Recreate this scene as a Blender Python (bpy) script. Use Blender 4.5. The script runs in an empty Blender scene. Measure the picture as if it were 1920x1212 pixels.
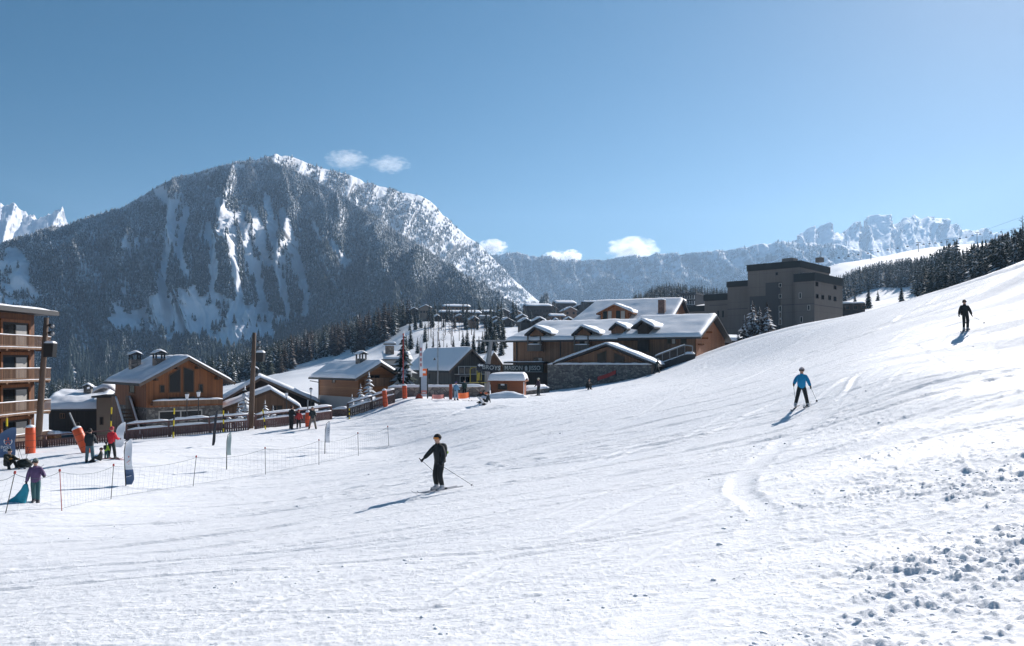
import bpy, bmesh, math, random
import numpy as np
from mathutils import Vector, Matrix

random.seed(7)
np.random.seed(7)
C = bpy.context.scene.collection
SC = bpy.context.scene
R = math.radians

# ------------------------------------------------------------------ camera
F, CX, HZ = 1500.0, 960.0, 680.0          # focal length and horizon in photo pixels (1920 wide)
cam_d = bpy.data.cameras.new('camera')
cam = bpy.data.objects.new('camera', cam_d)
C.objects.link(cam)
cam_d.sensor_width = 36.0
cam_d.lens = 36.0 * F / 1920.0
cam_d.shift_y = (HZ - 606.0) / 1920.0
cam_d.clip_start = 0.1
cam_d.clip_end = 40000.0
cam.location = (0, 0, 0)
cam.rotation_euler = (R(90), 0, 0)
SC.camera = cam

# ------------------------------------------------------------------ sky and sun
SUN_AZ, SUN_EL = R(35.0), R(29.0)          # azimuth clockwise from +Y
W = bpy.data.worlds.new('World')
SC.world = W
W.use_nodes = True
nt = W.node_tree
nt.nodes.clear()
wo = nt.nodes.new('ShaderNodeOutputWorld')
bg = nt.nodes.new('ShaderNodeBackground')
sky = nt.nodes.new('ShaderNodeTexSky')
sky.sky_type = 'NISHITA'
sky.sun_disc = False
sky.sun_elevation = SUN_EL
sky.sun_rotation = SUN_AZ
sky.altitude = 1800
sky.air_density = 1.0
sky.dust_density = 0.9
sky.ozone_density = 1.6
bg.inputs['Strength'].default_value = 0.038
hs = nt.nodes.new('ShaderNodeHueSaturation')
hs.inputs['Hue'].default_value = 0.486
hs.inputs['Saturation'].default_value = 1.55
nt.links.new(sky.outputs[0], hs.inputs['Color'])
nt.links.new(hs.outputs[0], bg.inputs[0])
nt.links.new(bg.outputs[0], wo.inputs[0])

sun_d = bpy.data.lights.new('sun', 'SUN')
sun_d.energy = 4.9
sun_d.angle = R(0.55)
sun_d.color = (1.0, 0.94, 0.90)
sun = bpy.data.objects.new('sun', sun_d)
C.objects.link(sun)
SUN = Vector((math.sin(SUN_AZ) * math.cos(SUN_EL), math.cos(SUN_AZ) * math.cos(SUN_EL), math.sin(SUN_EL)))
sun.rotation_euler = (-SUN).to_track_quat('-Z', 'Y').to_euler()
sun.location = SUN * 100

SC.view_settings.view_transform = 'Standard'
SC.view_settings.look = 'None'
SC.view_settings.exposure = 0.60
SC.view_settings.gamma = 1.0
SC.cycles.use_denoising = True
SC.cycles.max_bounces = 6
SC.cycles.diffuse_bounces = 3
SC.cycles.glossy_bounces = 2
SC.cycles.transmission_bounces = 3
SC.cycles.volume_bounces = 2
SC.cycles.transparent_max_bounces = 8
SC.cycles.volume_step_rate = 1.0
SC.cycles.use_adaptive_sampling = True


# ------------------------------------------------------------------ helpers
def P(px, py, d):
    """photo pixel + depth (m along +Y) -> world point"""
    return Vector(((px - CX) / F * d, d, (HZ - py) / F * d))


def hsh(i, j, seed):
    n = (i.astype(np.int64) * 374761393 + j.astype(np.int64) * 668265263 + seed * 974711) & 0xffffffff
    n = ((n ^ (n >> 13)) * 1274126177) & 0xffffffff
    n = ((n ^ (n >> 15)) * 2246822519) & 0xffffffff
    return ((n ^ (n >> 16)) & 0xffff) / 32767.5 - 1.0


def vn(x, y, seed=0):
    x = np.asarray(x, float); y = np.asarray(y, float)
    i = np.floor(x); j = np.floor(y)
    a = x - i; b = y - j
    a = a * a * a * (a * (a * 6 - 15) + 10); b = b * b * b * (b * (b * 6 - 15) + 10)
    return ((hsh(i, j, seed) * (1 - a) + hsh(i + 1, j, seed) * a) * (1 - b)
            + (hsh(i, j + 1, seed) * (1 - a) + hsh(i + 1, j + 1, seed) * a) * b)


def fbm(x, y, seed=0, oct=4, gain=0.5):
    s = 0; a = 1.0; t = 0
    for k in range(oct):
        s = s + a * vn(np.asarray(x) * 2 ** k + 17.3 * k, np.asarray(y) * 2 ** k - 9.1 * k, seed + k)
        t += a; a *= gain
    return s / t


def ridged(x, y, seed=0, oct=4):
    s = 0; a = 1.0; t = 0
    for k in range(oct):
        s = s + a * (1 - np.abs(vn(np.asarray(x) * 2 ** k + 5.3 * k, np.asarray(y) * 2 ** k + 3.7 * k, seed + k)))
        t += a; a *= 0.5
    return s / t


def sstep(a, b, x):
    t = np.clip((np.asarray(x, float) - a) / (b - a), 0, 1)
    return t * t * (3 - 2 * t)


def lerp_tab(tab, x):
    t = np.array(tab, float)
    return np.interp(x, t[:, 0], t[:, 1])


def in_poly(px, py, poly):
    px = np.asarray(px); py = np.asarray(py)
    c = np.zeros(px.shape, bool)
    n = len(poly)
    for k in range(n):
        x0, y0 = poly[k]; x1, y1 = poly[(k + 1) % n]
        if y0 == y1:
            continue
        cr = ((y0 > py) != (y1 > py)) & (px < (x1 - x0) * (py - y0) / (y1 - y0) + x0)
        c ^= cr
    return c


def seg_dist(px, py, pl):
    d = np.full(np.shape(px), 1e9)
    for (x0, y0), (x1, y1) in zip(pl[:-1], pl[1:]):
        vx, vy = x1 - x0, y1 - y0
        t = np.clip(((px - x0) * vx + (py - y0) * vy) / (vx * vx + vy * vy), 0, 1)
        d = np.minimum(d, np.hypot(px - x0 - t * vx, py - y0 - t * vy))
    return d


def mesh_np(name, verts, faces, mats, parent=None, smooth=False, attr=None, midx=None):
    """faces: (n,3) or (n,4) int array"""
    me = bpy.data.meshes.new(name)
    verts = np.asarray(verts, np.float32); faces = np.asarray(faces, np.int32)
    k = faces.shape[1]
    me.vertices.add(len(verts)); me.vertices.foreach_set('co', verts.ravel())
    me.loops.add(faces.size); me.loops.foreach_set('vertex_index', faces.ravel())
    me.polygons.add(len(faces))
    me.polygons.foreach_set('loop_start', np.arange(0, faces.size, k, dtype=np.int32))
    if smooth:
        me.polygons.foreach_set('use_smooth', np.ones(len(faces), bool))
    for m in mats:
        me.materials.append(m)
    if midx is not None:
        me.polygons.foreach_set('material_index', np.asarray(midx, np.int32))
    for an, (dom, val) in (attr or {}).items():
        at = me.attributes.new(an, 'FLOAT', dom)
        at.data.foreach_set('value', np.asarray(val, np.float32))
    me.update(calc_edges=True)
    me.validate()
    o = bpy.data.objects.new(name, me)
    C.objects.link(o)
    if parent is not None:
        o.parent = parent
    return o


def tag(o, label=None, cat=None, group=None, kind=None):
    if label: o['label'] = label
    if cat: o['category'] = cat
    if group: o['group'] = group
    if kind: o['kind'] = kind
    return o


def thing(name, label, cat, loc=(0, 0, 0), rotz=0.0, group=None):
    o = bpy.data.objects.new(name, None)
    o.empty_display_size = 0.3
    C.objects.link(o)
    o.location = loc
    o.rotation_euler = (0, 0, rotz)
    return tag(o, label, cat, group, 'thing')


def copy_tree(o, parent=None):
    c = o.copy(); C.objects.link(c)
    if parent is not None:
        c.parent = parent
    for ch in list(o.children):
        copy_tree(ch, c)
    return c


class MB:
    def __init__(s):
        s.v = []; s.f = []; s.m = []

    def add(s, vs, fs, m=0):
        n = len(s.v)
        s.v += [tuple(v) for v in vs]
        for f in fs:
            s.f.append([i + n for i in f]); s.m.append(m)
        return s

    def box(s, x0, y0, z0, x1, y1, z1, m=0):
        if x0 > x1: x0, x1 = x1, x0
        if y0 > y1: y0, y1 = y1, y0
        if z0 > z1: z0, z1 = z1, z0
        return s.add([(x0, y0, z0), (x1, y0, z0), (x1, y1, z0), (x0, y1, z0), (x0, y0, z1), (x1, y0, z1), (x1, y1, z1), (x0, y1, z1)],
                     [(3, 2, 1, 0), (4, 5, 6, 7), (0, 1, 5, 4), (1, 2, 6, 5), (2, 3, 7, 6), (3, 0, 4, 7)], m)

    def beam(s, p, q, w, h=None, m=0, up=(0, 0, 1)):
        p = Vector(p); q = Vector(q); h = h or w
        d = (q - p).normalized(); u = Vector(up)
        if abs(d.dot(u)) > 0.97: u = Vector((0, 1, 0))
        a = d.cross(u).normalized(); b = a.cross(d).normalized()
        vs = []
        for c in (p, q):
            for i, j in ((-1, -1), (1, -1), (1, 1), (-1, 1)):
                vs.append(c + a * (w / 2 * i) + b * (h / 2 * j))
        return s.add(vs, [(3, 2, 1, 0), (4, 5, 6, 7), (0, 1, 5, 4), (1, 2, 6, 5), (2, 3, 7, 6), (3, 0, 4, 7)], m)

    def tube(s, pts, rad, n=8, m=0, cap=True):
        pts = [Vector(p) for p in pts]
        if not hasattr(rad, '__len__'): rad = [rad] * len(pts)
        vs = []; fs = []
        u = None
        for k, p in enumerate(pts):
            d = (pts[min(k + 1, len(pts) - 1)] - pts[max(k - 1, 0)]).normalized()
            if u is None:
                u = d.orthogonal().normalized()
            else:
                u = (u - d * u.dot(d)).normalized()
            w = d.cross(u)
            for i in range(n):
                a = 2 * math.pi * i / n
                vs.append(p + (u * math.cos(a) + w * math.sin(a)) * rad[k])
        for k in range(len(pts) - 1):
            for i in range(n):
                j = (i + 1) % n
                fs.append((k * n + i, k * n + j, (k + 1) * n + j, (k + 1) * n + i))
        if cap:
            fs.append(tuple(reversed(range(n))))
            fs.append(tuple(range((len(pts) - 1) * n, len(pts) * n)))
        return s.add(vs, fs, m)

    def prism(s, poly, y0, y1, m=0, axis='y'):
        """poly: (x,z) outline counter-clockwise seen from -y, extruded along y"""
        n = len(poly)
        if axis == 'y':
            vs = [(x, y0, z) for x, z in poly] + [(x, y1, z) for x, z in poly]
        elif axis == 'x':
            vs = [(y0, -x, z) for x, z in poly] + [(y1, -x, z) for x, z in poly]
        else:
            vs = [(x, z, y0) for x, z in poly] + [(x, z, y1) for x, z in poly]
        fs = [tuple(range(n)), tuple(reversed(range(n, 2 * n)))]
        for i in range(n):
            j = (i + 1) % n
            fs.append((j, i, i + n, j + n))
        return s.add(vs, fs, m)

    def blob(s, c, r, nu=12, nv=8, m=0, fn=None):
        c = Vector(c)
        if not hasattr(r, '__len__'): r = (r, r, r)
        vs = []; fs = []
        for j in range(nv + 1):
            t = math.pi * j / nv
            for i in range(nu):
                a = 2 * math.pi * i / nu
                n = Vector((math.sin(t) * math.cos(a), math.sin(t) * math.sin(a), math.cos(t)))
                k = fn(n) if fn else 1.0
                vs.append((c.x + n.x * r[0] * k, c.y + n.y * r[1] * k, c.z + n.z * r[2] * k))
        for j in range(nv):
            for i in range(nu):
                i2 = (i + 1) % nu
                fs.append((j * nu + i, (j + 1) * nu + i, (j + 1) * nu + i2, j * nu + i2))
        return s.add(vs, fs, m)

    def build(s, name, mats, parent=None, smooth=False, bevel=0.0):
        me = bpy.data.meshes.new(name)
        me.from_pydata(s.v, [], s.f)
        bm = bmesh.new(); bm.from_mesh(me)
        bmesh.ops.remove_doubles(bm, verts=bm.verts, dist=1e-5)
        bmesh.ops.recalc_face_normals(bm, faces=bm.faces)
        bm.to_mesh(me); bm.free()
        if not isinstance(mats, (list, tuple)): mats = [mats]
        for m in mats: me.materials.append(m)
        if len(mats) > 1 and len(me.polygons) == len(s.m):
            me.polygons.foreach_set('material_index', s.m)
        if smooth:
            me.polygons.foreach_set('use_smooth', [True] * len(me.polygons))
        me.update()
        o = bpy.data.objects.new(name, me)
        C.objects.link(o)
        if parent is not None: o.parent = parent
        if bevel:
            b = o.modifiers.new('bevel', 'BEVEL'); b.width = bevel; b.segments = 2; b.limit_method = 'ANGLE'
        return o


# ------------------------------------------------------------------ materials
class NT:
    """small node-tree helper"""
    def __init__(s, name):
        s.mat = bpy.data.materials.new(name); s.mat.use_nodes = True
        s.t = s.mat.node_tree; s.t.nodes.clear()
        s.out = s.n('ShaderNodeOutputMaterial')
        s.b = s.n('ShaderNodeBsdfPrincipled')
        s.l(s.b.outputs[0], s.out.inputs['Surface'])

    def n(s, typ, **kw):
        nd = s.t.nodes.new(typ)
        for k, v in kw.items():
            if hasattr(nd, k): setattr(nd, k, v)
            else: nd.inputs[k.replace('_', ' ')].default_value = v
        return nd

    def l(s, a, b): s.t.links.new(a, b)

    def coord(s, scale=(1, 1, 1), kind='Object', rot=(0, 0, 0)):
        tc = s.n('ShaderNodeTexCoord'); mp = s.n('ShaderNodeMapping')
        mp.inputs['Scale'].default_value = scale
        mp.inputs['Rotation'].default_value = rot
        s.l(tc.outputs[kind], mp.inputs[0]); return mp.outputs[0]

    def noise(s, scale, vec=None, detail=4, rough=0.55, dist=0.0):
        nd = s.n('ShaderNodeTexNoise')
        nd.inputs['Scale'].default_value = scale; nd.inputs['Detail'].default_value = detail
        nd.inputs['Roughness'].default_value = rough; nd.inputs['Distortion'].default_value = dist
        if vec is not None: s.l(vec, nd.inputs['Vector'])
        return nd.outputs['Fac']

    def ramp(s, fac, stops):
        r = s.n('ShaderNodeValToRGB')
        el = r.color_ramp.elements
        while len(el) < len(stops): el.new(0.5)
        for e, (p, c) in zip(el, stops):
            e.position = p; e.color = (*c, 1) if len(c) == 3 else c
        s.l(fac, r.inputs[0]); return r.outputs[0]

    def mix(s, fac, a, b, mode='MIX'):
        m = s.n('ShaderNodeMix', data_type='RGBA', blend_type=mode)
        for i, v in ((0, fac), (6, a), (7, b)):
            if isinstance(v, (int, float)): m.inputs[i].default_value = v
            elif isinstance(v, tuple): m.inputs[i].default_value = (*v, 1)
            else: s.l(v, m.inputs[i])
        return m.outputs[2]

    def math(s, op, a, b=0.0, c=0.0):
        m = s.n('ShaderNodeMath', operation=op)
        for i, v in enumerate((a, b, c)):
            if isinstance(v, (int, float)): m.inputs[i].default_value = v
            else: s.l(v, m.inputs[i])
        return m.outputs[0]

    def bump(s, h, strength=0.5, dist=0.02):
        b = s.n('ShaderNodeBump'); b.inputs['Strength'].default_value = strength; b.inputs['Distance'].default_value = dist
        s.l(h, b.inputs['Height']); s.l(b.outputs[0], s.b.inputs['Normal'])

    def set(s, **kw):
        for k, v in kw.items():
            k = k.replace('_', ' ')
            i = s.b.inputs[k]
            if isinstance(v, tuple): i.default_value = (*v, 1)
            elif isinstance(v, (int, float)): i.default_value = v
            else: s.l(v, i)
        return s.mat


def mat_plain(name, col, rough=0.6, var=0.12, scale=3.0, metal=0.0, bump=0.0, spec=0.4):
    m = NT(name)
    f = m.noise(scale, m.coord(), 5)
    a = tuple(c * (1 - var) for c in col); b = tuple(min(1, c * (1 + var)) for c in col)
    m.set(Base_Color=m.mix(f, a, b), Roughness=rough, Metallic=metal)
    m.b.inputs['Specular IOR Level'].default_value = spec
    if bump: m.bump(m.noise(scale * 6, m.coord(), 4), bump, 0.02)
    return m.mat


def mat_wood(name, dark, light, horiz=False, plank=0.16, rough=0.65):
    """boarded timber: boards run vertically (or horizontally)"""
    m = NT(name)
    tc = m.n('ShaderNodeTexCoord'); sp = m.n('ShaderNodeSeparateXYZ'); m.l(tc.outputs['Object'], sp.inputs[0])
    if horiz: c = sp.outputs['Z']
    else: c = m.math('ADD', sp.outputs['X'], sp.outputs['Y'])
    q = m.math('DIVIDE', c, plank)
    idx = m.math('FLOOR', q); fr = m.math('FRACT', q)
    wn = m.n('ShaderNodeTexWhiteNoise', noise_dimensions='1D'); m.l(idx, wn.inputs['W'])
    grain = m.noise(2.0, m.coord((1.5, 1.5, 18) if horiz else (14, 14, 1.2)), 5, 0.6)
    f = m.math('ADD', m.math('MULTIPLY', wn.outputs['Value'], 0.55), m.math('MULTIPLY', grain, 0.6))
    weather = m.noise(0.6, m.coord(), 3)
    col = m.ramp(f, [(0.15, dark), (0.55, tuple((a + b) / 2 for a, b in zip(dark, light))), (0.95, light)])
    col = m.mix(m.math('MULTIPLY', weather, 0.35), col, tuple(c * 0.55 for c in dark))
    gap = m.math('LESS_THAN', fr, 0.07)
    col = m.mix(gap, col, tuple(c * 0.25 for c in dark))
    m.bump(m.math('SUBTRACT', m.math('MULTIPLY', grain, 0.3), gap), 0.5, 0.015)
    return m.set(Base_Color=col, Roughness=rough)


def mat_stone(name, c0, c1, c2, mortar, scale=2.2):
    m = NT(name)
    vec = m.coord((1, 1, 1.5))
    v = m.n('ShaderNodeTexVoronoi'); v.inputs['Scale'].default_value = scale; m.l(vec, v.inputs['Vector'])
    e = m.n('ShaderNodeTexVoronoi', feature='DISTANCE_TO_EDGE'); e.inputs['Scale'].default_value = scale; m.l(vec, e.inputs['Vector'])
    sp = m.n('ShaderNodeSeparateColor'); m.l(v.outputs['Color'], sp.inputs[0])
    col = m.ramp(sp.outputs[0], [(0.1, c0), (0.5, c1), (0.9, c2)])
    col = m.mix(m.math('MULTIPLY', m.noise(9, m.coord(), 4), 0.4), col, c0)
    ed = m.math('LESS_THAN', e.outputs['Distance'], 0.05)
    col = m.mix(ed, col, mortar)
    m.bump(m.math('MINIMUM', e.outputs['Distance'], 0.15), 0.9, 0.12)
    return m.set(Base_Color=col, Roughness=0.85)


def mat_snow(name, big=0.15, fine=True):
    m = NT(name)
    vec = m.coord()
    n1 = m.noise(0.35, vec, 5)
    n2 = m.noise(9.0, vec, 6, 0.7)
    col = m.mix(n1, (0.86, 0.88, 0.92), (0.92, 0.93, 0.95))
    m.bump(m.math('ADD', m.math('MULTIPLY', n2, 0.5), m.noise(2.2, vec, 4)), 0.35, big)
    m.b.inputs['Specular IOR Level'].default_value = 0.3
    return m.set(Base_Color=col, Roughness=0.62)


M = {}
M['snow'] = mat_snow('snow_cover_white', 0.06)
# ------------------------------------------------------------------ ground: one heightfield through surveyed points
PTS = [  # photo pixel, depth
    (960, 1212, 9.3), (0, 1212, 11.0), (1920, 1212, 7.2), (480, 1212, 10.2), (1440, 1212, 8.3),
    (-500, 1212, 13), (2400, 1212, 6.2),
    (825, 920, 27), (68, 945, 31), (208, 862, 46), (550, 806, 65), (1010, 743, 84), (1100, 731, 88), (1235, 694, 104),
    (1500, 764, 37), (1812, 622, 50), (116, 960, 29.5), (208, 937, 35), (362, 913, 40), (498, 890, 45), (598, 872, 48.5),
    (729, 838, 58), (235, 912, 38.5), (1300, 900, 24), (1700, 800, 27), (1700, 700, 37), (1300, 760, 46), (1920, 800, 24),
    (400, 1000, 23), (1920, 650, 42), (900, 800, 58), (2100, 480, 60),
    # crest of the piste on the right
    (1920, 489, 82), (1800, 532, 88), (1700, 563, 93), (1600, 590, 98), (1500, 608, 102), (1400, 634, 106), (1300, 669, 109), (2150, 400, 78),
    (1850, 560, 66), (1650, 610, 70), (1450, 665, 80), (1350, 690, 84),
    # behind the crest
    (1920, 520, 105), (1800, 560, 112), (1700, 590, 118), (1600, 612, 124), (1500, 632, 128), (1400, 652, 132), (1320, 668, 132),
    # fence line and the road below the village
    (57, 851, 54), (-150, 880, 50), (240, 826, 63), (360, 815, 65), (470, 805, 67), (620, 784, 73), (655, 783, 74.5), (700, 766, 76), (728, 760, 76.5), (762, 748, 78), (792, 746, 79), (840, 748, 81), (920, 746, 83),
    (0, 835, 72), (150, 830, 78), (300, 822, 84), (450, 806, 86), (560, 790, 90), (660, 765, 100), (780, 735, 105), (880, 728, 108), (1000, 735, 104), (1100, 722, 104), (1200, 705, 112),
    # slopes behind the chalets
    (480, 742, 140), (600, 712, 190), (700, 690, 230), (600, 690, 320), (720, 664, 380), (540, 700, 280), (400, 745, 260), (200, 760, 250), (0, 790, 220),
    (840, 680, 200), (820, 645, 300), (880, 620, 420), (780, 612, 440), (940, 640, 300), (800, 602, 520), (900, 603, 560), (1020, 606, 520), (1060, 600, 640), (1180, 592, 560), (1000, 640, 250), (1150, 640, 220),
    (1300, 600, 300), (1340, 570, 420), (1250, 566, 600), (1250, 556, 680), (1250, 585, 900), (1450, 640, 175), (1350, 660, 150),
    (1620, 582, 250), (1600, 572, 330), (1700, 560, 420), (1640, 530, 640), (1700, 515, 760), (1740, 525, 560), (1760, 520, 430), (1850, 490, 420), (1920, 462, 400), (1950, 470, 300), (1840, 520, 250), (1730, 563, 240),
    (1560, 498, 1300), (1650, 486, 1350), (1700, 474, 1400), (1750, 466, 1400), (1835, 458, 1450), (1920, 448, 1500), (1600, 512, 1000), (1750, 490, 1000), (2100, 440, 1500),
    # valley below the wooded mountain
    (600, 668, 520), (600, 640, 800), (500, 690, 700), (300, 740, 700), (100, 760, 700), (-200, 780, 700), (300, 735, 1300), (700, 640, 800), (750, 610, 1000), (0, 750, 1400), (600, 660, 1500), (900, 610, 900), (1000, 605, 1300), (1250, 600, 1500), (1450, 560, 1500), (1450, 590, 700),
]
XYZ = [tuple(P(a, b, d)) for a, b, d in PTS]
XYZ += [(0, 0, -1.75), (-6, 3, -3.3), (6, 3, -0.9), (0, -12, -0.6), (-20, -10, -4.6), (20, -8, 3.0), (0, -80, 6), (-80, -40, -14), (80, -30, 15), (90, 40, 17),
        (0, -600, 60), (-500, -300, -60), (600, -200, 120), (500, 150, 80), (-400, 100, -45), (-1200, 300, -90), (1300, 300, 220), (0, -1600, 150), (-1200, -900, -80), (1200, -900, 250)]
XYZ = np.array(XYZ)


def warp(x, y):
    d = np.hypot(x, y) + 1e-6
    f = 20 * np.log1p(d / 20) / d / 10
    return np.stack([x * f, y * f], -1), d


def _k(r2):
    return 0.5 * r2 * np.log(r2 + 1e-9)


_uv, _d = warp(XYZ[:, 0], XYZ[:, 1])
_n = len(_uv)
_A = np.zeros((_n + 3, _n + 3))
_A[:_n, :_n] = _k(((_uv[:, None] - _uv[None]) ** 2).sum(-1)) + np.eye(_n) * 0.004
_A[:_n, _n:] = np.c_[np.ones(_n), _uv]
_A[_n:, :_n] = _A[:_n, _n:].T
_w = np.linalg.solve(_A, np.r_[XYZ[:, 2] / (_d + 20), 0, 0, 0])


def H(x, y):
    """ground height (vectorised)"""
    x = np.asarray(x, float); sh = x.shape
    x = x.ravel(); y = np.asarray(y, float).ravel()
    out = np.empty(len(x))
    for s in range(0, len(x), 40000):
        uv, d = warp(x[s:s + 40000], y[s:s + 40000])
        kk = _k(((uv[:, None] - _uv[None]) ** 2).sum(-1))
        out[s:s + 40000] = (kk @ _w[:_n] + _w[_n] + uv @ _w[_n + 1:]) * (d + 20)
    return out.reshape(sh)


_ds = np.exp(np.linspace(math.log(5), math.log(1500), 700))


def G(px, py, dmin=5.0):
    """first ground point on the ray through a photo pixel"""
    ds = _ds[_ds >= dmin]
    z = H((px - CX) / F * ds, ds)
    s = (HZ - z / ds * F) - py          # >0 : ground lies below the ray
    k = np.argmax(s <= 0) if (s <= 0).any() else len(ds) - 1
    if k == 0: d = ds[0]
    else:
        a, b = s[k - 1], s[k]
        d = ds[k - 1] + (ds[k] - ds[k - 1]) * (a / (a - b) if a != b else 0)
    return Vector(((px - CX) / F * d, d, float(H(np.array([(px - CX) / F * d]), np.array([d]))[0])))


def GZ(x, y):
    return float(H(np.array([x]), np.array([y]))[0])


# ------------------------------------------------------------------ ground sheet
az = np.concatenate([np.linspace(-180, -37, 60)[:-1], np.linspace(-37, 37, 900), np.linspace(37, 180, 60)[1:-1]])
rd = np.concatenate([[0.4, 0.8, 1.3, 2.0, 2.8, 3.6, 4.5], np.exp(np.linspace(math.log(5.3), math.log(150), 760)), np.exp(np.linspace(math.log(152), math.log(1750), 130))])
AZ, RD = np.meshgrid(np.radians(az), rd)
GX, GY = RD * np.sin(AZ), RD * np.cos(AZ)
GZZ = H(GX, GY)
PXs = CX + F * GX / np.maximum(GY, 0.1)
near = sstep(150, 90, RD)
# groomed and skied snow: streaks run down the fall line (towards -x), clods pile up on the right
ca, sa = math.cos(R(25)), math.sin(R(25))
U = GX * ca + GY * sa; V = -GX * sa + GY * ca
rough = np.clip(sstep(1280, 1760, PXs) * sstep(48, 16, RD) * (0.35 + 0.9 * sstep(-0.2, 0.4, fbm(U * 0.16, V * 0.5, 31))) + 0.13 * sstep(22, 11, RD), 0, 1)
micro = 0.036 * fbm(U * 0.18, V * 1.9, 3, 4, 0.6) + 0.05 * fbm(U * 0.09, V * 0.42, 5, 3)
micro = micro + 0.020 * fbm(U * 1.0, V * 6.0, 8, 4, 0.65) + 0.016 * ridged(U * 0.10 + 0.25 * fbm(U * .05, V * .1, 18, 2), V * 3.4 + 1.1 * fbm(U * .06, V * .12, 19, 2), 17, 3) + 0.018 * np.maximum(0, fbm(U * 2.2, V * 4.0, 9, 4, 0.65)) * (0.4 + sstep(-.2, .5, fbm(U * .1, V * .6, 10, 3)))
lump = np.maximum(0, fbm(GX * 3.8, GY * 3.8, 11, 4, 0.6) - 0.05)
micro = micro + rough * (0.14 * lump + 0.09 * np.maximum(0, fbm(GX * 8.0, GY * 8.0, 12, 3)))
micro = micro + 0.010 * fbm(GX * 6, GY * 6, 14, 3, .7) * sstep(26, 9, RD)
rng = random.Random(5)
tracks = []
for k in range(420):                        # ski tracks: shallow curved grooves with thrown-up edges
    v0 = rng.uniform(4, 95); u0 = rng.uniform(-6, 62) if k % 3 else rng.uniform(-25, 20)
    ln = rng.uniform(6, 34); amp = rng.uniform(-2.6, 2.6); sl = rng.uniform(-0.22, 0.22)
    ph = rng.uniform(0, 6); wl = rng.uniform(14, 34)
    tracks.append((u0, ln, v0, amp, sl, ph, wl, rng.uniform(0.03, 0.075), rng.uniform(0.010, 0.032)))
for (u0, ln, v0, amp, sl, ph, wl, wd, dp) in tracks:
    sel = (U > u0) & (U < u0 + ln) & (RD < 120) & (np.abs(V - v0) < 10)
    if not sel.any(): continue
    u = U[sel] - u0; v = V[sel] - v0 - (amp * np.sin(u / wl * 6.28 + ph) - amp * math.sin(ph) + sl * u)
    wd2 = np.maximum(wd, RD[sel] * 0.0036)
    fade = np.minimum(1, np.minimum(u, ln - u) / 2.5) * sstep(5, 18, RD[sel])
    micro[sel] += fade * .6 * dp * np.minimum(2.0, wd2 / wd) * (-np.exp(-(v / wd2) ** 2) + 1.1 * np.exp(-((v - 2.2 * wd2) / (0.9 * wd2)) ** 2))
# long sweeping ski lines: smoothed, slightly sunk swaths with thrown-up rims
SWATH = [([(1545, 770), (1470, 830), (1395, 890), (1385, 925), (1440, 960), (1415, 1020), (1330, 1090), (1240, 1150), (1150, 1230)], .34),
         ([(1600, 745), (1520, 800), (1380, 868), (1180, 950), (960, 1050), (800, 1130)], .13), ([(1920, 560), (1760, 640), (1640, 702), (1500, 790)], .16), ([(1890, 600), (1862, 640), (1866, 690), (1905, 745)], .16),
         ([(1920, 865), (1640, 935), (1380, 985), (1080, 1062), (860, 1110)], .13), ([(1920, 930), (1700, 985), (1450, 1040), (1150, 1085)], .16), ([(1920, 1035), (1700, 1090), (1480, 1140), (1300, 1190)], .22),
         ([(1700, 640), (1760, 680), (1830, 715)], .12), ([(1800, 640), (1740, 690), (1650, 735), (1560, 790)], .12), ([(1330, 700), (1200, 780), (1000, 850), (860, 900)], .2), ([(1420, 690), (1300, 745), (1130, 810), (960, 850)], .18),
         ([(1250, 760), (1080, 800), (900, 860), (640, 920), (420, 965)], .18), ([(1100, 960), (880, 1010), (600, 1060), (300, 1100), (60, 1125)], .1), ([(1500, 880), (1300, 950), (1130, 1040), (1000, 1130), (900, 1220)], .13),
         ([(700, 960), (480, 1010), (240, 1050), (20, 1070)], .16), ([(1000, 1120), (760, 1150), (480, 1190), (300, 1215)], .1), ([(1900, 760), (1780, 790), (1600, 850), (1460, 905)], .2), ([(1300, 840), (1100, 905), (880, 985), (700, 1060), (520, 1130), (380, 1200)], .09)]
for pl, w_ in SWATH:
    q = np.array([[(px - CX) / F, py] for px, py in pl])
    tt_ = np.linspace(0, len(pl) - 1, 10 * len(pl))
    pxs = np.interp(tt_, range(len(pl)), [p_[0] for p_ in pl]); pys = np.interp(tt_, range(len(pl)), [p_[1] for p_ in pl])
    for _ in range(3):
        pxs[1:-1] = (pxs[:-2] + pxs[1:-1] * 2 + pxs[2:]) / 4; pys[1:-1] = (pys[:-2] + pys[1:-1] * 2 + pys[2:]) / 4
    wp = [(g_.x, g_.y) for g_ in (G(a, b) for a, b in zip(pxs[::2], pys[::2]))]
    xs = [p_[0] for p_ in wp]; ys = [p_[1] for p_ in wp]
    sel = (GX > min(xs) - 2) & (GX < max(xs) + 2) & (GY > min(ys) - 2) & (GY < max(ys) + 2)
    if not sel.any(): continue
    dd = seg_dist(GX[sel], GY[sel], wp)
    wd = np.maximum(w_, RD[sel] * .004)
    br = sstep(-.45, .35, fbm(GX[sel] * .35, GY[sel] * .35, int(pl[0][0]) % 97, 3)) * (1 if w_ > .3 else .6)
    mk = np.exp(-(dd / wd) ** 4) * br
    micro[sel] = micro[sel] * (1 - .8 * mk) - .022 * mk + .022 * np.exp(-((dd - 1.35 * wd) / (.3 * wd)) ** 2) * np.clip(.5 + .9 * vn(GX[sel] * 2, GY[sel] * 2, 77), 0, 2) * br
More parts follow.
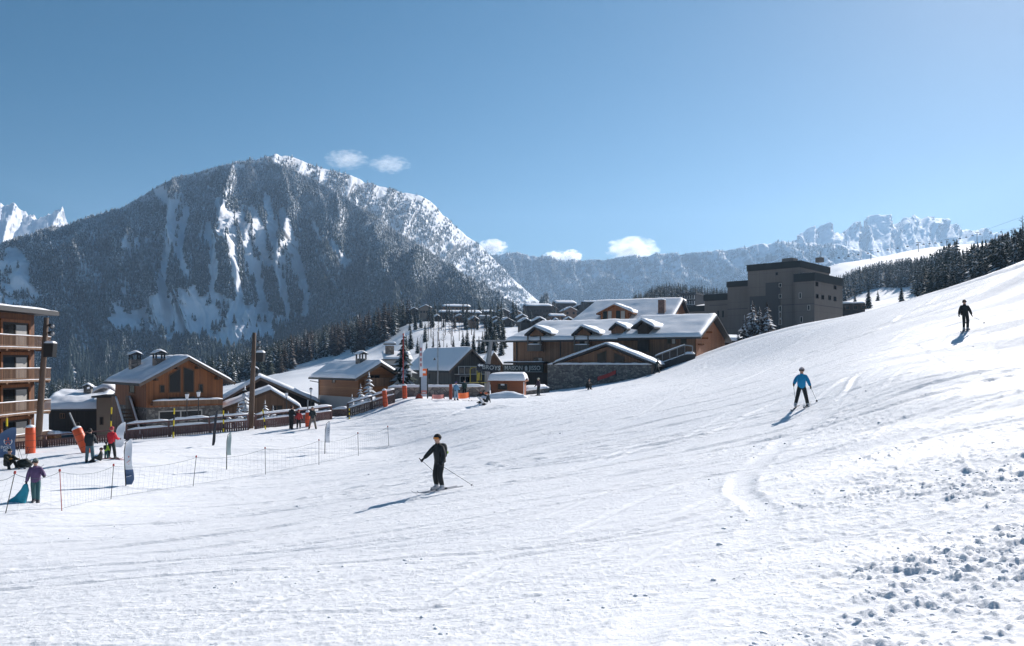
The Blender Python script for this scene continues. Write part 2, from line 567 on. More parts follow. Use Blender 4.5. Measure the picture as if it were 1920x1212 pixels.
# the groomed lip just under the crest
crest = lerp_tab([(1200, 108), (1300, 104), (1400, 101), (1500, 97), (1600, 93), (1700, 88), (1800, 83), (1920, 77), (2100, 72)], PXs)
lip = np.where(PXs > 1180, np.exp(-((RD * np.cos(AZ) - crest) / 1.3) ** 2), 0)
micro = micro - 0.28 * lip
far = 0.5 * sstep(80, 200, RD) * fbm(GX * 0.03, GY * 0.03, 21, 4) * np.minimum(4, RD / 120)
GZZ = GZZ + micro * near + far
nr, nc = GX.shape
idx = np.arange(nr * nc).reshape(nr, nc)
nx = np.roll(idx, -1, axis=1)
fq = np.stack([idx[:-1], nx[:-1], nx[1:], idx[1:]], -1).reshape(-1, 4)
fq = fq[:, ::-1]
vv = np.stack([GX, GY, GZZ], -1).reshape(-1, 3)
vv = np.vstack([vv, [[0, 0, float(GZZ[0].mean())]]])
o3 = np.full(nc, nr * nc)


def mat_piste():
    m = NT('piste_snow')
    vec = m.coord()
    st = m.coord((0.5, 3.2, 1.0), rot=(0, 0, R(-25)))
    n_st = m.noise(1.6, st, 6, 0.65, 0.3)
    n_big = m.noise(0.09, st, 4)
    n_f = m.noise(14.0, vec, 6, 0.75)
    n_c = m.noise(3.3, vec, 5, 0.6)
    col = m.mix(n_big, (0.86, 0.875, 0.905), (0.92, 0.93, 0.945))
    h = m.math('ADD', m.math('MULTIPLY', n_f, 0.5), m.math('ADD', m.math('MULTIPLY', n_st, 0.8), m.math('MULTIPLY', n_c, 0.5)))
    m.bump(h, 0.5, 0.12)
    rg = m.ramp(m.noise(0.22, m.coord((0.5, 1.6, 1), rot=(0, 0, R(-28))), 4), [(0.38, (0.55,) * 3), (0.6, (0.8,) * 3)])
    m.b.inputs['Specular IOR Level'].default_value = 0.16
    return m.set(Base_Color=col, Roughness=rg)


M['piste'] = mat_piste()
g = mesh_np('snow_ground', vv, fq, [M['piste']], smooth=True)
tag(g, kind='structure')
bm = bmesh.new(); bm.from_mesh(g.data); bm.verts.ensure_lookup_table()
cv = bm.verts[nr * nc]
for i in range(nc):
    try: bm.faces.new((bm.verts[i], bm.verts[(i + 1) % nc], cv)).smooth = True
    except ValueError: pass
bmesh.ops.recalc_face_normals(bm, faces=bm.faces)
bm.to_mesh(g.data); bm.free()


# ------------------------------------------------------------------ mountains
def mat_mountain(name, rock, steep0, steep1, snow=(0.86, 0.88, 0.92), nscale=0.012, blotch=0.35):
    m = NT(name)
    geo = m.n('ShaderNodeNewGeometry'); sp = m.n('ShaderNodeSeparateXYZ'); m.l(geo.outputs['Normal'], sp.inputs[0])
    vec = m.coord((1, 1, 0.6))
    n = m.noise(nscale, vec, 8, 0.65)
    n2 = m.noise(nscale * 6, vec, 6, 0.7)
    f = m.math('ADD', sp.outputs['Z'], m.math('ADD', m.math('MULTIPLY', m.math('SUBTRACT', n, 0.5), 0.8), m.math('MULTIPLY', m.math('SUBTRACT', n2, 0.5), blotch)))
    mr = m.n('ShaderNodeMapRange', interpolation_type='SMOOTHSTEP')
    m.l(f, mr.inputs[0]); mr.inputs[1].default_value = steep0; mr.inputs[2].default_value = steep1
    rk = m.mix(n2, tuple(c * 0.6 for c in rock), tuple(c * 1.4 for c in rock))
    m.bump(m.math('ADD', n, m.math('MULTIPLY', n2, 0.4)), 0.6, 0.12 / nscale)
    return m.set(Base_Color=m.mix(mr.outputs[0], rk, snow), Roughness=0.8)


def mountain(name, top, dtop, foot, dfoot, nx, nt, mat, disp, back=0.5, prof=None):
    """a ridge: rows run from its foot (t=0) up to its skyline (t=1) and down the far side"""
    px = np.linspace(top[0][0], top[-1][0], nx)
    ts = np.concatenate([np.linspace(0, 1, nt), 1 + np.linspace(0, 1, 9)[1:] * back])
    PX, T = np.meshgrid(px, ts)
    pt, dt, pf, df = (lerp_tab(t, PX) for t in (top, dtop, foot, dfoot))
    D = df + (dt - df) * (np.minimum(T, 1) if prof is None else np.minimum(T, 1) ** lerp_tab(prof, PX))
    zt = (HZ - pt) / F * dt; zf = (HZ - pf) / F * df
    Z = zf + (zt - zf) * np.minimum(T, 1)
    over = np.maximum(T - 1, 0)
    D = D + over * (dt - df); Z = Z - over * (zt - zf) * 0.75
    dx, dy, dz = disp(PX, np.minimum(T, 1), D, Z)
    X = (PX - CX) / F * D + dx
    Y = D + dy
    Z = Z + dz
    k = np.arange(PX.size).reshape(PX.shape)
    f = np.stack([k[:-1, :-1], k[:-1, 1:], k[1:, 1:], k[1:, :-1]], -1).reshape(-1, 4)
    o = mesh_np(name, np.stack([X, Y, Z], -1).reshape(-1, 3), f, [mat], smooth=True)
    tag(o, kind='structure')
    return dict(X=X[:nt], Y=Y[:nt], Z=Z[:nt], PX=PX[:nt], T=T[:nt], nt=nt, nx=nx)


M['mtn_snow'] = mat_mountain('mountain_snow', (0.12, 0.125, 0.13), 0.08, 0.40)
M['mtn_alpine'] = mat_mountain('mountain_alpine', (0.13, 0.13, 0.135), 0.45, 0.80, nscale=0.006)
M['mtn_cliff'] = mat_mountain('mountain_wooded_snow', (0.15, 0.14, 0.125), -0.05, 0.3, nscale=0.02, blotch=.6)


BUTTRESS = [(262, .26, .07, 150), (304, .21, .05, 90), (372, .33, .05, 80), (448, .54, .12, 90), (478, .52, .11, 80), (503, .48, .09, 70), (538, .48, .10, 90), (472, .17, .045, 120), (522, .19, .05, 100), (428, .20, .04, 90), (250, .55, .1, 60), (318, .62, .12, 70), (640, .45, .12, 70)]


def disp_A(PX, T, D, Z):
    e = np.sin(np.clip(T, 0, 1) * math.pi) ** 0.7
    x = PX / 52.0 + 0.35 * fbm(PX / 60, T * 3, 40, 3) + T * 0.25
    rib = ridged(x, T * 0.7, 41, 3) - 0.62
    big = fbm(PX / 190.0, T * 0.8, 45, 2)
    # rock cirque above the valley: steepen and hollow
    cl = np.exp(-((PX - 360) / 150.0) ** 2) * np.exp(-((T - 0.22) / 0.13) ** 2)
    dy = -210 * rib * e - 110 * big * e + 60 * cl
    dz = 62 * rib * e + 26 * fbm(PX / 30, T * 7, 47, 4) * e - 30 * cl
    dz = dz + (7 * fbm(PX / 9, T * 30, 49, 3) + 9 * ridged(PX / 8 + T * 4, T * 16, 50, 3) - 5) * e
    for pc, tc, w, am in BUTTRESS:            # rock ribs whose right flanks catch the sun
        q = PX - pc - 26 * (T - tc) / w * .35 + 5 * fbm(PX / 7, T * 25, int(pc), 3)
        f = np.where(q < 0, np.exp(q / 26.0), np.exp(-(q / 9.0) ** 1.5)) * np.exp(-((T - tc) / w) ** 2)
        f = f * (.7 + .6 * fbm(PX / 6, T * 40, 55, 3)); dy = dy - .36 * am * f; dz = dz + .16 * am * f
    return 25 * fbm(PX / 40, T * 5, 48, 3) * e, dy, dz


TOP_A = [(-420, 600), (-200, 540), (0, 462), (60, 441), (140, 418), (190, 401), (230, 389), (270, 366), (300, 347), (340, 330), (370, 324), (400, 314), (440, 306), (480, 302), (515, 304),
         (560, 322), (620, 354), (700, 406), (780, 458), (860, 510), (940, 562), (1000, 592), (1060, 612)]
mA = mountain('hills', TOP_A,
              [(-420, 1700), (0, 2000), (515, 2400), (620, 2360), (700, 2250), (860, 1950), (1060, 1500)],
              [(-420, 770), (0, 745), (300, 735), (500, 705), (700, 660), (860, 632), (1060, 622)],
              [(-420, 1250), (0, 1280), (180, 1200), (300, 1150), (515, 1200), (620, 1350), (700, 1450), (860, 1400), (1060, 1200)], 620, 240, M['mtn_cliff'], disp_A, prof=[(100, .7), (220, .55), (560, .55), (720, .9), (800, 1)])


def disp_B(PX, T, D, Z):
    e = np.sin(np.clip(T, 0, 1) * math.pi * 0.93 + 0.12) ** 0.8
    s = ridged(PX / 34.0 - T * 3.2, T * 1.4, 61, 4) - 0.62
    dz = 34 * s * e * (1.15 - T) + 16 * fbm(PX / 12, T * 14, 63, 5) * (0.25 + e)
    return 60 * s * e, -60 * s * e + 30 * fbm(PX / 25, T * 6, 64, 3) * e, dz


mB = mountain('hills', [(380, 330), (440, 304), (475, 300), (500, 293), (520, 291), (560, 297), (600, 314), (660, 331), (700, 347), (750, 360), (790, 368), (815, 385), (830, 402), (870, 440), (900, 458), (930, 490), (980, 540), (1025, 580), (1100, 640)],
         [(380, 2500), (500, 2550), (700, 3000), (850, 3500), (1025, 4000), (1100, 4100)],
         [(380, 640), (1100, 640)], [(380, 1900), (500, 2000), (700, 2300), (850, 2800), (1025, 3500), (1100, 3700)], 420, 200, M['mtn_snow'], disp_B)


def disp_C(PX, T, D, Z):
    e = np.sin(np.clip(T, 0, 1) * math.pi * 0.9 + 0.2) ** 0.7
    r = ridged(PX / 40.0 + T * 0.8, T * 1.0, 71, 4) - 0.62
    return 60 * r * e, -240 * r * e, 70 * r * e + 30 * fbm(PX / 14, T * 9, 73, 5) * (0.2 + e)


mC = mountain('hills', [(820, 500), (880, 482), (920, 476), (960, 474), (1000, 478), (1060, 488), (1130, 485), (1190, 480), (1250, 476), (1340, 471), (1400, 464), (1430, 458), (1470, 456), (1530, 456), (1600, 462), (1640, 480), (1700, 500)],
              [(820, 4700), (1700, 4800)], [(820, 610), (1100, 600), (1300, 585), (1700, 560)], [(820, 4150), (1700, 4150)], 420, 150, M['mtn_alpine'], disp_C)


def disp_D(PX, T, D, Z):
    e = np.clip(T, 0, 1) ** 1.5
    r = ridged(PX / 26.0 + T, T * 1.6, 81, 5) - 0.62
    tw = fbm(PX / 8.0, T * 6, 83, 4)
    return 90 * r * e, -260 * r * e, 80 * r * e * (1 - 0.5 * T) + 28 * tw * e


mountain('hills', [(1330, 490), (1400, 475), (1440, 460), (1490, 453), (1500, 440), (1512, 432), (1525, 429), (1540, 424), (1555, 432), (1570, 442), (1582, 434), (1592, 424), (1604, 421), (1616, 436), (1624, 434), (1630, 410), (1642, 403), (1655, 404), (1668, 412), (1676, 422),
                      (1690, 411), (1710, 406), (1745, 409), (1760, 412), (1778, 422), (1800, 426), (1835, 431), (1868, 442), (1900, 458), (1960, 480), (2050, 500)],
         [(1330, 6000), (2050, 6000)], [(1330, 560), (2050, 560)], [(1330, 4600), (2050, 4600)], 560, 150, M['mtn_alpine'], disp_D)


def disp_E(PX, T, D, Z):
    e = np.clip(T, 0, 1)
    r = ridged(PX / 30.0 - T * 1.5, T * 1.6, 91, 5) - 0.62
    return 150 * r * e, -250 * r * e, 110 * r * e * (1 - 0.6 * T) + 30 * fbm(PX / 9, T * 7, 93, 4) * e


mountain('hills', [(-300, 420), (-150, 400), (-60, 392), (0, 385), (12, 380), (28, 384), (45, 398), (60, 408), (75, 404), (95, 399), (108, 398), (118, 392), (122, 400), (135, 412), (150, 425), (200, 450), (300, 500)],
         [(-300, 6000), (0, 6000), (300, 6400)], [(-300, 600), (300, 600)], [(-300, 4300), (300, 5000)], 300, 130, M['mtn_snow'], disp_E)
# ------------------------------------------------------------------ conifers
def far_proto(seed, lev=5, seg=6):
    r = random.Random(seed)
    v = []; f = []
    for k in range(lev):
        z0 = 0.08 + 0.8 * k / lev; z1 = z0 + 0.36 - 0.02 * k
        rad = 0.17 * (1 - k / lev) ** 0.85 + 0.018
        n = len(v)
        v.append((0, 0, min(z1, 1.0)))
        for i in range(seg):
            a = 2 * math.pi * (i + 0.5 * (k % 2)) / seg + r.uniform(-.2, .2)
            q = rad * r.uniform(0.65, 1.25)
            v.append((q * math.cos(a), q * math.sin(a), z0 + r.uniform(-0.035, 0.035)))
        for i in range(seg):
            f.append((n, n + 1 + i, n + 1 + (i + 1) % seg))
    return np.array(v), np.array(f)


def mid_proto(seed, lev=13, br=8, wid=0.2):
    """layered sprays round a trunk"""
    r = random.Random(seed)
    v = []; f = []
    n = 0
    for i in range(5):
        a = 2 * math.pi * i / 5
        v.append((0.014 * math.cos(a), 0.014 * math.sin(a), -0.03))
    v.append((0, 0, 0.95))
    for i in range(5): f.append((i, (i + 1) % 5, 5))
    for k in range(lev):
        q = k / (lev - 1)
        z = 0.07 + 0.88 * q
        ln = wid * ((1 - q) ** 0.8 + 0.06) * (0.8 if k == 0 else 1)
        m = max(4, int(br * (1 - 0.45 * q)))
        a0 = r.uniform(0, 6)
        for i in range(m):
            if r.random() < 0.08: continue
            a = a0 + 2 * math.pi * i / m + r.uniform(-.3, .3)
            l = ln * r.uniform(0.65, 1.2)
            w = l * r.uniform(0.26, 0.42)
            dz = -l * r.uniform(0.25, 0.55)
            c, s = math.cos(a), math.sin(a)
            n = len(v)
            v += [(0, 0, z + 0.02), (l * .55 * c - w * s, l * .55 * s + w * c, z + dz * .6 - 0.012), (l * c, l * s, z + dz), (l * .55 * c + w * s, l * .55 * s - w * c, z + dz * .6 - 0.012),
                  (l * .5 * c, l * .5 * s, z + dz * .3 + 0.012)]
            f += [(n, n + 1, n + 4), (n + 1, n + 2, n + 4), (n + 2, n + 3, n + 4), (n + 3, n, n + 4)]
    n = len(v)
    v += [(0.02, 0, 0.9), (-0.012, 0.018, 0.9), (-0.012, -0.018, 0.9), (0, 0, 1.0)]
    f += [(n, n + 1, n + 3), (n + 1, n + 2, n + 3), (n + 2, n, n + 3)]
    return np.array(v), np.array(f)


def mat_conifer(name, dark, light, snow_lo=0.55, snow_hi=0.95):
    m = NT(name)
    fr = m.n('ShaderNodeAttribute', attribute_name='frost')
    tn = m.n('ShaderNodeAttribute', attribute_name='tone')
    geo = m.n('ShaderNodeNewGeometry'); sp = m.n('ShaderNodeSeparateXYZ'); m.l(geo.outputs['Normal'], sp.inputs[0])
    nz = m.math('ABSOLUTE', sp.outputs['Z'])
    col = m.mix(tn.outputs['Fac'], dark, light)
    f = m.math('MULTIPLY', fr.outputs['Fac'], m.math('ADD', 0.35, m.math('MULTIPLY', nz, 0.9)))
    mr = m.n('ShaderNodeMapRange'); m.l(f, mr.inputs[0]); mr.inputs[1].default_value = snow_lo; mr.inputs[2].default_value = snow_hi
    col = m.mix(mr.outputs[0], col, (0.78, 0.81, 0.85))
    m.b.inputs['Specular IOR Level'].default_value = 0.15
    return m.set(Base_Color=col, Roughness=0.9)


M['conifer'] = mat_conifer('frosted_conifer', (0.010, 0.022, 0.022), (0.038, 0.060, 0.052), .5, .85)
M['conifer_dark'] = mat_conifer('dark_conifer', (0.012, 0.025, 0.022), (0.040, 0.055, 0.042))
M['larch'] = mat_conifer('bare_larch', (0.035, 0.030, 0.027), (0.075, 0.058, 0.048))
rs = np.random.RandomState(11)


def scatter(name, protos, pos, hgt, frost, tone, mat, wid=1.0):
    """one joined mesh of trees (stuff)"""
    V = []; Fc = []; A = []; B = []
    n = 0
    ch = rs.randint(0, len(protos), len(pos))
    for k, (pv, pf) in enumerate(protos):
        s = np.where(ch == k)[0]
        if not len(s): continue
        a = rs.uniform(0, 6.283, len(s)); ca, sa = np.cos(a), np.sin(a)
        h = hgt[s]; w = h * wid * rs.uniform(0.8, 1.25, len(s))
        x = pv[None, :, 0] * ca[:, None] - pv[None, :, 1] * sa[:, None]
        y = pv[None, :, 0] * sa[:, None] + pv[None, :, 1] * ca[:, None]
        vv = np.stack([x * w[:, None], y * w[:, None], np.broadcast_to(pv[None, :, 2], x.shape) * h[:, None]], -1) + pos[s][:, None, :]
        V.append(vv.reshape(-1, 3))
        Fc.append((pf[None] + (np.arange(len(s)) * len(pv))[:, None, None] + n).reshape(-1, 3))
        n += len(s) * len(pv)
        fr = np.clip(frost[s][:, None] + rs.uniform(-0.45, 0.45, (len(s), len(pf))), 0, 1.5)
        tn = np.clip(tone[s][:, None] + rs.uniform(-0.25, 0.25, (len(s), len(pf))), 0, 1)
        A.append(fr.ravel()); B.append(tn.ravel())
    o = mesh_np(name, np.vstack(V), np.vstack(Fc), [mat], attr={'frost': ('FACE', np.concatenate(A)), 'tone': ('FACE', np.concatenate(B))})
    return tag(o, kind='stuff')


FAR = [far_proto(s) for s in range(6)]
FARL = [far_proto(s, 4, 5) for s in range(4)]
MID = [mid_proto(s, wid=w) for s, w in enumerate((0.2, 0.17, 0.23, 0.19, 0.15))]


def surf(mt, u, t):
    """point on a mountain grid at fractional column u, row t (0..1)"""
    i = np.clip((u * (mt['nx'] - 1)).astype(int), 0, mt['nx'] - 1); j = np.clip((t * (mt['nt'] - 1)).astype(int), 0, mt['nt'] - 1)
    return np.stack([mt['X'][j, i], mt['Y'][j, i], mt['Z'][j, i]], -1)


# wooded mountain: candidate spots, then snow chutes, cliffs and clearings stay bare
CH = [([(448, 405), (456, 425), (464, 470), (472, 505)], 8), ([(474, 395), (486, 430), (492, 470), (500, 500)], 8), ([(500, 372), (508, 420), (516, 470), (520, 492)], 7), ([(530, 400), (540, 440), (552, 480), (562, 510)], 9),
      ([(322, 400), (318, 450), (308, 505), (300, 560)], 9), ([(350, 395), (342, 430), (335, 480), (350, 520)], 7), ([(392, 425), (398, 470), (402, 520), (395, 560)], 7), ([(430, 400), (436, 450), (440, 500), (450, 560)], 8),
      ([(412, 380), (416, 420), (408, 450)], 10), ([(300, 362), (312, 380), (330, 385)], 9), ([(515, 500), (530, 545), (540, 590)], 6), ([(480, 505), (490, 560), (500, 590)], 7), ([(565, 510), (575, 560), (570, 600)], 7),
      ([(620, 455), (636, 480), (648, 498)], 8), ([(586, 420), (600, 450)], 5), ([(232, 455), (238, 465)], 8), ([(660, 440), (700, 500), (760, 560)], 3), ([(590, 470), (620, 520), (640, 560)], 3)]
CLEAR = [[(205, 622), (192, 600), (215, 578), (250, 590), (268, 562), (296, 548), (318, 552), (345, 545), (380, 552), (410, 550), (440, 556), (470, 575), (510, 585), (535, 600), (540, 612), (515, 630), (470, 642), (440, 660), (410, 652), (380, 632), (340, 642), (300, 640), (255, 628)],
         [(-60, 480), (20, 462), (50, 470), (62, 500), (55, 530), (75, 560), (60, 582), (0, 578), (-80, 560)],
         [(434, 312), (456, 310), (462, 318), (440, 320)], [(420, 372), (438, 376), (430, 386), (416, 384)]]
n = 130000
u = rs.uniform(0, 1, n); t = rs.uniform(0.0, 1.0, n) ** 0.85
pp = surf(mA, u, t)
qx = CX + F * pp[:, 0] / pp[:, 1]; qy = HZ - F * pp[:, 2] / pp[:, 1]
dens = 0.75 + 0.35 * fbm(qx / 26, qy / 40, 101, 4)
dens = np.where(qx > 560, dens + 0.12, dens)
face = np.exp(-((qx - 430) / 150) ** 2) * np.exp(-((qy - 450) / 90) ** 2)
gul = ridged(qx / 24 + 0.4 * fbm(qx / 40, qy / 60, 107), qy / 260, 103, 2)
dens = dens - face * (0.42 * sstep(0.66, 0.9, gul) + 0.02) - 0.16 * np.exp(-((qx - 330) / 60) ** 2) * np.exp(-((qy - 440) / 70) ** 2)
for pl, w in CH:
    dd = seg_dist(qx, qy, pl)
    dens = dens - 1.3 * sstep(w * 1.35, w * 0.6, dd + 3 * fbm(qx / 6, qy / 6, 111, 2))
jx = qx + 12 * fbm(qx / 16, qy / 16, 105, 3); jy = qy + 12 * fbm(qx / 16, qy / 16, 106, 3)
for pg in CLEAR:
    dens = np.where(in_poly(jx, jy, pg), dens - 0.80 - .3 * fbm(qx / 14, qy / 9, 113, 3), dens)
dens = np.where(t > 0.985, dens * 0.6, dens)
keep = (rs.uniform(0, 1, n) < dens) & (pp[:, 1] > 900) & (qx > -330)
pp, qy2, tt, qx2 = pp[keep], qy[keep], t[keep], qx[keep]
hg = rs.uniform(9, 18, len(pp)) * (1 + 0.35 * (1 - tt)) * np.clip(1.05 - 0.35 * sstep(0.85, 1, tt), 0.6, 1.1)
fro = 0.32 + 0.26 * sstep(0.25, 0.95, tt) + 0.34 * fbm(pp[:, 0] / 45, pp[:, 2] / 45, 115, 4) - 0.10 * sstep(560, 800, qx2) * (1 - tt) - 0.30 * sstep(0.22, 0.04, tt)
scatter('forest', FAR, pp + np.array([0, 0, -0.6]), hg, fro, 0.45 + 0.35 * fbm(pp[:, 0] / 30, pp[:, 2] / 30, 117, 3), M['conifer'], 1.15)

# sparse trees and rock speckle on the snowy spur
n = 30000
u = rs.uniform(0.03, .97, n); t = rs.uniform(0.0, 1.0, n)
pb = surf(mB, u, t)
qx = CX + F * pb[:, 0] / pb[:, 1]; qy = HZ - F * pb[:, 2] / pb[:, 1]
dens = .62 + .9 * fbm(qx / 18 - t * 5, qy / 30, 141, 4) - .30 * sstep(.78, 1, t)
keep = rs.uniform(0, 1, n) < dens
pb = pb[keep]
scatter('forest', FARL, pb, rs.uniform(8, 16, len(pb)), np.full(len(pb), 0.5), rs.uniform(0.2, 0.7, len(pb)), M['conifer'], 1.2)

# far ridge: thin patches of wood
n = 16000
u = rs.uniform(0.02, 0.9, n); t = rs.uniform(0.02, 0.98, n)
pc = surf(mC, u, t)
qx = CX + F * pc[:, 0] / pc[:, 1]; qy = HZ - F * pc[:, 2] / pc[:, 1]
dens = 0.58 + 0.9 * fbm(qx / 34 + t, qy / 26, 121, 4) - 0.25 * sstep(1300, 1450, qx) + 0.25 * sstep(500, 560, qy) - 0.35 * sstep(1080, 1240, qx) * sstep(520, 490, qy)
keep = rs.uniform(0, 1, n) < dens
pc = pc[keep]
scatter('forest', FARL, pc, rs.uniform(16, 26, len(pc)), np.full(len(pc), 0.62), rs.uniform(0.2, 0.7, len(pc)), M['conifer'], 1.25)


def on_ground(px0, px1, d0, d1, n, fn):
    px = rs.uniform(px0, px1, n); d = np.exp(rs.uniform(math.log(d0), math.log(d1), n))
    x = (px - CX) / F * d
    k = fn(px, d)
    px, d, x = px[k], d[k], x[k]
    return np.stack([x, d, H(x, d)], -1), px, d


# wood on the valley floor below the mountain
def f1(px, d):
    edge = lerp_tab([(-200, 520), (80, 500), (420, 430), (500, 400), (600, 470), (680, 420), (750, 430), (765, 520), (800, 620), (960, 650)], px)
    return (d > edge) & (rs.uniform(0, 1, len(px)) < 0.85)


pw, px, d = on_ground(-250, 860, 380, 1350, 5200, f1)
hh = rs.uniform(12, 20, len(pw))
lar = (px > 520) & (px < 770) & (d < 720) & (fbm(px / 30, d / 60, 131, 2) > -0.15)
scatter('forest', MID, pw[~lar], hh[~lar], 0.27 + 0.20 * rs.uniform(-1, 1, (~lar).sum()), rs.uniform(0.1, 0.8, (~lar).sum()), M['conifer_dark'])
scatter('forest', MID, pw[lar], hh[lar], 0.12 + 0.22 * rs.uniform(-1, 1, lar.sum()), rs.uniform(0.1, 0.9, lar.sum()), M['larch'], 1.1)


# right-hand woods
def f2(px, d):
    top = lerp_tab([(1540, 620), (1570, 720), (1640, 820), (1700, 820), (1730, 700), (1790, 560)], px)
    low = lerp_tab([(1540, 560), (1570, 520), (1600, 560), (1660, 570), (1710, 500), (1730, 430), (1790, 330)], px)
    return (d > low) & (d < top)


pw, px, d = on_ground(1545, 1795, 300, 840, 2600, f2)
scatter('forest', MID, pw, rs.uniform(11, 17, len(pw)), 0.34 + 0.2 * rs.uniform(-1, 1, len(pw)), rs.uniform(0.1, 0.8, len(pw)), M['conifer_dark'])


def f3(px, d):
    low = lerp_tab([(1700, 300), (1760, 210), (1850, 170), (1980, 140), (2300, 130)], px)
    top = lerp_tab([(1700, 420), (1760, 430), (1850, 440), (2300, 450)], px)
    gap = (px < 1765) & (d > 360)
    return (d > low) & (d < top) & ~gap


pw, px, d = on_ground(1715, 2300, 130, 460, 2300, f3)
scatter('forest', MID, pw, rs.uniform(7, 12, len(pw)), 0.34 + 0.2 * rs.uniform(-1, 1, len(pw)), rs.uniform(0.1, 0.8, len(pw)), M['conifer_dark'])


def f4(px, d):
    return (np.hypot((px - 1240) / 55, (d - 620) / 90) < 1) | ((px > 1290) & (px < 1400) & (d > 560) & (d < 640))


pw, px, d = on_ground(1180, 1400, 500, 720, 900, f4)
scatter('forest', MID, pw, rs.uniform(8, 13, len(pw)), 0.30 + 0.2 * rs.uniform(-1, 1, len(pw)), rs.uniform(0.1, 0.6, len(pw)), M['conifer_dark'])
# ------------------------------------------------------------------ buildings
M['wood_or'] = mat_wood('orange_larch_boards', (0.17, 0.056, 0.016), (0.36, 0.135, 0.042))
M['wood_or_h'] = mat_wood('orange_larch_boards_flat', (0.20, 0.08, 0.03), (0.40, 0.18, 0.07), True, 0.2)
M['wood_hut'] = mat_wood('kiosk_boards', (0.22, 0.065, 0.022), (0.36, 0.12, 0.045), True, 0.14)
M['wood_br'] = mat_wood('brown_boards', (0.13, 0.066, 0.034), (0.28, 0.155, 0.085))
M['wood_dk'] = mat_wood('dark_boards', (0.018, 0.014, 0.012), (0.045, 0.034, 0.027))
M['wood_gr'] = mat_wood('weathered_grey_boards', (0.070, 0.066, 0.060), (0.14, 0.13, 0.115))
M['fascia'] = mat_plain('weathered_fascia', (0.17, 0.125, 0.095), 0.7)
M['beam'] = mat_plain('brown_beam', (0.085, 0.048, 0.028), 0.7)
M['roof'] = mat_plain('dark_roof_edge', (0.035, 0.037, 0.040), 0.6)
M['stone'] = mat_stone('field_stone', (0.10, 0.095, 0.088), (0.18, 0.17, 0.155), (0.30, 0.28, 0.25), (0.10, 0.095, 0.09), 2.8)
M['stone_w'] = mat_stone('warm_wall_stone', (0.16, 0.13, 0.11), (0.30, 0.255, 0.22), (0.46, 0.40, 0.34), (0.13, 0.11, 0.10), 1.9)
M['brick'] = mat_stone('small_brick', (0.10, 0.055, 0.045), (0.16, 0.09, 0.07), (0.22, 0.13, 0.10), (0.16, 0.14, 0.13), 5)
M['plaster'] = mat_plain('pale_plaster', (0.42, 0.41, 0.40), 0.9, 0.08, 1.0)
M['plaster_tan'] = mat_plain('tan_plaster', (0.19, 0.155, 0.125), 0.9, 0.12, 1.0)
def mat_render_wall(name, col):
    m = NT(name)
    st = m.noise(1.0, m.coord((1.6, 1.6, .12)), 5, .6); bl = m.noise(.12, m.coord(), 4)
    f = m.math('ADD', m.math('MULTIPLY', st, .6), m.math('MULTIPLY', bl, .5))
    c = m.mix(f, tuple(q * .72 for q in col), tuple(q * 1.28 for q in col))
    tc = m.n('ShaderNodeTexCoord'); sp = m.n('ShaderNodeSeparateXYZ'); m.l(tc.outputs['Object'], sp.inputs[0])
    j = m.math('MAXIMUM', m.math('LESS_THAN', m.math('FRACT', m.math('DIVIDE', sp.outputs['Z'], 2.9)), .02), m.math('LESS_THAN', m.math('FRACT', m.math('DIVIDE', m.math('ADD', sp.outputs['X'], sp.outputs['Y']), 3.7)), .014))
    c = m.mix(m.math('MULTIPLY', j, .5), c, tuple(q * .4 for q in col))
    return m.set(Base_Color=c, Roughness=.9)


M['taupe'] = mat_render_wall('taupe_render', (0.150, 0.135, 0.122))
M['taupe_dk'] = mat_plain('slate_render', (0.072, 0.075, 0.076), 0.9, 0.08, 0.25)
M['darkband'] = mat_plain('dark_parapet', (0.018, 0.024, 0.025), 0.7, 0.15, 0.4)
M['frame'] = mat_plain('brown_window_frame', (0.10, 0.055, 0.03), 0.6)
M['frame_w'] = mat_plain('pale_window_frame', (0.45, 0.43, 0.40), 0.6)
M['metal'] = mat_plain('galvanised_metal', (0.25, 0.26, 0.27), 0.45, 0.1, 4, 0.6)
M['metal_dk'] = mat_plain('dark_painted_metal', (0.025, 0.028, 0.03), 0.5)
M['curtain'] = mat_plain('pale_curtain', (0.38, 0.37, 0.35), 0.9, 0.25, 6)
M['white'] = mat_plain('white_paint', (0.78, 0.79, 0.80), 0.55, 0.03)


def mat_glass():
    m = NT('dark_window_glass')
    n = m.noise(0.5, m.coord(), 2)
    m.bump(n, 0.15, 0.05)
    m.b.inputs['Specular IOR Level'].default_value = 0.25
    return m.set(Base_Color=m.mix(n, (0.004, 0.006, 0.007), (0.014, 0.018, 0.02)), Roughness=0.08)


M['glass'] = mat_glass()


class Site:
    """a building's own frame: corner at photo pixel px and depth d, turned by th; x runs along its front, y into it"""
    def __init__(s, name, label, cat, px, d, th, zb, group=None):
        s.th = R(th); s.o = P(px, HZ, d); s.o.z = zb
        s.ex = Vector((math.cos(s.th), math.sin(s.th), 0)); s.ey = Vector((-math.sin(s.th), math.cos(s.th), 0))
        s.root = thing(name, label, cat, s.o, s.th, group)

    def x(s, px, y=0.0):
        t = (px - CX) / F; b = s.o + s.ey * y
        return (t * b.y - b.x) / (s.ex.x - t * s.ex.y)

    def y(s, px, x=0.0):
        t = (px - CX) / F; b = s.o + s.ex * x
        return (t * b.y - b.x) / (s.ey.x - t * s.ey.y)

    def z(s, py, x=0.0, y=0.0):
        d = (s.o + s.ex * x + s.ey * y).y
        return (HZ - py) / F * d - s.o.z

    def w(s, x, y, z):
        return s.o + s.ex * x + s.ey * y + Vector((0, 0, z))


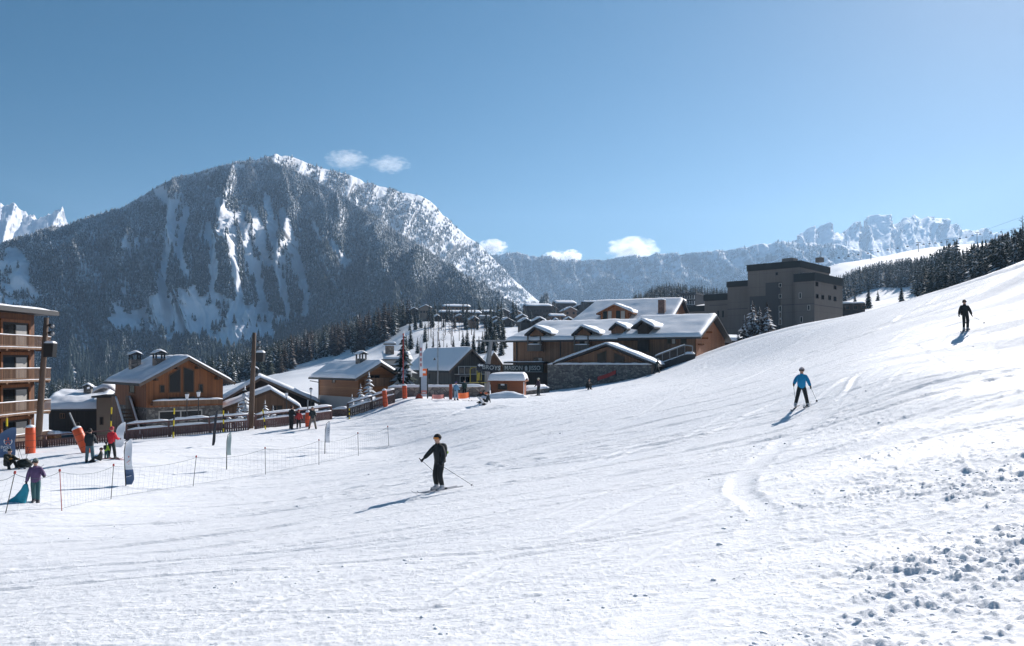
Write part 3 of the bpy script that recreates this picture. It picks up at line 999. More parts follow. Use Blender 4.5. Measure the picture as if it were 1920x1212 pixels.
def wall_frame(face, c=0.0):
    """maps (a along wall, b up, out) to local coordinates; face 'f' y=c looking -y, 'l' x=c looking -x, 'r' x=c looking +x"""
    if face == 'f': return lambda a, b, o: (a, c - o, b)
    if face == 'l': return lambda a, b, o: (c - o, a, b)
    return lambda a, b, o: (c + o, a, b)


def wbox(mb, fr, a0, a1, b0, b1, o0, o1, m=0):
    p, q = fr(a0, b0, o0), fr(a1, b1, o1)
    mb.box(*p, *q, m)


def window(par, fr, a0, a1, b0, b1, fmat=None, panes=1, fw=0.09, curtain=False, name='window'):
    f = MB(); wbox(f, fr, a0, a1, b1 - fw, b1, -0.03, 0.06); wbox(f, fr, a0, a1, b0, b0 + fw, -0.03, 0.075)
    for k in range(panes + 1):
        c = a0 + (a1 - a0 - fw) * k / panes
        wbox(f, fr, c, c + fw, b0 + fw, b1 - fw, -0.03, 0.055)
    w = f.build(name, fmat or M['frame'], par)
    g = MB(); wbox(g, fr, a0 + fw, a1 - fw, b0 + fw, b1 - fw, -0.02, 0.02)
    g.build('pane', M['glass'], w)
    if curtain:
        c = MB(); wbox(c, fr, a0 + fw + (a1 - a0) * 0.5, a1 - fw - 0.05, b0 + fw, b1 - fw - 0.05, 0.023, 0.03)
        c.build('curtain', M['curtain'], w)
    return w


def snow_sheet(fn, nu, nv, th, par, name='snow_cover', edge=0.45, L=(8, 8), seed=0, wav=0.18, bare=None):
    """a settled layer of snow over fn(u,v)->(x,y,z), u,v in 0..1; rounded at the rim"""
    us = np.linspace(0, 1, nu); vs = np.linspace(0, 1, nv)
    U_, V_ = np.meshgrid(us, vs)
    B = np.array([[fn(a, b) for a in us] for b in vs])
    du = np.minimum(U_, 1 - U_) * L[0]; dv = np.minimum(V_, 1 - V_) * L[1]
    e = np.minimum(np.clip(du / edge, 0, 1), np.clip(dv / edge, 0, 1))
    e = np.sqrt(np.clip(1 - (1 - e) ** 2, 0, 1))
    no = fbm(U_ * L[0] * 0.45 + seed * 3.1, V_ * L[1] * 0.45, 200 + seed, 3)
    t = th * (0.12 + 0.88 * e) * (1 + wav * 2 * no)
    if bare is not None: t = t * bare(U_, V_)
    T = B.copy(); T[..., 2] += t
    k = np.arange(nu * nv).reshape(nv, nu)
    top = np.stack([k[:-1, :-1], k[:-1, 1:], k[1:, 1:], k[1:, :-1]], -1).reshape(-1, 4)
    n = nu * nv
    bot = (top + n)[:, ::-1]
    ring = np.concatenate([k[0, :], k[1:, -1], k[-1, -2::-1], k[-2:0:-1, 0]])
    r2 = np.roll(ring, -1)
    side = np.stack([ring, ring + n, r2 + n, r2], -1)
    return mesh_np(name, np.vstack([T.reshape(-1, 3), B.reshape(-1, 3)]), np.vstack([top, bot, side]), [M['snow']], par, smooth=True)


def gable_roof(par, x0, x1, y0, y1, ze, zr, ov=0.8, thick=0.22, snow=0.35, fasc=None, seed=0, xm=None, snow_l=1.0, snow_r=1.0, edge=0.45):
    """ridge runs along y; eaves at x0-ov and x1+ov; returns the roof part"""
    xm = (x0 + x1) / 2 if xm is None else xm
    sl = (zr - ze) / (xm - x0); sr = (zr - ze) / (x1 - xm)
    a, b = x0 - ov, x1 + ov
    za, zb = ze - sl * ov, ze - sr * ov
    r = MB()
    r.prism([(a, za), (xm, zr), (b, zb), (b, zb + thick), (xm, zr + thick * 1.15), (a, za + thick)], y0 - ov, y1 + ov)
    ro = r.build('roof', M['roof'], par)
    f = MB()
    for q, z in ((a, za), (b, zb)):
        f.beam((q, y0 - ov - 0.035, z - 0.06 + thick * 0.55), (xm, y0 - ov - 0.035, zr - 0.06 + thick * 0.55), 0.06, 0.26)
    f.build('bargeboard', fasc or M['fascia'], ro)

    def fn(u, v):
        x = a + 0.06 + (b - a - 0.12) * u
        z = zr - sl * (xm - x) if x < xm else zr - sr * (x - xm)
        d = abs(x - xm)
        return (x, y0 - ov + 0.05 + (y1 - y0 + 2 * ov - 0.1) * v, z + thick + 0.015 + (0.04 * thick if d < 0.3 else 0))
    s = snow_sheet(fn, 41, 33, snow, ro, edge=edge, L=(b - a, y1 - y0 + 2 * ov), seed=seed,
                   bare=lambda U_, V_: np.where(U_ < 0.5, snow_l, snow_r))
    return ro


def gable_wall(par, x0, x1, y0, y1, zb, ze, zr, mat, xm=None, name='wall'):
    xm = (x0 + x1) / 2 if xm is None else xm
    m = MB(); m.prism([(x0, zb), (x1, zb), (x1, ze), (xm, zr), (x0, ze)], y0, y1)
    return m.build(name, mat, par)


def block(par, x0, x1, y0, y1, z0, z1, mat, name='wall', bevel=0):
    m = MB(); m.box(x0, y0, z0, x1, y1, z1); return m.build(name, mat, par, bevel=bevel)


def chimney(par, x, y, z0, z1, w=0.9, mat=None, cap=0.5):
    m = MB(); m.box(x - w / 2, y - w / 2, z0, x + w / 2, y + w / 2, z1)
    c = m.build('chimney', mat or M['stone_w'], par)
    k = MB()
    for i, j in ((-1, -1), (1, -1), (1, 1), (-1, 1)):
        k.box(x + i * w * .42 - .07, y + j * w * .42 - .07, z1 + 0.003, x + i * w * .42 + .07, y + j * w * .42 + .07, z1 + cap)
    k.prism([(x - w * .72, z1 + cap + .003), (x + w * .72, z1 + cap + .003), (x, z1 + cap + 0.3)], y - w * .72, y + w * .72)
    k.build('chimney_cap', M['roof'], c)
    snow_sheet(lambda u, v: (x - w * .7 + 1.4 * w * u, y - w * .7 + 1.4 * w * v, z1 + cap + 0.31 - abs(u - .5) * 0.58 + .01), 9, 7, 0.16, c, edge=0.3, L=(1.3, 1.3))
    return c


def snow_bar(par, p, q, w=0.2, h=0.14, name='snow_cover'):
    """a pillow of snow lying along a rail"""
    p = Vector(p); q = Vector(q); n = max(3, int((q - p).length / 0.5) + 1)
    mb = MB(); pts = [p.lerp(q, i / (n - 1)) for i in range(n)]
    d = (q - p).normalized(); s = Vector((-d.y, d.x, 0)).normalized() * (w / 2)
    vs = []; fs = []
    for i, c in enumerate(pts):
        k = (0.35 if i in (0, n - 1) else 1) * (0.8 + 0.35 * random.random())
        for a, b in ((-1, 0), (-0.95, .55), (-.5, .95), (.5, .95), (.95, .55), (1, 0)):
            vs.append(c + s * a + Vector((0, 0, h * b * k)))
    for i in range(n - 1):
        for j in range(6):
            j2 = (j + 1) % 6
            fs.append((i * 6 + j, i * 6 + j2, i * 6 + 6 + j2, i * 6 + 6 + j))
    fs.append((5, 4, 3, 2, 1, 0)); fs.append(tuple((n - 1) * 6 + k for k in range(6)))
    return mb.add(vs, fs).build(name, M['snow'], par, smooth=True)


# --- main chalet ----------------------------------------------------------------
S = Site('chalet', 'orange timber chalet with two stone chimneys and big gable windows behind the brown fence', 'chalet', 274, 80, 42, -8.2)
r0 = S.root
w = S.x(418); L = S.y(216); ze = S.z(714); zr = S.z(674, w / 2)
zs = S.z(765)
block(r0, 0.02, w - 0.02, 0.02, L - 0.02, -0.5, zs, M['stone'], 'stone_base')
gable_wall(r0, 0, w, 0, L, zs + 0.003, ze, zr, M['wood_or'])
ro = gable_roof(r0, 0, w, 0, L, ze + 0.02, zr + 0.02, 0.95, 0.2, 0.22, seed=1)
for pxx, yy in ((253, 3.4), (298, 7.2)):
    cx_ = 1.6 if pxx < 270 else 2.4
    chimney(ro, cx_, S.y(pxx, cx_) if 0.5 < S.y(pxx, cx_) < L else yy, ze - 0.3, zr + (0.1 if pxx > 270 else 0.0), 1.0, M['stone_w'])
ff = wall_frame('f')
for a, b in ((316, 339), (343, 364)):                         # tall raked windows under the gable
    x0, x1 = S.x(a), S.x(b)
    zb0 = S.z(737, x0)
    sl = (zr - ze) / (w / 2)
    zt = lambda x: ze + sl * min(x, w - x) - 0.62
    m = MB(); m.prism([(x0, zb0), (x1, zb0), (x1, zt(x1)), (x0, zt(x0))], -0.06, 0.05)
    wn = m.build('window', M['frame'], r0)
    m = MB(); m.prism([(x0 + .1, zb0 + .1), (x1 - .1, zb0 + .1), (x1 - .1, zt(x1) - .12), (x0 + .1, zt(x0) - .12)], -0.075, -0.02)
    m.build('pane', M['glass'], wn)
window(r0, ff, S.x(299), S.x(309), S.z(737, 1.5), S.z(722, 1.5))
window(r0, ff, S.x(372), S.x(381), S.z(737, w - 2), S.z(720, w - 2))
window(r0, ff, S.x(316), S.x(366), S.z(752, w / 2), S.z(744, w / 2), M['frame'], 4)
window(r0, ff, S.x(297), S.x(379), S.z(789, w / 2), S.z(769, w / 2), M['frame_w'], 2, 0.12)
m = MB(); m.box(0.4, -0.85, S.z(761), w - 0.4, -0.003, S.z(757)); m.box(0.4, -0.85, S.z(757) + 0.003, w - 0.4, -0.77, S.z(757) + 0.25)
bal = m.build('balcony', M['wood_br'], r0)
snow_bar(bal, (0.4, -0.8, S.z(757) + 0.255), (w - 0.4, -0.8, S.z(757) + 0.255), 0.3, 0.2)
m = MB()
for z_ in (0.8, 1.8, 2.7):
    pass
for k in range(4):                                              # purlin ends under the gable
    xx = w * (0.1 + 0.266 * k); zz = ze + (zr - ze) * (1 - abs(xx - w / 2) / (w / 2)) - 0.3
    m = MB(); m.box(xx - 0.12, -0.9, zz - 0.14, xx + 0.12, 0.05, zz + 0.1)
    m.build('purlin', M['beam'], ro)
window(r0, wall_frame('l'), S.y(253), S.y(243), S.z(739, 0, 2), S.z(718, 0, 2))
m = MB(); y0_, y1_ = S.y(258) if S.y(258) > 0 else 0.3, S.y(232)
m.prism([(0.2, -0.3), (5.4, -0.3), (5.4, S.z(742, 0, 6)), (4.2, S.z(742, 0, 6)), (0.2, 0.6)], 0.6, 0.75, axis='y')
m.prism([(0.2, -0.3), (5.4, -0.3), (5.4, S.z(742, 0, 6)), (4.2, S.z(742, 0, 6)), (0.2, 0.6)], -0.75, -0.6, axis='y')
for k in range(10):
    t_ = k / 10
    m.box(0.3 + 4 * t_, -0.597, 0.1 + 0.35 * k, 0.8 + 4 * t_, 0.597, 0.2 + 0.35 * k)
stair = m.build('outside_stair', M['wood_br'], r0)
stair.location = (-1.0, -0.1, 0); stair.rotation_euler = (0, 0, R(90))
snow_bar(stair, (0.2, 0.67, 0.61), (4.2, 0.67, S.z(742, 0, 6) + 0.01), 0.2, 0.12)
snow_bar(stair, (0.2, -0.67, 0.61), (4.2, -0.67, S.z(742, 0, 6) + 0.01), 0.2, 0.12)

# --- dark house to the left of it ------------------------------------------------
S = Site('house', 'low dark house with thick drooping snow on its roof, left of the orange chalet', 'house', 86, 92, 12, -9.0)
r0 = S.root
w = S.x(181); d_ = 7.0
ze = S.z(770, w * 0.6)
block(r0, 0.3, w, 0, d_, -0.6, ze, M['wood_dk'])
window(r0, ff, S.x(112), S.x(122), S.z(785, 2), S.z(775, 2), M['wood_br'], 2)
window(r0, ff, S.x(138), S.x(150), S.z(812, 4), S.z(792, 4), M['plaster_tan'], 2)
m = MB(); m.prism([(0, ze), (d_ * 0.9, ze + 1.7), (d_ * 0.9, ze + 1.9), (0, ze + 0.2)], -0.3, w + 0.6, axis='y')
ro = m.build('roof', M['roof'], r0)
me = ro.data
for v in me.vertices: v.co = (v.co.y, v.co.x - 0.9, v.co.z)
me.flip_normals()
snow_sheet(lambda u, v: (-0.3 + (w + 0.9) * u, -0.95 + d_ * 0.9 * v, ze + 0.215 + 1.7 * v), 41, 21, 0.62, ro, edge=0.35, L=(w, d_), seed=4, wav=0.25)
chimney(ro, S.x(165, 3.5), 3.6, ze + 0.8, S.z(730, 5, 3.5), 0.8, M['stone'], 0.3)
S = Site('house', 'tan plastered house end with rounded snowy roof, between dark house and orange chalet', 'house', 181, 90, 12, -9.0)
r0 = S.root
w = S.x(214)
ze = S.z(746)
block(r0, 0, w, 0, 5, -0.5, ze, M['plaster_tan'])
window(r0, ff, S.x(187), S.x(194), S.z(797, .5), S.z(782, .5), M['wood_dk'])
m = MB(); m.box(-0.4, -0.5, ze + 0.002, w + 0.4, 5.3, ze + 0.2); ro = m.build('roof', M['roof'], r0)
snow_sheet(lambda u, v: (-0.4 + (w + 0.8) * u, -0.5 + 5.8 * v, ze + 0.205 + 0.9 * math.sin(math.pi * min(1, u * 0.8 + 0.1))), 21, 17, 0.5, ro, edge=0.8, L=(w, 6), seed=5)

# --- two low gabled houses right of the chalet -------------------------------------
S = Site('house', 'low wide brown house with snowy roof, behind the smaller gabled annex', 'house', 412, 97, 18, -9.0)
r0 = S.root
w = S.x(590); ze = S.z(756, w / 2); zr = S.z(712, w / 2)
gable_wall(r0, 0, w, 0, 9, -0.5, ze, zr, M['wood_dk'], xm=w * 0.42)
ro = gable_roof(r0, 0, w, 0, 9, ze + .02, zr + .02, 0.7, 0.22, 0.4, seed=6, xm=w * 0.42)
chimney(ro, w * 0.36, 4, zr - 1, zr + 0.7, 0.8, M['stone'])
S = Site('house', 'small brown gabled annex behind the fence, below the wide snowy roof', 'house', 424, 87, 20, -9.0)
r0 = S.root
w = S.x(556); ze = S.z(765, w / 2); zr = S.z(735, w / 2)
gable_wall(r0, 0, w, 0, 6, -0.5, ze, zr, M['wood_br'], xm=w * 0.62)
window(r0, ff, S.x(508), S.x(530), S.z(780, w * .7), S.z(760, w * .7), M['frame'], 2)
ro = gable_roof(r0, 0, w, 0, 6, ze + .02, zr + .02, 0.6, 0.2, 0.42, seed=7, xm=w * 0.62, fasc=M['beam'])

# --- second chalet ---------------------------------------------------------------
S = Site('chalet', 'honey coloured chalet with thick snow and stone chimney above the fenced stair', 'chalet', 672, 95, 40, -8.2)
r0 = S.root
w = S.x(742); L = S.y(597); ze = S.z(706); zr = S.z(684, w / 2)
zp = S.z(746)
block(r0, 0.03, w - .03, 0.03, L - .03, -0.5, zp, M['plaster'], 'plaster_base')
gable_wall(r0, 0, w, 0, L, zp + .003, ze, zr, M['wood_or_h'])
ro = gable_roof(r0, 0, w, 0, L, ze + .02, zr + .02, 0.95, 0.2, 0.38, seed=8)
chimney(ro, w * 0.42, 3.2, zr - 1.2, zr + 0.75, 1.0, M['stone'])
fl = wall_frame('l')
window(r0, fl, S.y(629), S.y(623), S.z(719, 0, 5), S.z(711, 0, 5))
window(r0, ff, S.x(690), S.x(712), S.z(716, 2), S.z(703, 2), M['frame'], 2)
m = MB(); m.box(0.3, -1.0, S.z(725), w + 0.4, -0.003, S.z(725) + 0.12); m.box(0.3, -1.0, S.z(725) + 0.123, w + 0.4, -0.93, S.z(725) + 1.0)
m.build('balcony', M['wood_br'], r0)
block(r0, -0.02, 0.01, 1.5, 4.0, 0.0, 2.0, M['wood_dk'], 'garage_door')
m = MB(); m.tube([(-0.1, L - 0.3, ze - 0.1), (-0.1, L - 0.3, 0)], 0.06, 6); m.tube([(-0.95, L + 0.5, ze - 0.7), (-0.1, L - 0.3, ze - 0.9)], 0.05, 6)
m.build('downpipe', M['metal_dk'], r0)

# --- grey houses in the middle -------------------------------------------------------
S = Site('house', 'pale house with tall flat-capped chimney half hidden by the big spruce', 'house', 722, 132, 12, -6.0)
r0 = S.root
w = S.x(770); ze = S.z(676)
block(r0, 0, w, 0, 6, -1.5, ze, M['plaster'])
m = MB(); m.box(-0.3, -0.4, ze + .002, w + .3, 6.3, ze + .2); ro = m.build('roof', M['roof'], r0)
snow_sheet(lambda u, v: (-.3 + (w + .6) * u, -.4 + 6.7 * v, ze + .205 + 1.3 * v), 21, 15, 0.3, ro, L=(w, 6), seed=9)
c = MB(); c.box(0.2, 2, ze, 1.6, 3.4, S.z(648)); ch = c.build('chimney', M['stone_w'], ro)
c = MB(); c.box(-0.1, 1.6, S.z(646), 1.9, 3.8, S.z(646) + .2); c.build('chimney_cap', M['roof'], ch)
snow_sheet(lambda u, v: (-.1 + 2 * u, 1.6 + 2.2 * v, S.z(646) + .205), 9, 9, 0.35, ch, L=(2, 2), edge=.4)
window(r0, ff, S.x(726), S.x(740), S.z(703, 0), S.z(685, 0), M['wood_gr'], 2)

S = Site('house', 'grey timber house with steep gable and boarded balcony behind the stone wall', 'house', 846, 112, 34, -5.6)
r0 = S.root
w = S.x(912); L = S.y(772); ze = S.z(690); zr = S.z(657, w / 2)
gable_wall(r0, 0, w, 0, L, -0.6, ze, zr, M['wood_gr'])
ro = gable_roof(r0, 0, w, 0, L, ze + .02, zr + .02, 0.8, 0.2, 0.3, seed=10)
m = MB()                                                       # little dormer on the long left slope
yd = S.y(818, 1.0); zd = ze + 0.3
m.prism([(-1.3, 0), (1.3, 0), (0, 1.15)], 0.0, 2.6, axis='y')
dm = m.build('dormer', M['wood_dk'], ro)
dm.location = (0.7, yd, zd); dm.rotation_euler = (0, 0, R(-90))
snow_sheet(lambda u, v: (-1.45 + 2.9 * u, 0.0 + 2.4 * v, 1.2 - abs(u - .5) * 2.45 + .01), 17, 9, 0.2, dm, edge=.3, L=(2.9, 2.4), seed=11)
m = MB(); m.box(0.5, -1.1, S.z(703), w - 0.4, -0.003, S.z(703) + .12)
for k in range(6):
    m.box(0.55 + (w - 1.1) * k / 5.0, -1.1, S.z(703) + .123, 0.62 + (w - 1.1) * k / 5.0, -1.03, S.z(688))
m.box(0.5, -1.12, S.z(688) + .003, w - .4, -1.02, S.z(688) + .1)
bal = m.build('balcony', M['frame_w'], r0)
m = MB()
for k in range(5):
    a = 0.75 + (w - 1.1) * k / 5.0
    m.box(a, -1.075, S.z(702) + .13, a + (w - 1.1) / 5 - 0.25, -1.04, S.z(690))
m.build('balcony_panel', M['plaster_tan'], bal)
window(r0, ff, S.x(862), S.x(882), S.z(718, 2), S.z(705, 2), M['frame_w'], 2)
window(r0, fl, S.y(806), S.y(802), S.z(711, 0, 4), S.z(702, 0, 4), M['wood_dk'])
S = Site('house', 'small brown gabled house squeezed between grey house and sign-bearing hotel', 'house', 906, 122, 10, -5.0)
r0 = S.root
w = S.x(945); ze = S.z(692); zr = S.z(664, w / 2)
gable_wall(r0, 0, w, 0, 6, -0.6, ze, zr, M['wood_br']); gable_roof(r0, 0, w, 0, 6, ze + .02, zr + .02, .5, .18, .3, seed=12)
window(r0, ff, S.x(918), S.x(932), S.z(708, 1), S.z(696, 1), M['frame'], 2)

# --- kiosk -------------------------------------------------------------------------
S = Site('kiosk', 'little orange wooden kiosk with thick snow cap and serving hatch', 'kiosk', 920, 88, -8, GZ(*P(940, 0, 88).xy) - 0.2)
r0 = S.root
w = S.x(981); ze = S.z(716)
block(r0, 0, w, 0, 2.6, 0, ze, M['wood_hut'])
m = MB(); m.box(-0.25, -0.45, ze + .002, w + .25, 2.9, ze + .12); ro = m.build('roof', M['wood_hut'], r0)
snow_sheet(lambda u, v: (-.25 + (w + .5) * u, -.45 + 3.3 * v, ze + .125 + .25 * math.sin(math.pi * v)), 29, 15, 0.62, ro, edge=.3, L=(w, 3.3), seed=13, wav=.1)
window(r0, ff, S.x(932), S.x(953), S.z(733, 1), S.z(718, 1), M['wood_or'], 1, .12, name='serving_hatch')
m = MB(); m.box(S.x(939), -.04, S.z(723, 1), S.x(946), -.025, S.z(719, 1)); m.build('notice', M['white'], r0)
m = MB(); m.tube([(w + .08, -.1, ze), (w + .08, -.1, 0)], .05, 6); m.build('downpipe', M['white'], r0)

# --- hotel ---------------------------------------------------------------------------
S = Site('hotel', 'long brown timber hotel with snowy dormers and a dark sign board on its front', 'hotel', 962, 120, -28, -6.2)
r0 = S.root
x1, x2 = S.x(1178), S.x(1306)
zeA = S.z(637, x1 * 0.5); zrA = S.z(607, x1 * .5, 7.5); DA = 15.0
block(r0, 0, x1 - .01, 0, DA, -0.5, zeA, M['wood_br'])


def side_roof(par, xa, xb, ya, yb, ze_, zr_, yr, ov, sn, seed, hipl=0.0, slide=None):
    """ridge along x at depth yr, eave at ya-ov"""
    s = (zr_ - ze_) / (yr - ya)
    zf = ze_ - s * ov; zb = zr_ - s * (yb + ov - yr)
    r = MB()
    n = len(r.v)
    T = 0.22
    A = [(xa - ov, ya - ov, zf), (xb + ov, ya - ov, zf), (xb + ov, yr, zr_), (xa - ov + hipl, yr, zr_), (xb + ov, yb + ov, zb), (xa - ov, yb + ov, zb)]
    vs = A + [(x, y, z + T) for x, y, z in A]
    r.add(vs, [(0, 3, 2, 1), (3, 5, 4, 2), (6, 7, 8, 9), (9, 8, 10, 11), (0, 1, 7, 6), (1, 2, 8, 7), (2, 4, 10, 8), (4, 5, 11, 10), (5, 3, 9, 11), (3, 0, 6, 9)])
    ro_ = r.build('roof', M['roof'], par)

    def fn(u, v):
        y = ya - ov + .08 + (yb - ya + 2 * ov - .16) * v
        q = (y - (ya - ov)) / (yr - ya + ov) if y < yr else (yb + ov - y) / (yb + ov - yr)
        z = zf + (zr_ - zf) * q if y < yr else zb + (zr_ - zb) * q
        x = (xa - ov + .05 + hipl * q) + (xb - xa + 2 * ov - .1 - hipl * q) * u
        return (x, y, z + T + .015)
    snow_sheet(fn, max(31, int((xb - xa) * 2.5)), 41, sn, ro_, edge=.5, L=(xb - xa, yb - ya), seed=seed, bare=slide)
    return ro_


roA = side_roof(r0, 0, x1 + 1.0, 0, DA, zeA + .02, zrA, 7.5, 1.0, 0.36, 14, 1.8)
ya2 = -0.6; DB = 15.5
zeB = S.z(632, (x1 + x2) / 2, ya2); zrB = S.z(596, (x1 + x2) / 2, 7.3)
block(r0, x1, x2, ya2, DB, -0.5, zeB, M['wood_br'], 'right_wing_wall')
m = MB()                                                        # orange boarded gable end on the right
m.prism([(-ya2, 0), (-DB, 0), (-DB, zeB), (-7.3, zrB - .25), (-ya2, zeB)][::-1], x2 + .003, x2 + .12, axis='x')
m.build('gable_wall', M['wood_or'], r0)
roB = side_roof(r0, x1, x2, ya2, DB, zeB + .02, zrB, 7.3, 1.0, 0.34, 15)
m = MB()
for k in range(3):
    yy = ya2 + .8 + 2.2 * k
    m = MB(); m.box(x2 + .13, yy, zeB - 1.2 + .9 * k, x2 + 1.0, yy + .25, zeB - .95 + .9 * k)
    m.build('purlin', M['wood_or'], roB)


def dormer(a, b, ptop, peave, pbot, gl, gr, y0=-0.35, balcony=True, seed=20, mat=None):
    xa, xb = S.x(a, y0), S.x(b, y0); xm = (xa + xb) / 2
    zt, zee, zb_ = S.z(ptop, xm, y0), S.z(peave, xm, y0), S.z(pbot, xm, y0)
    m = MB(); m.prism([(xa, zb_), (xb, zb_), (xb, zee), (xm, zee + (zt - zee) * 0.75), (xa, zee)], y0, 4.0)
    dr = m.build('dormer', mat or M['wood_br'], roA)
    ga, gb = S.x(gl, y0 - .9), S.x(gr, y0 - .9); gm = xm
    m = MB(); m.prism([(ga, zee - .25), (gm, zt - .28), (gb, zee - .25), (gb, zee - .02), (gm, zt), (ga, zee - .02)], y0 - .9, 4.2)
    m.build('dormer_roof', M['roof'], dr)

    def fn(u, v):
        x = ga + (gb - ga) * u
        z = zee - .02 + (zt - zee + .02) * (1 - abs(x - gm) / (gm - ga if x < gm else gb - gm))
        return (x, y0 - .88 + 5.0 * v, z + .012)
    snow_sheet(fn, 25, 17, .38, dr, edge=.35, L=(gb - ga, 5), seed=seed, bare=lambda U_, V_: 0.45 + 0.75 * U_)
    f_ = wall_frame('f', y0)
    if balcony:
        window(dr, f_, xa + .45, xb - .2, zee - 1.65, zee - .15, M['frame'], 2, curtain=True)
        m = MB(); m.box(xa - .1, y0 - .75, zb_ + 0.1, xb + .1, y0 - .003, zb_ + .22)
        m.box(xa - .1, y0 - .78, zb_ + .223, xb + .1, y0 - .72, zb_ + 1.05)
        for q in (xa - .05, xb - .1): m.box(q, y0 - .9, zb_ + 1.053, q + .15, y0 - .72, zee - .26)
        bl = m.build('dormer_balcony', M['wood_gr'], dr)
        snow_bar(bl, (xa - .1, y0 - .75, zb_ + 1.055), (xb + .1, y0 - .75, zb_ + 1.055), .25, .15)
    return dr


dormer(994, 1018, 613, 627, 660, 983, 1033, seed=21)
dormer(1081, 1107, 612, 627, 661, 1071, 1124, seed=22)
dormer(1196, 1216, 601, 614, 660, 1183, 1226, y0=-0.95, balcony=False, seed=23, mat=M['wood_dk'])
dormer(1146, 1170, 606, 617, 625, 1141, 1175, y0=0.2, balcony=False, seed=24)
for a, b, t_, bo in ((1000, 1018, 670, 681), (1150, 1172, 652, 668)):
    window(r0, ff, S.x(a), S.x(b), S.z(bo, S.x(a)), S.z(t_, S.x(a)), M['frame'], 2, curtain=True)
fB = wall_frame('f', ya2)
for a, b, t_, bo in ((1250, 1268, 634, 646), (1276, 1288, 634, 648)):
    window(r0, fB, S.x(a, ya2), S.x(b, ya2), S.z(bo, S.x(a), ya2), S.z(t_, S.x(a), ya2), M['frame'], 1 if a > 1270 else 2, curtain=a < 1270)
for a, b in ((982, 994), (1000, 1018)):
    window(r0, ff, S.x(a), S.x(b), S.z(733, 2), S.z(706, 2), M['wood_dk'], 2)
m = MB()
for p_ in (969, 1051):
    m = MB(); m.tube([(S.x(p_), -.1, zeA - .1), (S.x(p_), -.1, 1.0)], .08, 6)
    m.build('downpipe', M['metal_dk'], r0)
m = MB(); xs0, xs1 = S.x(944, -1.6), S.x(1019, -1.6)
m.box(xs0, -1.6, S.z(682, 2), xs1, 0.3, S.z(679, 2)); m.build('awning', M['roof'], r0)
snow_bar(r0, (xs0, -1.3, S.z(679, 2) + .003), (xs1, -1.3, S.z(679, 2) + .003), .8, .1)
m = MB(); m.box(xs0, -1.75, S.z(698.5, 2), xs1, -1.62, S.z(683.5, 2)); sgn = m.build('sign_board', mat_plain('sign_green_black', (0.018, 0.030, 0.030), .5), r0)
S_HOTEL, SIGN_Z, SIGN_X, SIGN_O = S, (S.z(698.5, 2), S.z(683.5, 2)), (xs0, xs1), sgn
block(r0, xs0, x1 * 0.35, -1.55, -1.5, -.4, S.z(699, 2), M['wood_dk'], 'shopfront')

# --- stone gabled annex in front of the hotel ---------------------------------------
S = Site('annex', 'stone walled annex with wide snow covered gable in front of the hotel', 'annex', 1029, 101, -18, -6.0)
r0 = S.root
w = S.x(1222); zst = S.z(684, w * .4); ze = zst + 0.15; zr = S.z(649, w * .56)
xm = S.x(1137)
block(r0, -0.05, w, -0.4, 7, -0.8, zst, M['stone'], 'stone_base')
snow_bar(r0, (-.05, -.15, zst + .003), (w, -.15, zst + .003), .6, .25)
m = MB(); m.prism([(0.9, zst), (w - .3, zst), (xm, zr - .1)], 0.3, 7); m.build('wall', M['wood_br'], r0)
m = MB()
ga, gb = S.x(1036, -.6), S.x(1234, -.6)
m.prism([(ga, zst - .05), (xm, zr), (gb, zst - .25), (gb, zst - .03), (xm, zr + .25), (ga, zst + .17)], -0.6, 7.4)
ro = m.build('roof', M['roof'], r0)


def fnL(u, v):
    x = ga + .05 + (gb - ga - .1) * u
    z = zst + .19 + (zr + .06 - zst) * (1 - (xm - x) / (xm - ga)) if x < xm else zst - .01 + (zr + .26 - zst) * (1 - (x - xm) / (gb - xm))
    return (x, -.55 + 7.9 * v, z + .015)


snow_sheet(fnL, 51, 21, .3, ro, edge=.35, L=(gb - ga, 8), seed=25)
fA = wall_frame('f', 0.3)
for a, b in ((1118, 1137), (1150, 1171)):
    xa, xb = S.x(a), S.x(b)
    m = MB(); tz = lambda x: zst + (zr - zst) * (1 - abs(x - xm) / (xm - ga)) - .5
    m.prism([(xa, zst + .1), (xb, zst + .1), (xb, tz(xb)), (xa, tz(xa))], 0.22, 0.35)
    wn = m.build('window', M['frame'], r0)
    m = MB(); m.prism([(xa + .1, zst + .2), (xb - .1, zst + .2), (xb - .1, tz(xb) - .12), (xa + .1, tz(xa) - .12)], 0.19, 0.3)
    m.build('pane', M['glass'], wn)

# --- glazed stair beside the hotel -----------------------------------------------------
S = Site('outside_staircase', 'glass sided staircase with snow along its handrails, right of the stone annex', 'staircase', 1228, 103, -10, -2.6)
r0 = S.root
a0, a1, a2 = 0.0, S.x(1284), S.x(1299)
z0_, z1_ = S.z(686), S.z(668)
h0, h1 = S.z(668), S.z(647, a1)
m = MB()
for yy in (0.0, 1.5):
    m.beam((a0, yy, h0), (a1, yy, h1), .08, .1); m.beam((a1, yy, h1), (a2, yy, h1 - .15), .08, .1)
    for t_ in (0, .25, .5, .75, 1): m.beam((a0 + (a1 - a0) * t_, yy, h0 + (h1 - h0) * t_ - .06), (a0 + (a1 - a0) * t_, yy, h0 + (h1 - h0) * t_ - 1.2), .06)
    m.beam((a2, yy, h1 - .2), (a2, yy, h1 - 1.3), .06)
m.build('handrail', M['metal'], r0)
for yy in (0.0, 1.5):
    snow_bar(r0, (a0, yy, h0 + .055), (a1, yy, h1 + .055), .16, .12)
m = MB()
m.prism([(a0, -1), (a2 + .3, -1), (a2 + .3, h1 - 1.25), (a1, h1 - 1.2), (a0, h0 - 1.2)], -.1, 1.6); st_ = m.build('steps', M['metal_dk'], r0)
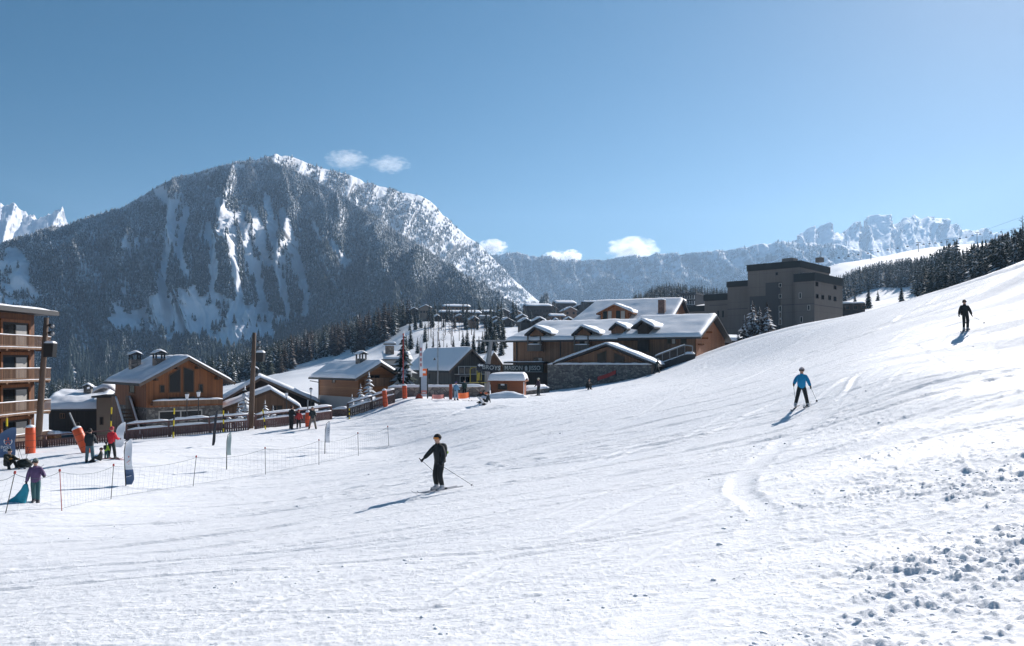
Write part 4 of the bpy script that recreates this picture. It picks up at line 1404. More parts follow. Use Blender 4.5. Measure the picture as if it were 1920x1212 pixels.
snow_sheet(lambda u, v: (a0 + (a2 + .3 - a0) * u, -.1 + 1.7 * v, h0 - 1.18 + (h1 - h0) * min(1, u * 1.25) + .005), 21, 7, .3, st_, L=(a2, 1.7), edge=.25)
m = MB(); m.prism([(a0 + .05, h0 - 1.1), (a1, h1 - 1.1), (a1, h1 - .12), (a0 + .05, h0 - .12)], 0.02, 0.03); m.build('glass_panel', M['glass'], r0)

# --- upper snowy roof with orange dormer ------------------------------------------------
S = Site('house', 'house behind the hotel with broad white roof, glazed orange dormer and brick chimney', 'house', 1072, 152, -24, 0.0)
r0 = S.root
S_old = S
w = S.x(1252); ze = S.z(606, w / 2); zr = S.z(566, w / 2, 10)
block(r0, 0.2, w, 0, 20, -3, ze, M['wood_or'])
roA = side_roof(r0, 0, w, 0, 20, ze + .02, zr, 10, .8, .32, 26, 2.2)
m = MB(); m.prism([(0, -1), (-20, -1), (-20, ze), (-10, zr - .2), (0, ze)][::-1], w + .003, w + .15, axis='x'); m.build('gable_wall', M['wood_or'], r0)
xa, xb = S.x(1126, .2), S.x(1178, .2); xm = (xa + xb) / 2
zt, zee = S.z(572, xm), S.z(586, xm); zb_ = S.z(603, xm)
m = MB(); m.prism([(xa, zb_), (xb, zb_), (xb, zee), (xm, zt - .2), (xa, zee)], .2, 6); dr = m.build('dormer', M['wood_or'], roA)
ga, gb = S.x(1118, -.4), S.x(1187, -.4)
m = MB(); m.prism([(ga, zee - .4), (xm, zt - .2), (gb, zee - .4), (gb, zee - .15), (xm, zt + .05), (ga, zee - .15)], -.5, 6.2); m.build('dormer_roof', M['wood_or'], dr)
snow_sheet(lambda u, v: (ga + (gb - ga) * u, -.45 + 6.5 * v, zee - .14 + (zt + .2 - zee) * (1 - abs(u * 2 - 1)) + .01), 25, 17, .45, dr, edge=.35, L=(gb - ga, 6), seed=27, bare=lambda U_, V_: .35 + .8 * U_)
f2_ = wall_frame('f', .2)
for a, b in ((1130, 1148), (1154, 1173)):
    window(dr, f2_, S.x(a, .2), S.x(b, .2), zb_ + .25, S.z(582, xm), M['wood_or'], 2, curtain=True)
c = MB(); xc = S.x(1241, 3.0); c.box(xc - .6, 2.5, ze, xc + .6, 3.6, S.z(563, xc, 3)); c.build('chimney', M['brick'], roA)
snow_bar(roA, (xc - .6, 3.05, S.z(563, xc, 3) + .003), (xc + .6, 3.05, S.z(563, xc, 3) + .003), 1.0, .35)

# --- tall dark block -----------------------------------------------------------------------
S = Site('apartment_block', 'large dark taupe flat roofed block with stepped parapets on the right', 'building', 1527, 165, -42, -1.0)
r0 = S.root


def blk(pl, pr, y0, y1, ptop, band, xr=None, nm='wall', mat=None):
    xl = S.x(pl, y0); xr_ = S.x(pr, y0) if xr is None else xr
    zt = S.z(ptop, (xl + xr_) / 2, y0)
    zb_ = zt - band
    block(r0, xl, xr_, y0, y1, -2, zb_, mat or M['taupe'], nm)
    p = block(r0, xl - .18, xr_ + .18, y0 - .18, y1 + .18, zb_ + .003, zt, M['darkband'], 'parapet')
    snow_sheet(lambda u, v: (xl - .1 + (xr_ - xl + .2) * u, y0 - .1 + (y1 - y0 + .2) * v, zt + .004), 9, 9, .12, p, edge=.4, L=(8, 8), seed=int(pl))
    return xl, xr_, zt


Lr = S.y(1580)
b2 = blk(1490, 1527, 0, Lr, 512.5, 1.75, 0.0)
b1 = blk(1402, 1500, 1.6, Lr + 2, 493, 1.45)
b3 = blk(1364, 1410, 3.2, 18, 527, 1.3)
b4 = blk(1321, 1378, 4.8, 18, 551, 1.55)
b5 = blk(1278, 1330, 6.4, 18, 574, 1.35)
xa, xb = S.x(1436, 1.6), S.x(1463, 1.6)
block(r0, xa, xb, 1.45, 1.597, -2, S.z(530, xa), M['taupe_dk'], 'stair_tower')
block(r0, S.x(1406, 1.6), xa - .003, 1.52, 1.597, -2, S.z(554, xa), M['taupe_dk'], 'dark_panel')
ft = wall_frame('f', 1.45); f0 = wall_frame('f', 0); f16 = wall_frame('f', 1.6); f48 = wall_frame('f', 4.8); fr_ = wall_frame('r', 0.0)
for t_, b_ in ((551, 559), (573, 584), (585, 597), (598, 609), (530.5, 538)):
    window(r0, ft, S.x(1455), S.x(1460.5), S.z(b_, xb), S.z(t_, xb), M['frame_w'], 1, .1)
window(r0, f16, S.x(1454, 1.6), S.x(1459, 1.6), S.z(515, xb), S.z(509, xb), M['taupe_dk'])
for a, t_, b_ in ((1498, 549, 560), (1514, 573, 583), (1500, 594, 605)):
    window(r0, f0, S.x(a), S.x(a + 5), S.z(b_, -3), S.z(t_, -3), M['frame_w'], 1, .1)
for a in (1345, 1354):
    window(r0, f48, S.x(a, 4.8), S.x(a + 3.5, 4.8), S.z(595, S.x(a), 4.8), S.z(582, S.x(a), 4.8), M['taupe_dk'])
for a, t_, b_ in ((1529, 528, 537), (1563, 535, 543), (1529.5, 551, 560), (1540, 553, 562), (1553, 554, 563), (1563, 556, 565)):
    ya_, yb_ = S.y(a), S.y(a + 5)
    window(r0, fr_, ya_, yb_, S.z(b_, 0, ya_), S.z(t_, 0, ya_), M['taupe_dk'])
m = MB()
for a, b, y_, py_ in ((1490, 1527, -.02, 572), (1467, 1489, 1.58, 573), (1364, 1402, 3.18, 581), (1330, 1364, 4.78, 574)):
    xl, xr_ = S.x(a, y_), S.x(b, y_); m.box(xl, y_ - .02, S.z(py_, xl, y_), xr_, y_ + .03, S.z(py_, xl, y_) + .14)
m.box(-.01, 0, S.z(572), .03, Lr, S.z(572) + .14)
m.build('string_course', M['taupe_dk'], r0)
xr1 = b1[0] + (b1[1] - b1[0]) * .5
m = MB(); m.box(xr1, 6, b1[2] + .02, xr1 + 2.6, 8.4, b1[2] + 1.3); m.box(xr1 + 7, 7, b1[2] + .02, xr1 + 8.4, 8.2, b1[2] + 1.0)
m.tube([(xr1 + 8, 7.5, b1[2] + 1), (xr1 + 8, 7.5, b1[2] + 2.4)], .06, 5); m.build('roof_plant', M['taupe'], r0)

# snowy flat roof in front of the block and grey building beyond it
S = Site('house', 'low flat house under blue shaded snow at the foot of the dark block', 'house', 1322, 128, -24, -1.5)
r0 = S.root
w = S.x(1400); ze = S.z(642, w / 2)
block(r0, 0, w, 0, 6, -2, ze, M['wood_dk']); m = MB(); m.box(-.4, -.5, ze + .002, w + .4, 6.5, ze + .2); ro = m.build('roof', M['roof'], r0)
snow_sheet(lambda u, v: (-.4 + (w + .8) * u, -.5 + 7 * v, ze + .205 + .8 * v), 21, 15, .4, ro, L=(w, 7), seed=31)
window(r0, ff, S.x(1328), S.x(1342), S.z(658, 0), S.z(647, 0), M['frame_w'], 2)
S = Site('building', 'small grey building peeping over the piste right of the dark block', 'building', 1578, 236, -20, 8.0)
r0 = S.root
w = S.x(1622); ze = S.z(569, w / 2)
block(r0, 0, w, 0, 9, -3, ze, M['wood_dk'])
snow_sheet(lambda u, v: (-.3 + (w + .6) * u, -.3 + 9.6 * v, ze + .01), 15, 9, .5, r0, L=(w, 9), seed=32)
for k in range(3):
    window(r0, ff, 1 + 2.2 * k, 2.2 + 2.2 * k, S.z(581, 1), S.z(574, 1), M['wood_br'])

# --- apartment house at the left edge ---------------------------------------------------
Lx = 24.0
S = Site('apartment_building', 'four storey timber apartment house with snowy balconies at the left edge', 'building', CX + F * -43.8 / (73 - Lx), 73 - Lx, 89.5, -9.5)
r0 = S.root                                                  # x runs away from the camera along the facade
zt = S.z(582, Lx)
M['wood_apt'] = mat_wood('dark_amber_boards', (0.10, 0.036, 0.013), (0.22, 0.088, 0.032))
m = MB(); m.box(0, 0.0, -0.5, Lx, 10, zt - .45); m.build('wall', M['wood_apt'], r0)
m = MB(); m.box(-1, -1.6, zt - .45 + .003, Lx + 1.2, 11, zt - .05); ro = m.build('roof', M['roof'], r0)
snow_sheet(lambda u, v: (-.95 + (Lx + 2) * u, -1.55 + 12.4 * v, zt - .045), 25, 17, .22, ro, L=(Lx, 12), seed=33, edge=.3)
zc = S.z(632, Lx)
for k in range(4):
    zrail = zc - 2.85 * k
    zf = max(0.2, zrail - 1.02)
    m = MB(); m.box(0, -1.3, zf - .16, Lx + .35, -.003, zf)
    for q in range(9): m.box(Lx + .1 - 3.0 * q, -1.25, zf - .3, Lx + .3 - 3.0 * q, -.003, zf - .163)
    bal = m.build('balcony', M['wood_br'], r0)
    m = MB(); m.box(0, -1.34, zrail - .08, Lx + .35, -1.22, zrail)
    m.box(0, -1.32, zf + .1, Lx + .35, -1.24, zf + .16)
    for q in range(int((Lx + .35) / .16)):
        m.box(Lx + .28 - .16 * q, -1.3, zf + .163, Lx + .33 - .16 * q, -1.26, zrail - .083)
    m.box(Lx + .31, -1.3, zrail - .08, Lx + .354, -.003, zrail)
    m.build('railing', M['wood_br'], bal)
    snow_bar(bal, (0, -1.28, zrail + .003), (Lx + .35, -1.28, zrail + .003), .2, .07)
    snow_bar(bal, (0, -1.22, zf + .003), (Lx + .35, -1.22, zf + .003), .2, .05)
    for q in range(5):
        a = Lx - 4.65 - 4.6 * q
        m = MB(); wbox(m, ff, a - .22, a + 3.9, zf + 2.2, zf + 2.45, -.02, .14); wbox(m, ff, a - .22, a, zf, zf + 2.197, -.02, .14); wbox(m, ff, a + 3.68, a + 3.9, zf, zf + 2.197, -.02, .14)
        m.build('window_surround', M['wood_or'], r0)
        window(r0, ff, a + .02, a + 3.66, zf + .02, zf + 2.18, M['wood_dk'], 2, .14, curtain=True)
# ------------------------------------------------------------------ village in the distance
def mini(px, py, d, wpx, hpx, th, label, wall, roofpx=6, L=None, gable=True, group='far chalets of the village', win=2, cat='chalet', name='chalet'):
    zb = P(px, py, d).z
    s = Site(name, label, cat, px - wpx / 2, d, th, zb, group)
    w_ = wpx * d / F / max(.6, math.cos(s.th)); h_ = hpx * d / F; rp = roofpx * d / F
    L_ = L or w_ * 0.9
    m = MB()
    if gable: m.prism([(0, -4), (w_, -4), (w_, h_), (w_ / 2, h_ + rp), (0, h_)], 0, L_)
    else: m.box(0, 0, -4, w_, L_, h_)
    m.build('wall', wall, s.root)
    if gable:
        r = MB(); o = w_ * .1
        r.prism([(-o, h_ - rp * .2), (w_ / 2, h_ + rp), (w_ + o, h_ - rp * .2), (w_ + o, h_ - rp * .2 + .3), (w_ / 2, h_ + rp + .3), (-o, h_ - rp * .2 + .3)], -o, L_ + o)
        ro_ = r.build('roof', M['roof'], s.root)
        snow_sheet(lambda u, v: (-o + (w_ + 2 * o) * u, -o + (L_ + 2 * o) * v, h_ - rp * .2 + .31 + rp * 1.2 * (1 - abs(2 * u - 1))), 13, 9, .6, ro_, L=(w_, L_), edge=.5, seed=int(px))
    else:
        r = MB(); o = .8
        r.add([(-o, -o, h_ + .01), (w_ + o, -o, h_ + .01), (w_ + o, L_ / 2, h_ + rp), (-o, L_ / 2, h_ + rp), (-o, L_ + o, h_ + .01), (w_ + o, L_ + o, h_ + .01)],
              [(0, 1, 2, 3), (3, 2, 5, 4), (0, 3, 4), (1, 5, 2), (0, 4, 5, 1)])
        ro_ = r.build('roof', M['roof'], s.root)
        snow_sheet(lambda u, v: (-o + (w_ + 2 * o) * u, -o + (L_ + 2 * o) * v, h_ + .05 + rp * (1 - abs(2 * v - 1))), 13, 11, .6, ro_, L=(w_, L_), edge=.5, seed=int(px))
    nr_ = max(1, int(h_ / 3.2))
    for j in range(nr_):
        for i in range(win):
            a = w_ * (i + .5) / win - .7
            m = MB(); m.box(a, -.12, j * 3.1 + .9, a + 1.4, .05, j * 3.1 + 2.4); m.build('window', M['glass'], s.root)
    return s


vd, vb, vt = M['wood_dk'], M['wood_br'], M['plaster_tan']
mini(776, 590, 520, 15, 8, 15, 'small chalet at the left end of the far village, against the wood', vd, 4)
mini(798, 590, 500, 22, 12, 10, 'three storey far chalet with pale front beside the wooded slope', vt, 5, win=4)
mini(856, 584, 560, 48, 9, 8, 'long upper row house of the far village with snowy roof', vb, 4, gable=False, L=14, win=7, cat='house', name='house')
mini(846, 592, 530, 44, 6, 8, 'long lower row house of the far village, below the upper row', vd, 4, gable=False, L=12, win=6, cat='house', name='house')
mini(884, 596, 520, 34, 9, 12, 'broad dark chalet beside the far row houses', vd, 5, gable=False, L=14, win=4)
mini(862, 604, 470, 18, 8, 18, 'brown gabled far chalet under the row houses', vb, 5)
mini(909, 606, 470, 17, 12, 5, 'pale flat fronted far building with rows of windows', M['plaster'], 2, gable=False, L=10, win=4, cat='house', name='house')
mini(951, 614, 430, 26, 10, 30, 'far chalet with a steep tilted snowy roof left of the hotel', vd, 7)
mini(980, 606, 440, 18, 10, 12, 'dark far chalet directly above the hotel roof end', vd, 5)
mini(1011, 598, 480, 46, 24, 6, 'largest dark building of the far village, five rows of windows', vd, 5, gable=False, L=18, win=8, cat='building', name='building')
mini(1062, 580, 600, 36, 11, 10, 'wide far chalet high up beside the big dark building', vd, 6, gable=False, L=16, win=4)
mini(1070, 592, 520, 24, 9, 15, 'far chalet with pointed roof touching the broad white roof', vb, 6)
mini(1046, 602, 460, 26, 9, 5, 'low far chalet between big dark building and broad white roof', vb, 4, gable=False, L=12, win=3)
mini(820, 603, 470, 16, 6, 20, 'tiny dark far chalet left of the brown gabled one, under the row houses', vd, 5)
mini(890, 606, 440, 15, 6, 26, 'tiny brown far chalet between brown gabled one and pale flat fronted building', vb, 5)
mini(930, 607, 450, 18, 7, 12, 'small dark far chalet right of the pale flat fronted building', vd, 5)
mini(912, 592, 560, 26, 7, 4, 'low dark far house above the pale flat fronted building', vd, 3, gable=False, L=12, win=3, cat='house', name='house')
mini(944, 594, 560, 24, 8, 16, 'dark gabled far chalet at the edge of the wooded spur, above the tilted roof', vd, 6)
mini(968, 596, 540, 20, 8, 6, 'dark far chalet just left of the big dark building', vb, 5)
mini(1090, 584, 580, 22, 8, 8, 'small far chalet high up behind the pointed roof', vd, 5)
mini(1035, 588, 560, 20, 9, 22, 'gabled far chalet tucked against the right side of the big dark building', vb, 6)
mini(986, 609, 330, 18, 5, 20, 'small dark far chalet, first in the row over the hotel ridge', vd, 5)
mini(1012, 609, 330, 24, 6, 14, 'small far chalet with twin white roof edges over the hotel ridge', vd, 6)
mini(1042, 609, 330, 22, 4, 8, 'small far chalet, third in the row over the hotel ridge', vb, 5)
mini(1066, 608, 330, 18, 6, 0, 'small far chalet, fourth in the row, next to the broad white roof', vb, 5)
mini(1118, 576, 560, 44, 9, 4, 'flat roofed far building behind the broad white roof, left one', vd, 3, gable=False, L=14, win=6, cat='building', name='building')
mini(1160, 576, 540, 30, 8, 2, 'flat roofed far building behind the broad white roof, right one', vd, 3, gable=False, L=14, win=4, cat='building', name='building')
mini(1206, 578, 500, 30, 8, 0, 'low far house right of the flat roofed buildings below the wood', vb, 3, gable=False, L=14, win=3, cat='house', name='house')
mini(1266, 586, 330, 30, 20, -14, 'dark grey chalet left of the dark block behind the brick chimney', vd, 4, gable=False, L=12, win=3)
S = Site('apartment_block', 'far block with a grid of pale balconies behind the dark block', 'building', 1275, 420, -30, 12.0)
w = S.x(1304); ze = S.z(552, w)
block(S.root, 0, w, 0, S.y(1338, w) if S.y(1338, w) > 4 else 14, -6, ze, M['wood_dk'])
m = MB()
for k in range(6):
    z_ = ze - 1.6 - 2.9 * k
    m.box(.2, -1.4, z_ - 1.0, w - .2, -.003, z_ - .8)
    for q in range(7): m.box(.2 + (w - .6) * q / 6, -1.4, z_ - .797, .4 + (w - .6) * q / 6, -.003, z_ + 1.0)
m.build('balcony', M['plaster'], S.root)
m = MB(); yy = S.y(1338, w) if S.y(1338, w) > 4 else 14
m.box(-1, -2, ze + .01, w + 1, yy + 1, ze + .8); ro = m.build('roof', M['roof'], S.root)

# ------------------------------------------------------------------ single trees
def tree_mesh(seed, lev, br, wid):
    pv, pf = mid_proto(seed, lev, br, wid)
    r_ = np.random.RandomState(seed)
    out = []
    for keep, nm, mt in ((pf[:, 0] >= 6, 'crown', None), (pf[:, 0] < 6, 'trunk', None)):
        out.append((pv, pf[keep]))
    return out


def make_tree(name, label, cat, loc, h, seed=0, lev=16, br=10, wid=0.22, frost=0.5, tone=0.4, mat=None, group=None, rot=0):
    (cv_, cf_), (tv_, tf_) = tree_mesh(seed, lev, br, wid)
    t_ = thing(name, label, cat, loc, rot, group)
    r_ = np.random.RandomState(seed + 5)
    fr_a = np.clip(frost + r_.uniform(-.4, .4, len(cf_)), 0, 1.5)
    c = mesh_np('crown', cv_ * h, cf_, [mat or M['conifer_dark']], t_, attr={'frost': ('FACE', fr_a), 'tone': ('FACE', np.clip(tone + r_.uniform(-.25, .25, len(cf_)), 0, 1))})
    mesh_np('trunk', tv_ * h, tf_, [M['beam']], t_)
    return t_


def replant(src, label, loc, sc_, rot, group=None):
    c = copy_tree(src); c.location = loc; c.rotation_euler = (0, 0, rot); c.scale = (sc_,) * 3
    c['label'] = label
    if group: c['group'] = group
    elif 'group' in c: del c['group']
    return c


b = P(757, 742, 96)
make_tree('spruce_tree', 'tall dark spruce with snow on its boughs beside the red flagpole', 'tree', (b.x, b.y, -5.5), 9.4, 3, 24, 13, .23, .5, .35)
sn = make_tree('fir_tree', 'small snow laden fir just left of the leaning timber pole', 'tree', (P(459, 0, 72).x, 72, GZ(P(459, 0, 72).x, 72) - .6), 4.6, 7, 13, 9, .28, .95, .4)
for px_, d_, h_, lb in ((447, 71, .62, 'low snow laden fir behind the fence between chalet and snowy fir'), (428, 74, .5, 'low snow laden fir close to the orange chalet wall'),
                        (497, 72, .62, 'snow laden fir just right of the leaning timber pole'), (512, 73, .5, 'squat snow laden fir before the brown annex window')):
    x_ = P(px_, 0, d_).x
    replant(sn, lb, (x_, d_, GZ(x_, d_) - .5), h_, px_)
for px_, py_, d_, h_, lb in ((660, 772, 82, .55, 'rounded snow laden fir at the foot of the fenced stair'), (676, 768, 84, .75, 'snow laden fir standing behind the middle of the fenced stair'),
                             (692, 768, 86, 1.05, 'bigger snow laden fir in front of the honey coloured chalet'), (640, 790, 84, .5, 'frosted bush like fir below the honey coloured chalet')):
    q = P(px_, py_, d_)
    replant(sn, lb, (q.x, q.y, q.z - .7), h_, px_)
lt = make_tree('fir_tree', 'frosted fir in front of the dark block, tallest of the clump', 'tree', P(1411, 652, 122), 7.2, 9, 17, 11, .30, .55, .8, M['larch'])
for px_, h_, lb in ((1396, .72, 'frosted fir in front of the dark block, left end of the clump'), (1424, .8, 'frosted fir in front of the dark block, right of the tallest'),
                    (1438, .86, 'frosted fir in front of the dark block, right end of the clump'), (1384, .4, 'little frosted fir at the low left edge of the clump')):
    replant(lt, lb, P(px_, 650 - (px_ - 1411) * .3, 121), h_, px_)
dk = make_tree('conifer_tree', 'single dark conifer standing in the open meadow under the far village', 'tree', G(779, 619, 150), 9.0, 12, 19, 9, .19, .3, .3)
for px_, py_, h_ in ((797, 643, .9), (783, 662, .7), (800, 664, .6), (812, 668, .8), (824, 668, .75), (838, 668, .6), (868, 660, .95), (876, 664, 1.2), (888, 662, .95), (912, 650, 1.1), (920, 640, 1.3), (928, 652, 1.2), (934, 640, 1.3), (940, 630, 1.1),
                     (905, 664, 1.0), (898, 664, .8), (944, 655, 1.2), (876, 612, 1.0), (770, 655, 1.0), (850, 664, .8), (762, 668, .9), (926, 662, 1.1), (916, 664, .9), (940, 668, 1.0)):
    q = G(px_, py_, 120)
    replant(dk, 'dark conifer among those dotting the meadow below the far village', (q.x, q.y, q.z - .4), h_ * q.y / 290, px_, 'dark conifers dotting the meadow')
for px_, d_, h_ in tuple((768 + 5.3 * i_, 430 + 37 * ((i_ * 7) % 4), .55 + .13 * ((i_ * 5) % 6)) for i_ in range(38)) + ((770, 480, 1.1), (790, 540, 1.2), (815, 520, 1.3), (826, 560, 1.4), (838, 470, 1.0), (868, 500, 1.2), (890, 480, 1.1), (898, 545, 1.5), (920, 500, 1.3), (926, 470, 1.2), (934, 455, 1.5), (940, 520, 1.5), (962, 470, 1.6), (968, 520, 1.4), (982, 470, 1.2), (996, 420, 1.0), (1024, 420, .9), (1036, 470, 1.2), (1040, 560, 1.4), (1056, 470, 1.0), (1082, 560, 1.2), (1098, 540, 1.0), (1140, 560, 1.1), (1176, 540, 1.1), (1190, 520, 1.0), (912, 440, 1.0), (880, 450, .9), (805, 470, .9)):
    q = P(px_, 0, d_)
    replant(dk, 'dark conifer between the houses of the far village', (q.x, q.y, GZ(q.x, q.y) - .3), h_ * 1.15, px_, 'dark conifers between the far houses')
for px_, py_, h_, d_ in ((1628, 574, .9, 260), (1603, 556, 1.0, 420), (1646, 552, 1.0, 420), (1690, 566, .7, 260)):
    q = P(px_, py_, d_)
    replant(dk, 'conifer standing alone on the blue shaded snow right of the dark block', (q.x, q.y, GZ(q.x, q.y) - .3), h_, px_, 'conifers on the shaded snow')


def bare_tree(seed, h):
    r_ = random.Random(seed); mb = MB()
    mb.tube([(0, 0, -.5), (0, 0, h * .5), (r_.uniform(-.2, .2), 0, h)], [.16, .11, .03], 5)
    tr = MB()
    for k in range(26):
        z = h * (0.35 + .6 * k / 26); a = r_.uniform(0, 6.28); l = h * .17 * (1.25 - z / h)
        p0 = Vector((0, 0, z)); p1 = p0 + Vector((math.cos(a) * l, math.sin(a) * l, l * .45))
        tr.tube([p0, p1], [.045, .02], 3)
        for q in range(4):
            s_ = p0.lerp(p1, .4 + .2 * q); tr.tube([s_, s_ + Vector((r_.uniform(-1, 1), r_.uniform(-1, 1), r_.uniform(.1, 1))) * l * .45], [.03, .012], 3)
    return mb, tr


for k, (px_, py_, h_) in enumerate(((803, 640, 10), (808, 632, 9), (822, 640, 10), (835, 628, 9), (842, 620, 8), (846, 646, 10), (853, 622, 9), (861, 640, 9), (866, 618, 8), (884, 628, 10), (890, 634, 9), (813, 652, 8), (832, 655, 8), (908, 632, 8), (848, 634, 9), (828, 618, 8))):
    q = G(px_, py_, 150)
    if k < 3:
        a, b = bare_tree(k, 10.0)
        t_ = thing('bare_tree', '', 'tree', q, k, 'bare trees on the meadow'); b.build('crown', M['larch'], t_); a.build('trunk', M['beam'], t_)
        if k == 0: bt = []
        bt.append(t_)
    else:
        t_ = copy_tree(bt[k % 3]); t_.location = q; t_.rotation_euler = (0, 0, k)
    t_['label'] = 'leafless tree with thin trunk on the meadow under the far village'
    t_.scale = (h_ / 10 * q.y / 300,) * 3
q = P(1907, 470, 230)
for k, (px_, h_) in enumerate(((1899, .95), (1917, 1.15))):
    q = P(px_, 0, 235); t_ = copy_tree(bt[k]); t_.location = (q.x, q.y, GZ(q.x, q.y) - .2); t_.scale = (h_ * 1.3,) * 3; del t_['group']
    t_['label'] = ('leafless tree rising above the wood at the right edge', 'leafless tree cut by the right edge, above the wood')[k]

def GD(px, d):
    x = (px - CX) / F * d
    return Vector((x, d, GZ(x, d)))


# ------------------------------------------------------------------ fences
M['fence'] = mat_wood('faded_red_boards', (0.13, 0.062, 0.055), (0.22, 0.12, 0.105), plank=.13)
M['fence_br'] = mat_wood('brown_stair_boards', (0.075, 0.05, 0.042), (0.15, 0.105, 0.09), plank=.13)
M['orange'] = mat_plain('orange_vinyl', (0.62, 0.085, 0.022), .45, .08, 6, bump=.15)
M['rust'] = mat_plain('rust_red_vinyl', (0.34, 0.055, 0.025), .5, .1, 6)
M['red_net'] = mat_plain('red_net_cloth', (0.42, 0.07, 0.06), .8, .2, 8)
M['pink'] = mat_plain('faded_pink_net', (0.62, 0.25, 0.22), .8, .2, 8)
M['hot_orange'] = mat_plain('bright_orange_cloth', (0.80, 0.16, 0.04), .7, .2, 7)
M['yellow'] = mat_plain('yellow_paint', (0.72, 0.55, 0.02), .5, .05)
M['black'] = mat_plain('black_plastic', (0.012, 0.013, 0.014), .45, .2)
M['pole'] = mat_plain('weathered_pole', (0.11, 0.075, 0.055), .85, .3, 3, bump=.3)
M['flag_w'] = mat_plain('white_flag_cloth', (0.72, 0.74, 0.78), .8, .04)
M['flag_b'] = mat_plain('slate_blue_cloth', (0.085, 0.135, 0.24), .8, .08)
M['flag_d'] = mat_plain('dark_flag_cloth', (0.035, 0.04, 0.05), .8, .1)
M['flag_g'] = mat_plain('grey_green_cloth', (0.42, 0.50, 0.48), .8, .06)


def fence(label, p0, p1, h, mat, rails=True, step=3.2, snow=True, group=None):
    p0 = Vector(p0); p1 = Vector(p1)
    th = math.atan2(p1.y - p0.y, p1.x - p0.x); L_ = (Vector(p1.xy) - Vector(p0.xy)).length
    r_ = thing('fence', label, 'fence', p0, th, group)
    n_ = max(1, round(L_ / step))
    dz = [(GZ(p0.x + (p1.x - p0.x) * k / n_, p0.y + (p1.y - p0.y) * k / n_) - p0.z) for k in range(n_ + 1)]
    mb = MB(); rl = MB()
    for k in range(n_ + 1):
        x = L_ * k / n_
        m_ = MB(); m_.box(x - .07, -.07, dz[k] - .6, x + .07, .07, dz[k] + h - .03); m_.build('post', mat, r_)
    for k in range(n_):
        xa, xb = L_ * k / n_ + .07, L_ * (k + 1) / n_ - .07; za, zb = dz[k], dz[k + 1]
        nb = max(2, int((xb - xa) / .17))
        for j in range(nb):
            u0 = xa + (xb - xa) * j / nb; z_ = za + (zb - za) * (j + .5) / nb
            mb.box(u0, -.025, z_ - .4, u0 + (xb - xa) / nb - .035, .02, z_ + h * .58)
        rl.beam((xa - .07, -.01, za + h - .04), (xb + .07, -.01, zb + h - .04), .16, .1)
        rl.beam((xa, -.055, za + h * .6), (xb, -.055, zb + h * .6), .06, .1)
        rl.beam((xa, .05, za + h * .2), (xb, .05, zb + h * .2), .05, .08)
        if snow and rails:
            snow_bar(r_, (xa - .05, -.01, za + h + .013), (xb + .05, -.01, zb + h + .013), .22, .2)
            snow_bar(r_, (xa, -.06, za + h * .6 + .053), (xb, -.06, zb + h * .6 + .053), .17, .17)
    mb.build('boards', mat, r_); rl.build('rail', mat, r_)
    return r_


fence('faded red board fence with snow on both rails, in front of the orange chalet', GD(237, 62), GD(465, 66), 1.3, M['fence'])
fence('faded red board fence with snowy rails right of the leaning timber pole', GD(479, 66.5), GD(621, 72), 1.2, M['fence'])
fence('brown fence climbing beside the stair to the stone wall', GD(652, 74), GD(739, 77), 1.3, M['fence_br'], step=2.2)
fence('low red fence without snow at the far left behind the orange pads', GD(-60, 61), GD(228, 62), .95, M['fence'], snow=False)


def wall_line(name, label, cat, px0, py0, d0, px1, py1, d1, h, mat, thick=.6, sn=.28):
    p0, p1 = P(px0, py0, d0), P(px1, py1, d1)
    th = math.atan2(p1.y - p0.y, p1.x - p0.x); L_ = (Vector(p1.xy) - Vector(p0.xy)).length
    r_ = thing(name, label, cat, p0, th)
    mb = MB(); dz = p1.z - p0.z
    mb.prism([(0, -2), (L_, dz - 2), (L_, dz + h), (0, h)], 0, thick)
    mb.build('masonry', mat, r_)
    snow_bar(r_, (0, thick / 2, h + .003), (L_, thick / 2, dz + h + .003), thick + .15, sn)
    return r_


wall_line('stone_wall', 'warm stone retaining wall topped with snow below the grey house', 'wall', 729, 748, 82, 908, 746, 85, 1.15, M['stone_w'])
wall_line('brick_wall', 'short dark brick wall with snow cap at the foot of the stair', 'wall', 622, 786, 76, 653, 785, 75.5, .9, M['brick'])
wall_line('stone_wall', 'low dark wall under a snow ledge between kiosk and stone annex', 'wall', 984, 742, 90, 1030, 736, 93, .5, M['stone'], 1.2, .5)

# ------------------------------------------------------------------ piste furniture
def pad(label, px, py, hpx, rpx, mat, lean=0, pole=0.0, group='padded posts', square=False):
    b = G(px, py); s_ = b.y / F; h = hpx * s_; r = rpx * s_
    t_ = thing('padded_post', label, 'padded post', b, 0, group)
    t_.rotation_euler = (0, R(lean), 0)
    mb = MB()
    n = 4 if square else 16
    mb.tube([(0, 0, -.25), (0, 0, .02), (0, 0, h * .33), (0, 0, h * .66), (0, 0, h - .04), (0, 0, h)], [r * .98, r, r * 1.02, r, r * .98, r * .85], n)
    mb.build('pad', mat, t_, smooth=not square)
    st = MB()
    for q in (.25, .5, .75): st.tube([(0, 0, h * q - .02), (0, 0, h * q + .02)], r * 1.035, n)
    st.build('strap', M['rust'], t_)
    if not square:
        c = MB(); c.blob((0, 0, h), (r * .95, r * .95, .16), 12, 6); c.build('snow_cap', M['snow'], t_, smooth=True)
    if pole:
        c = MB(); c.tube([(0, 0, h * .9), (0, 0, h + pole)], .05, 8); c.build('pole', M['metal'], t_)
    return t_


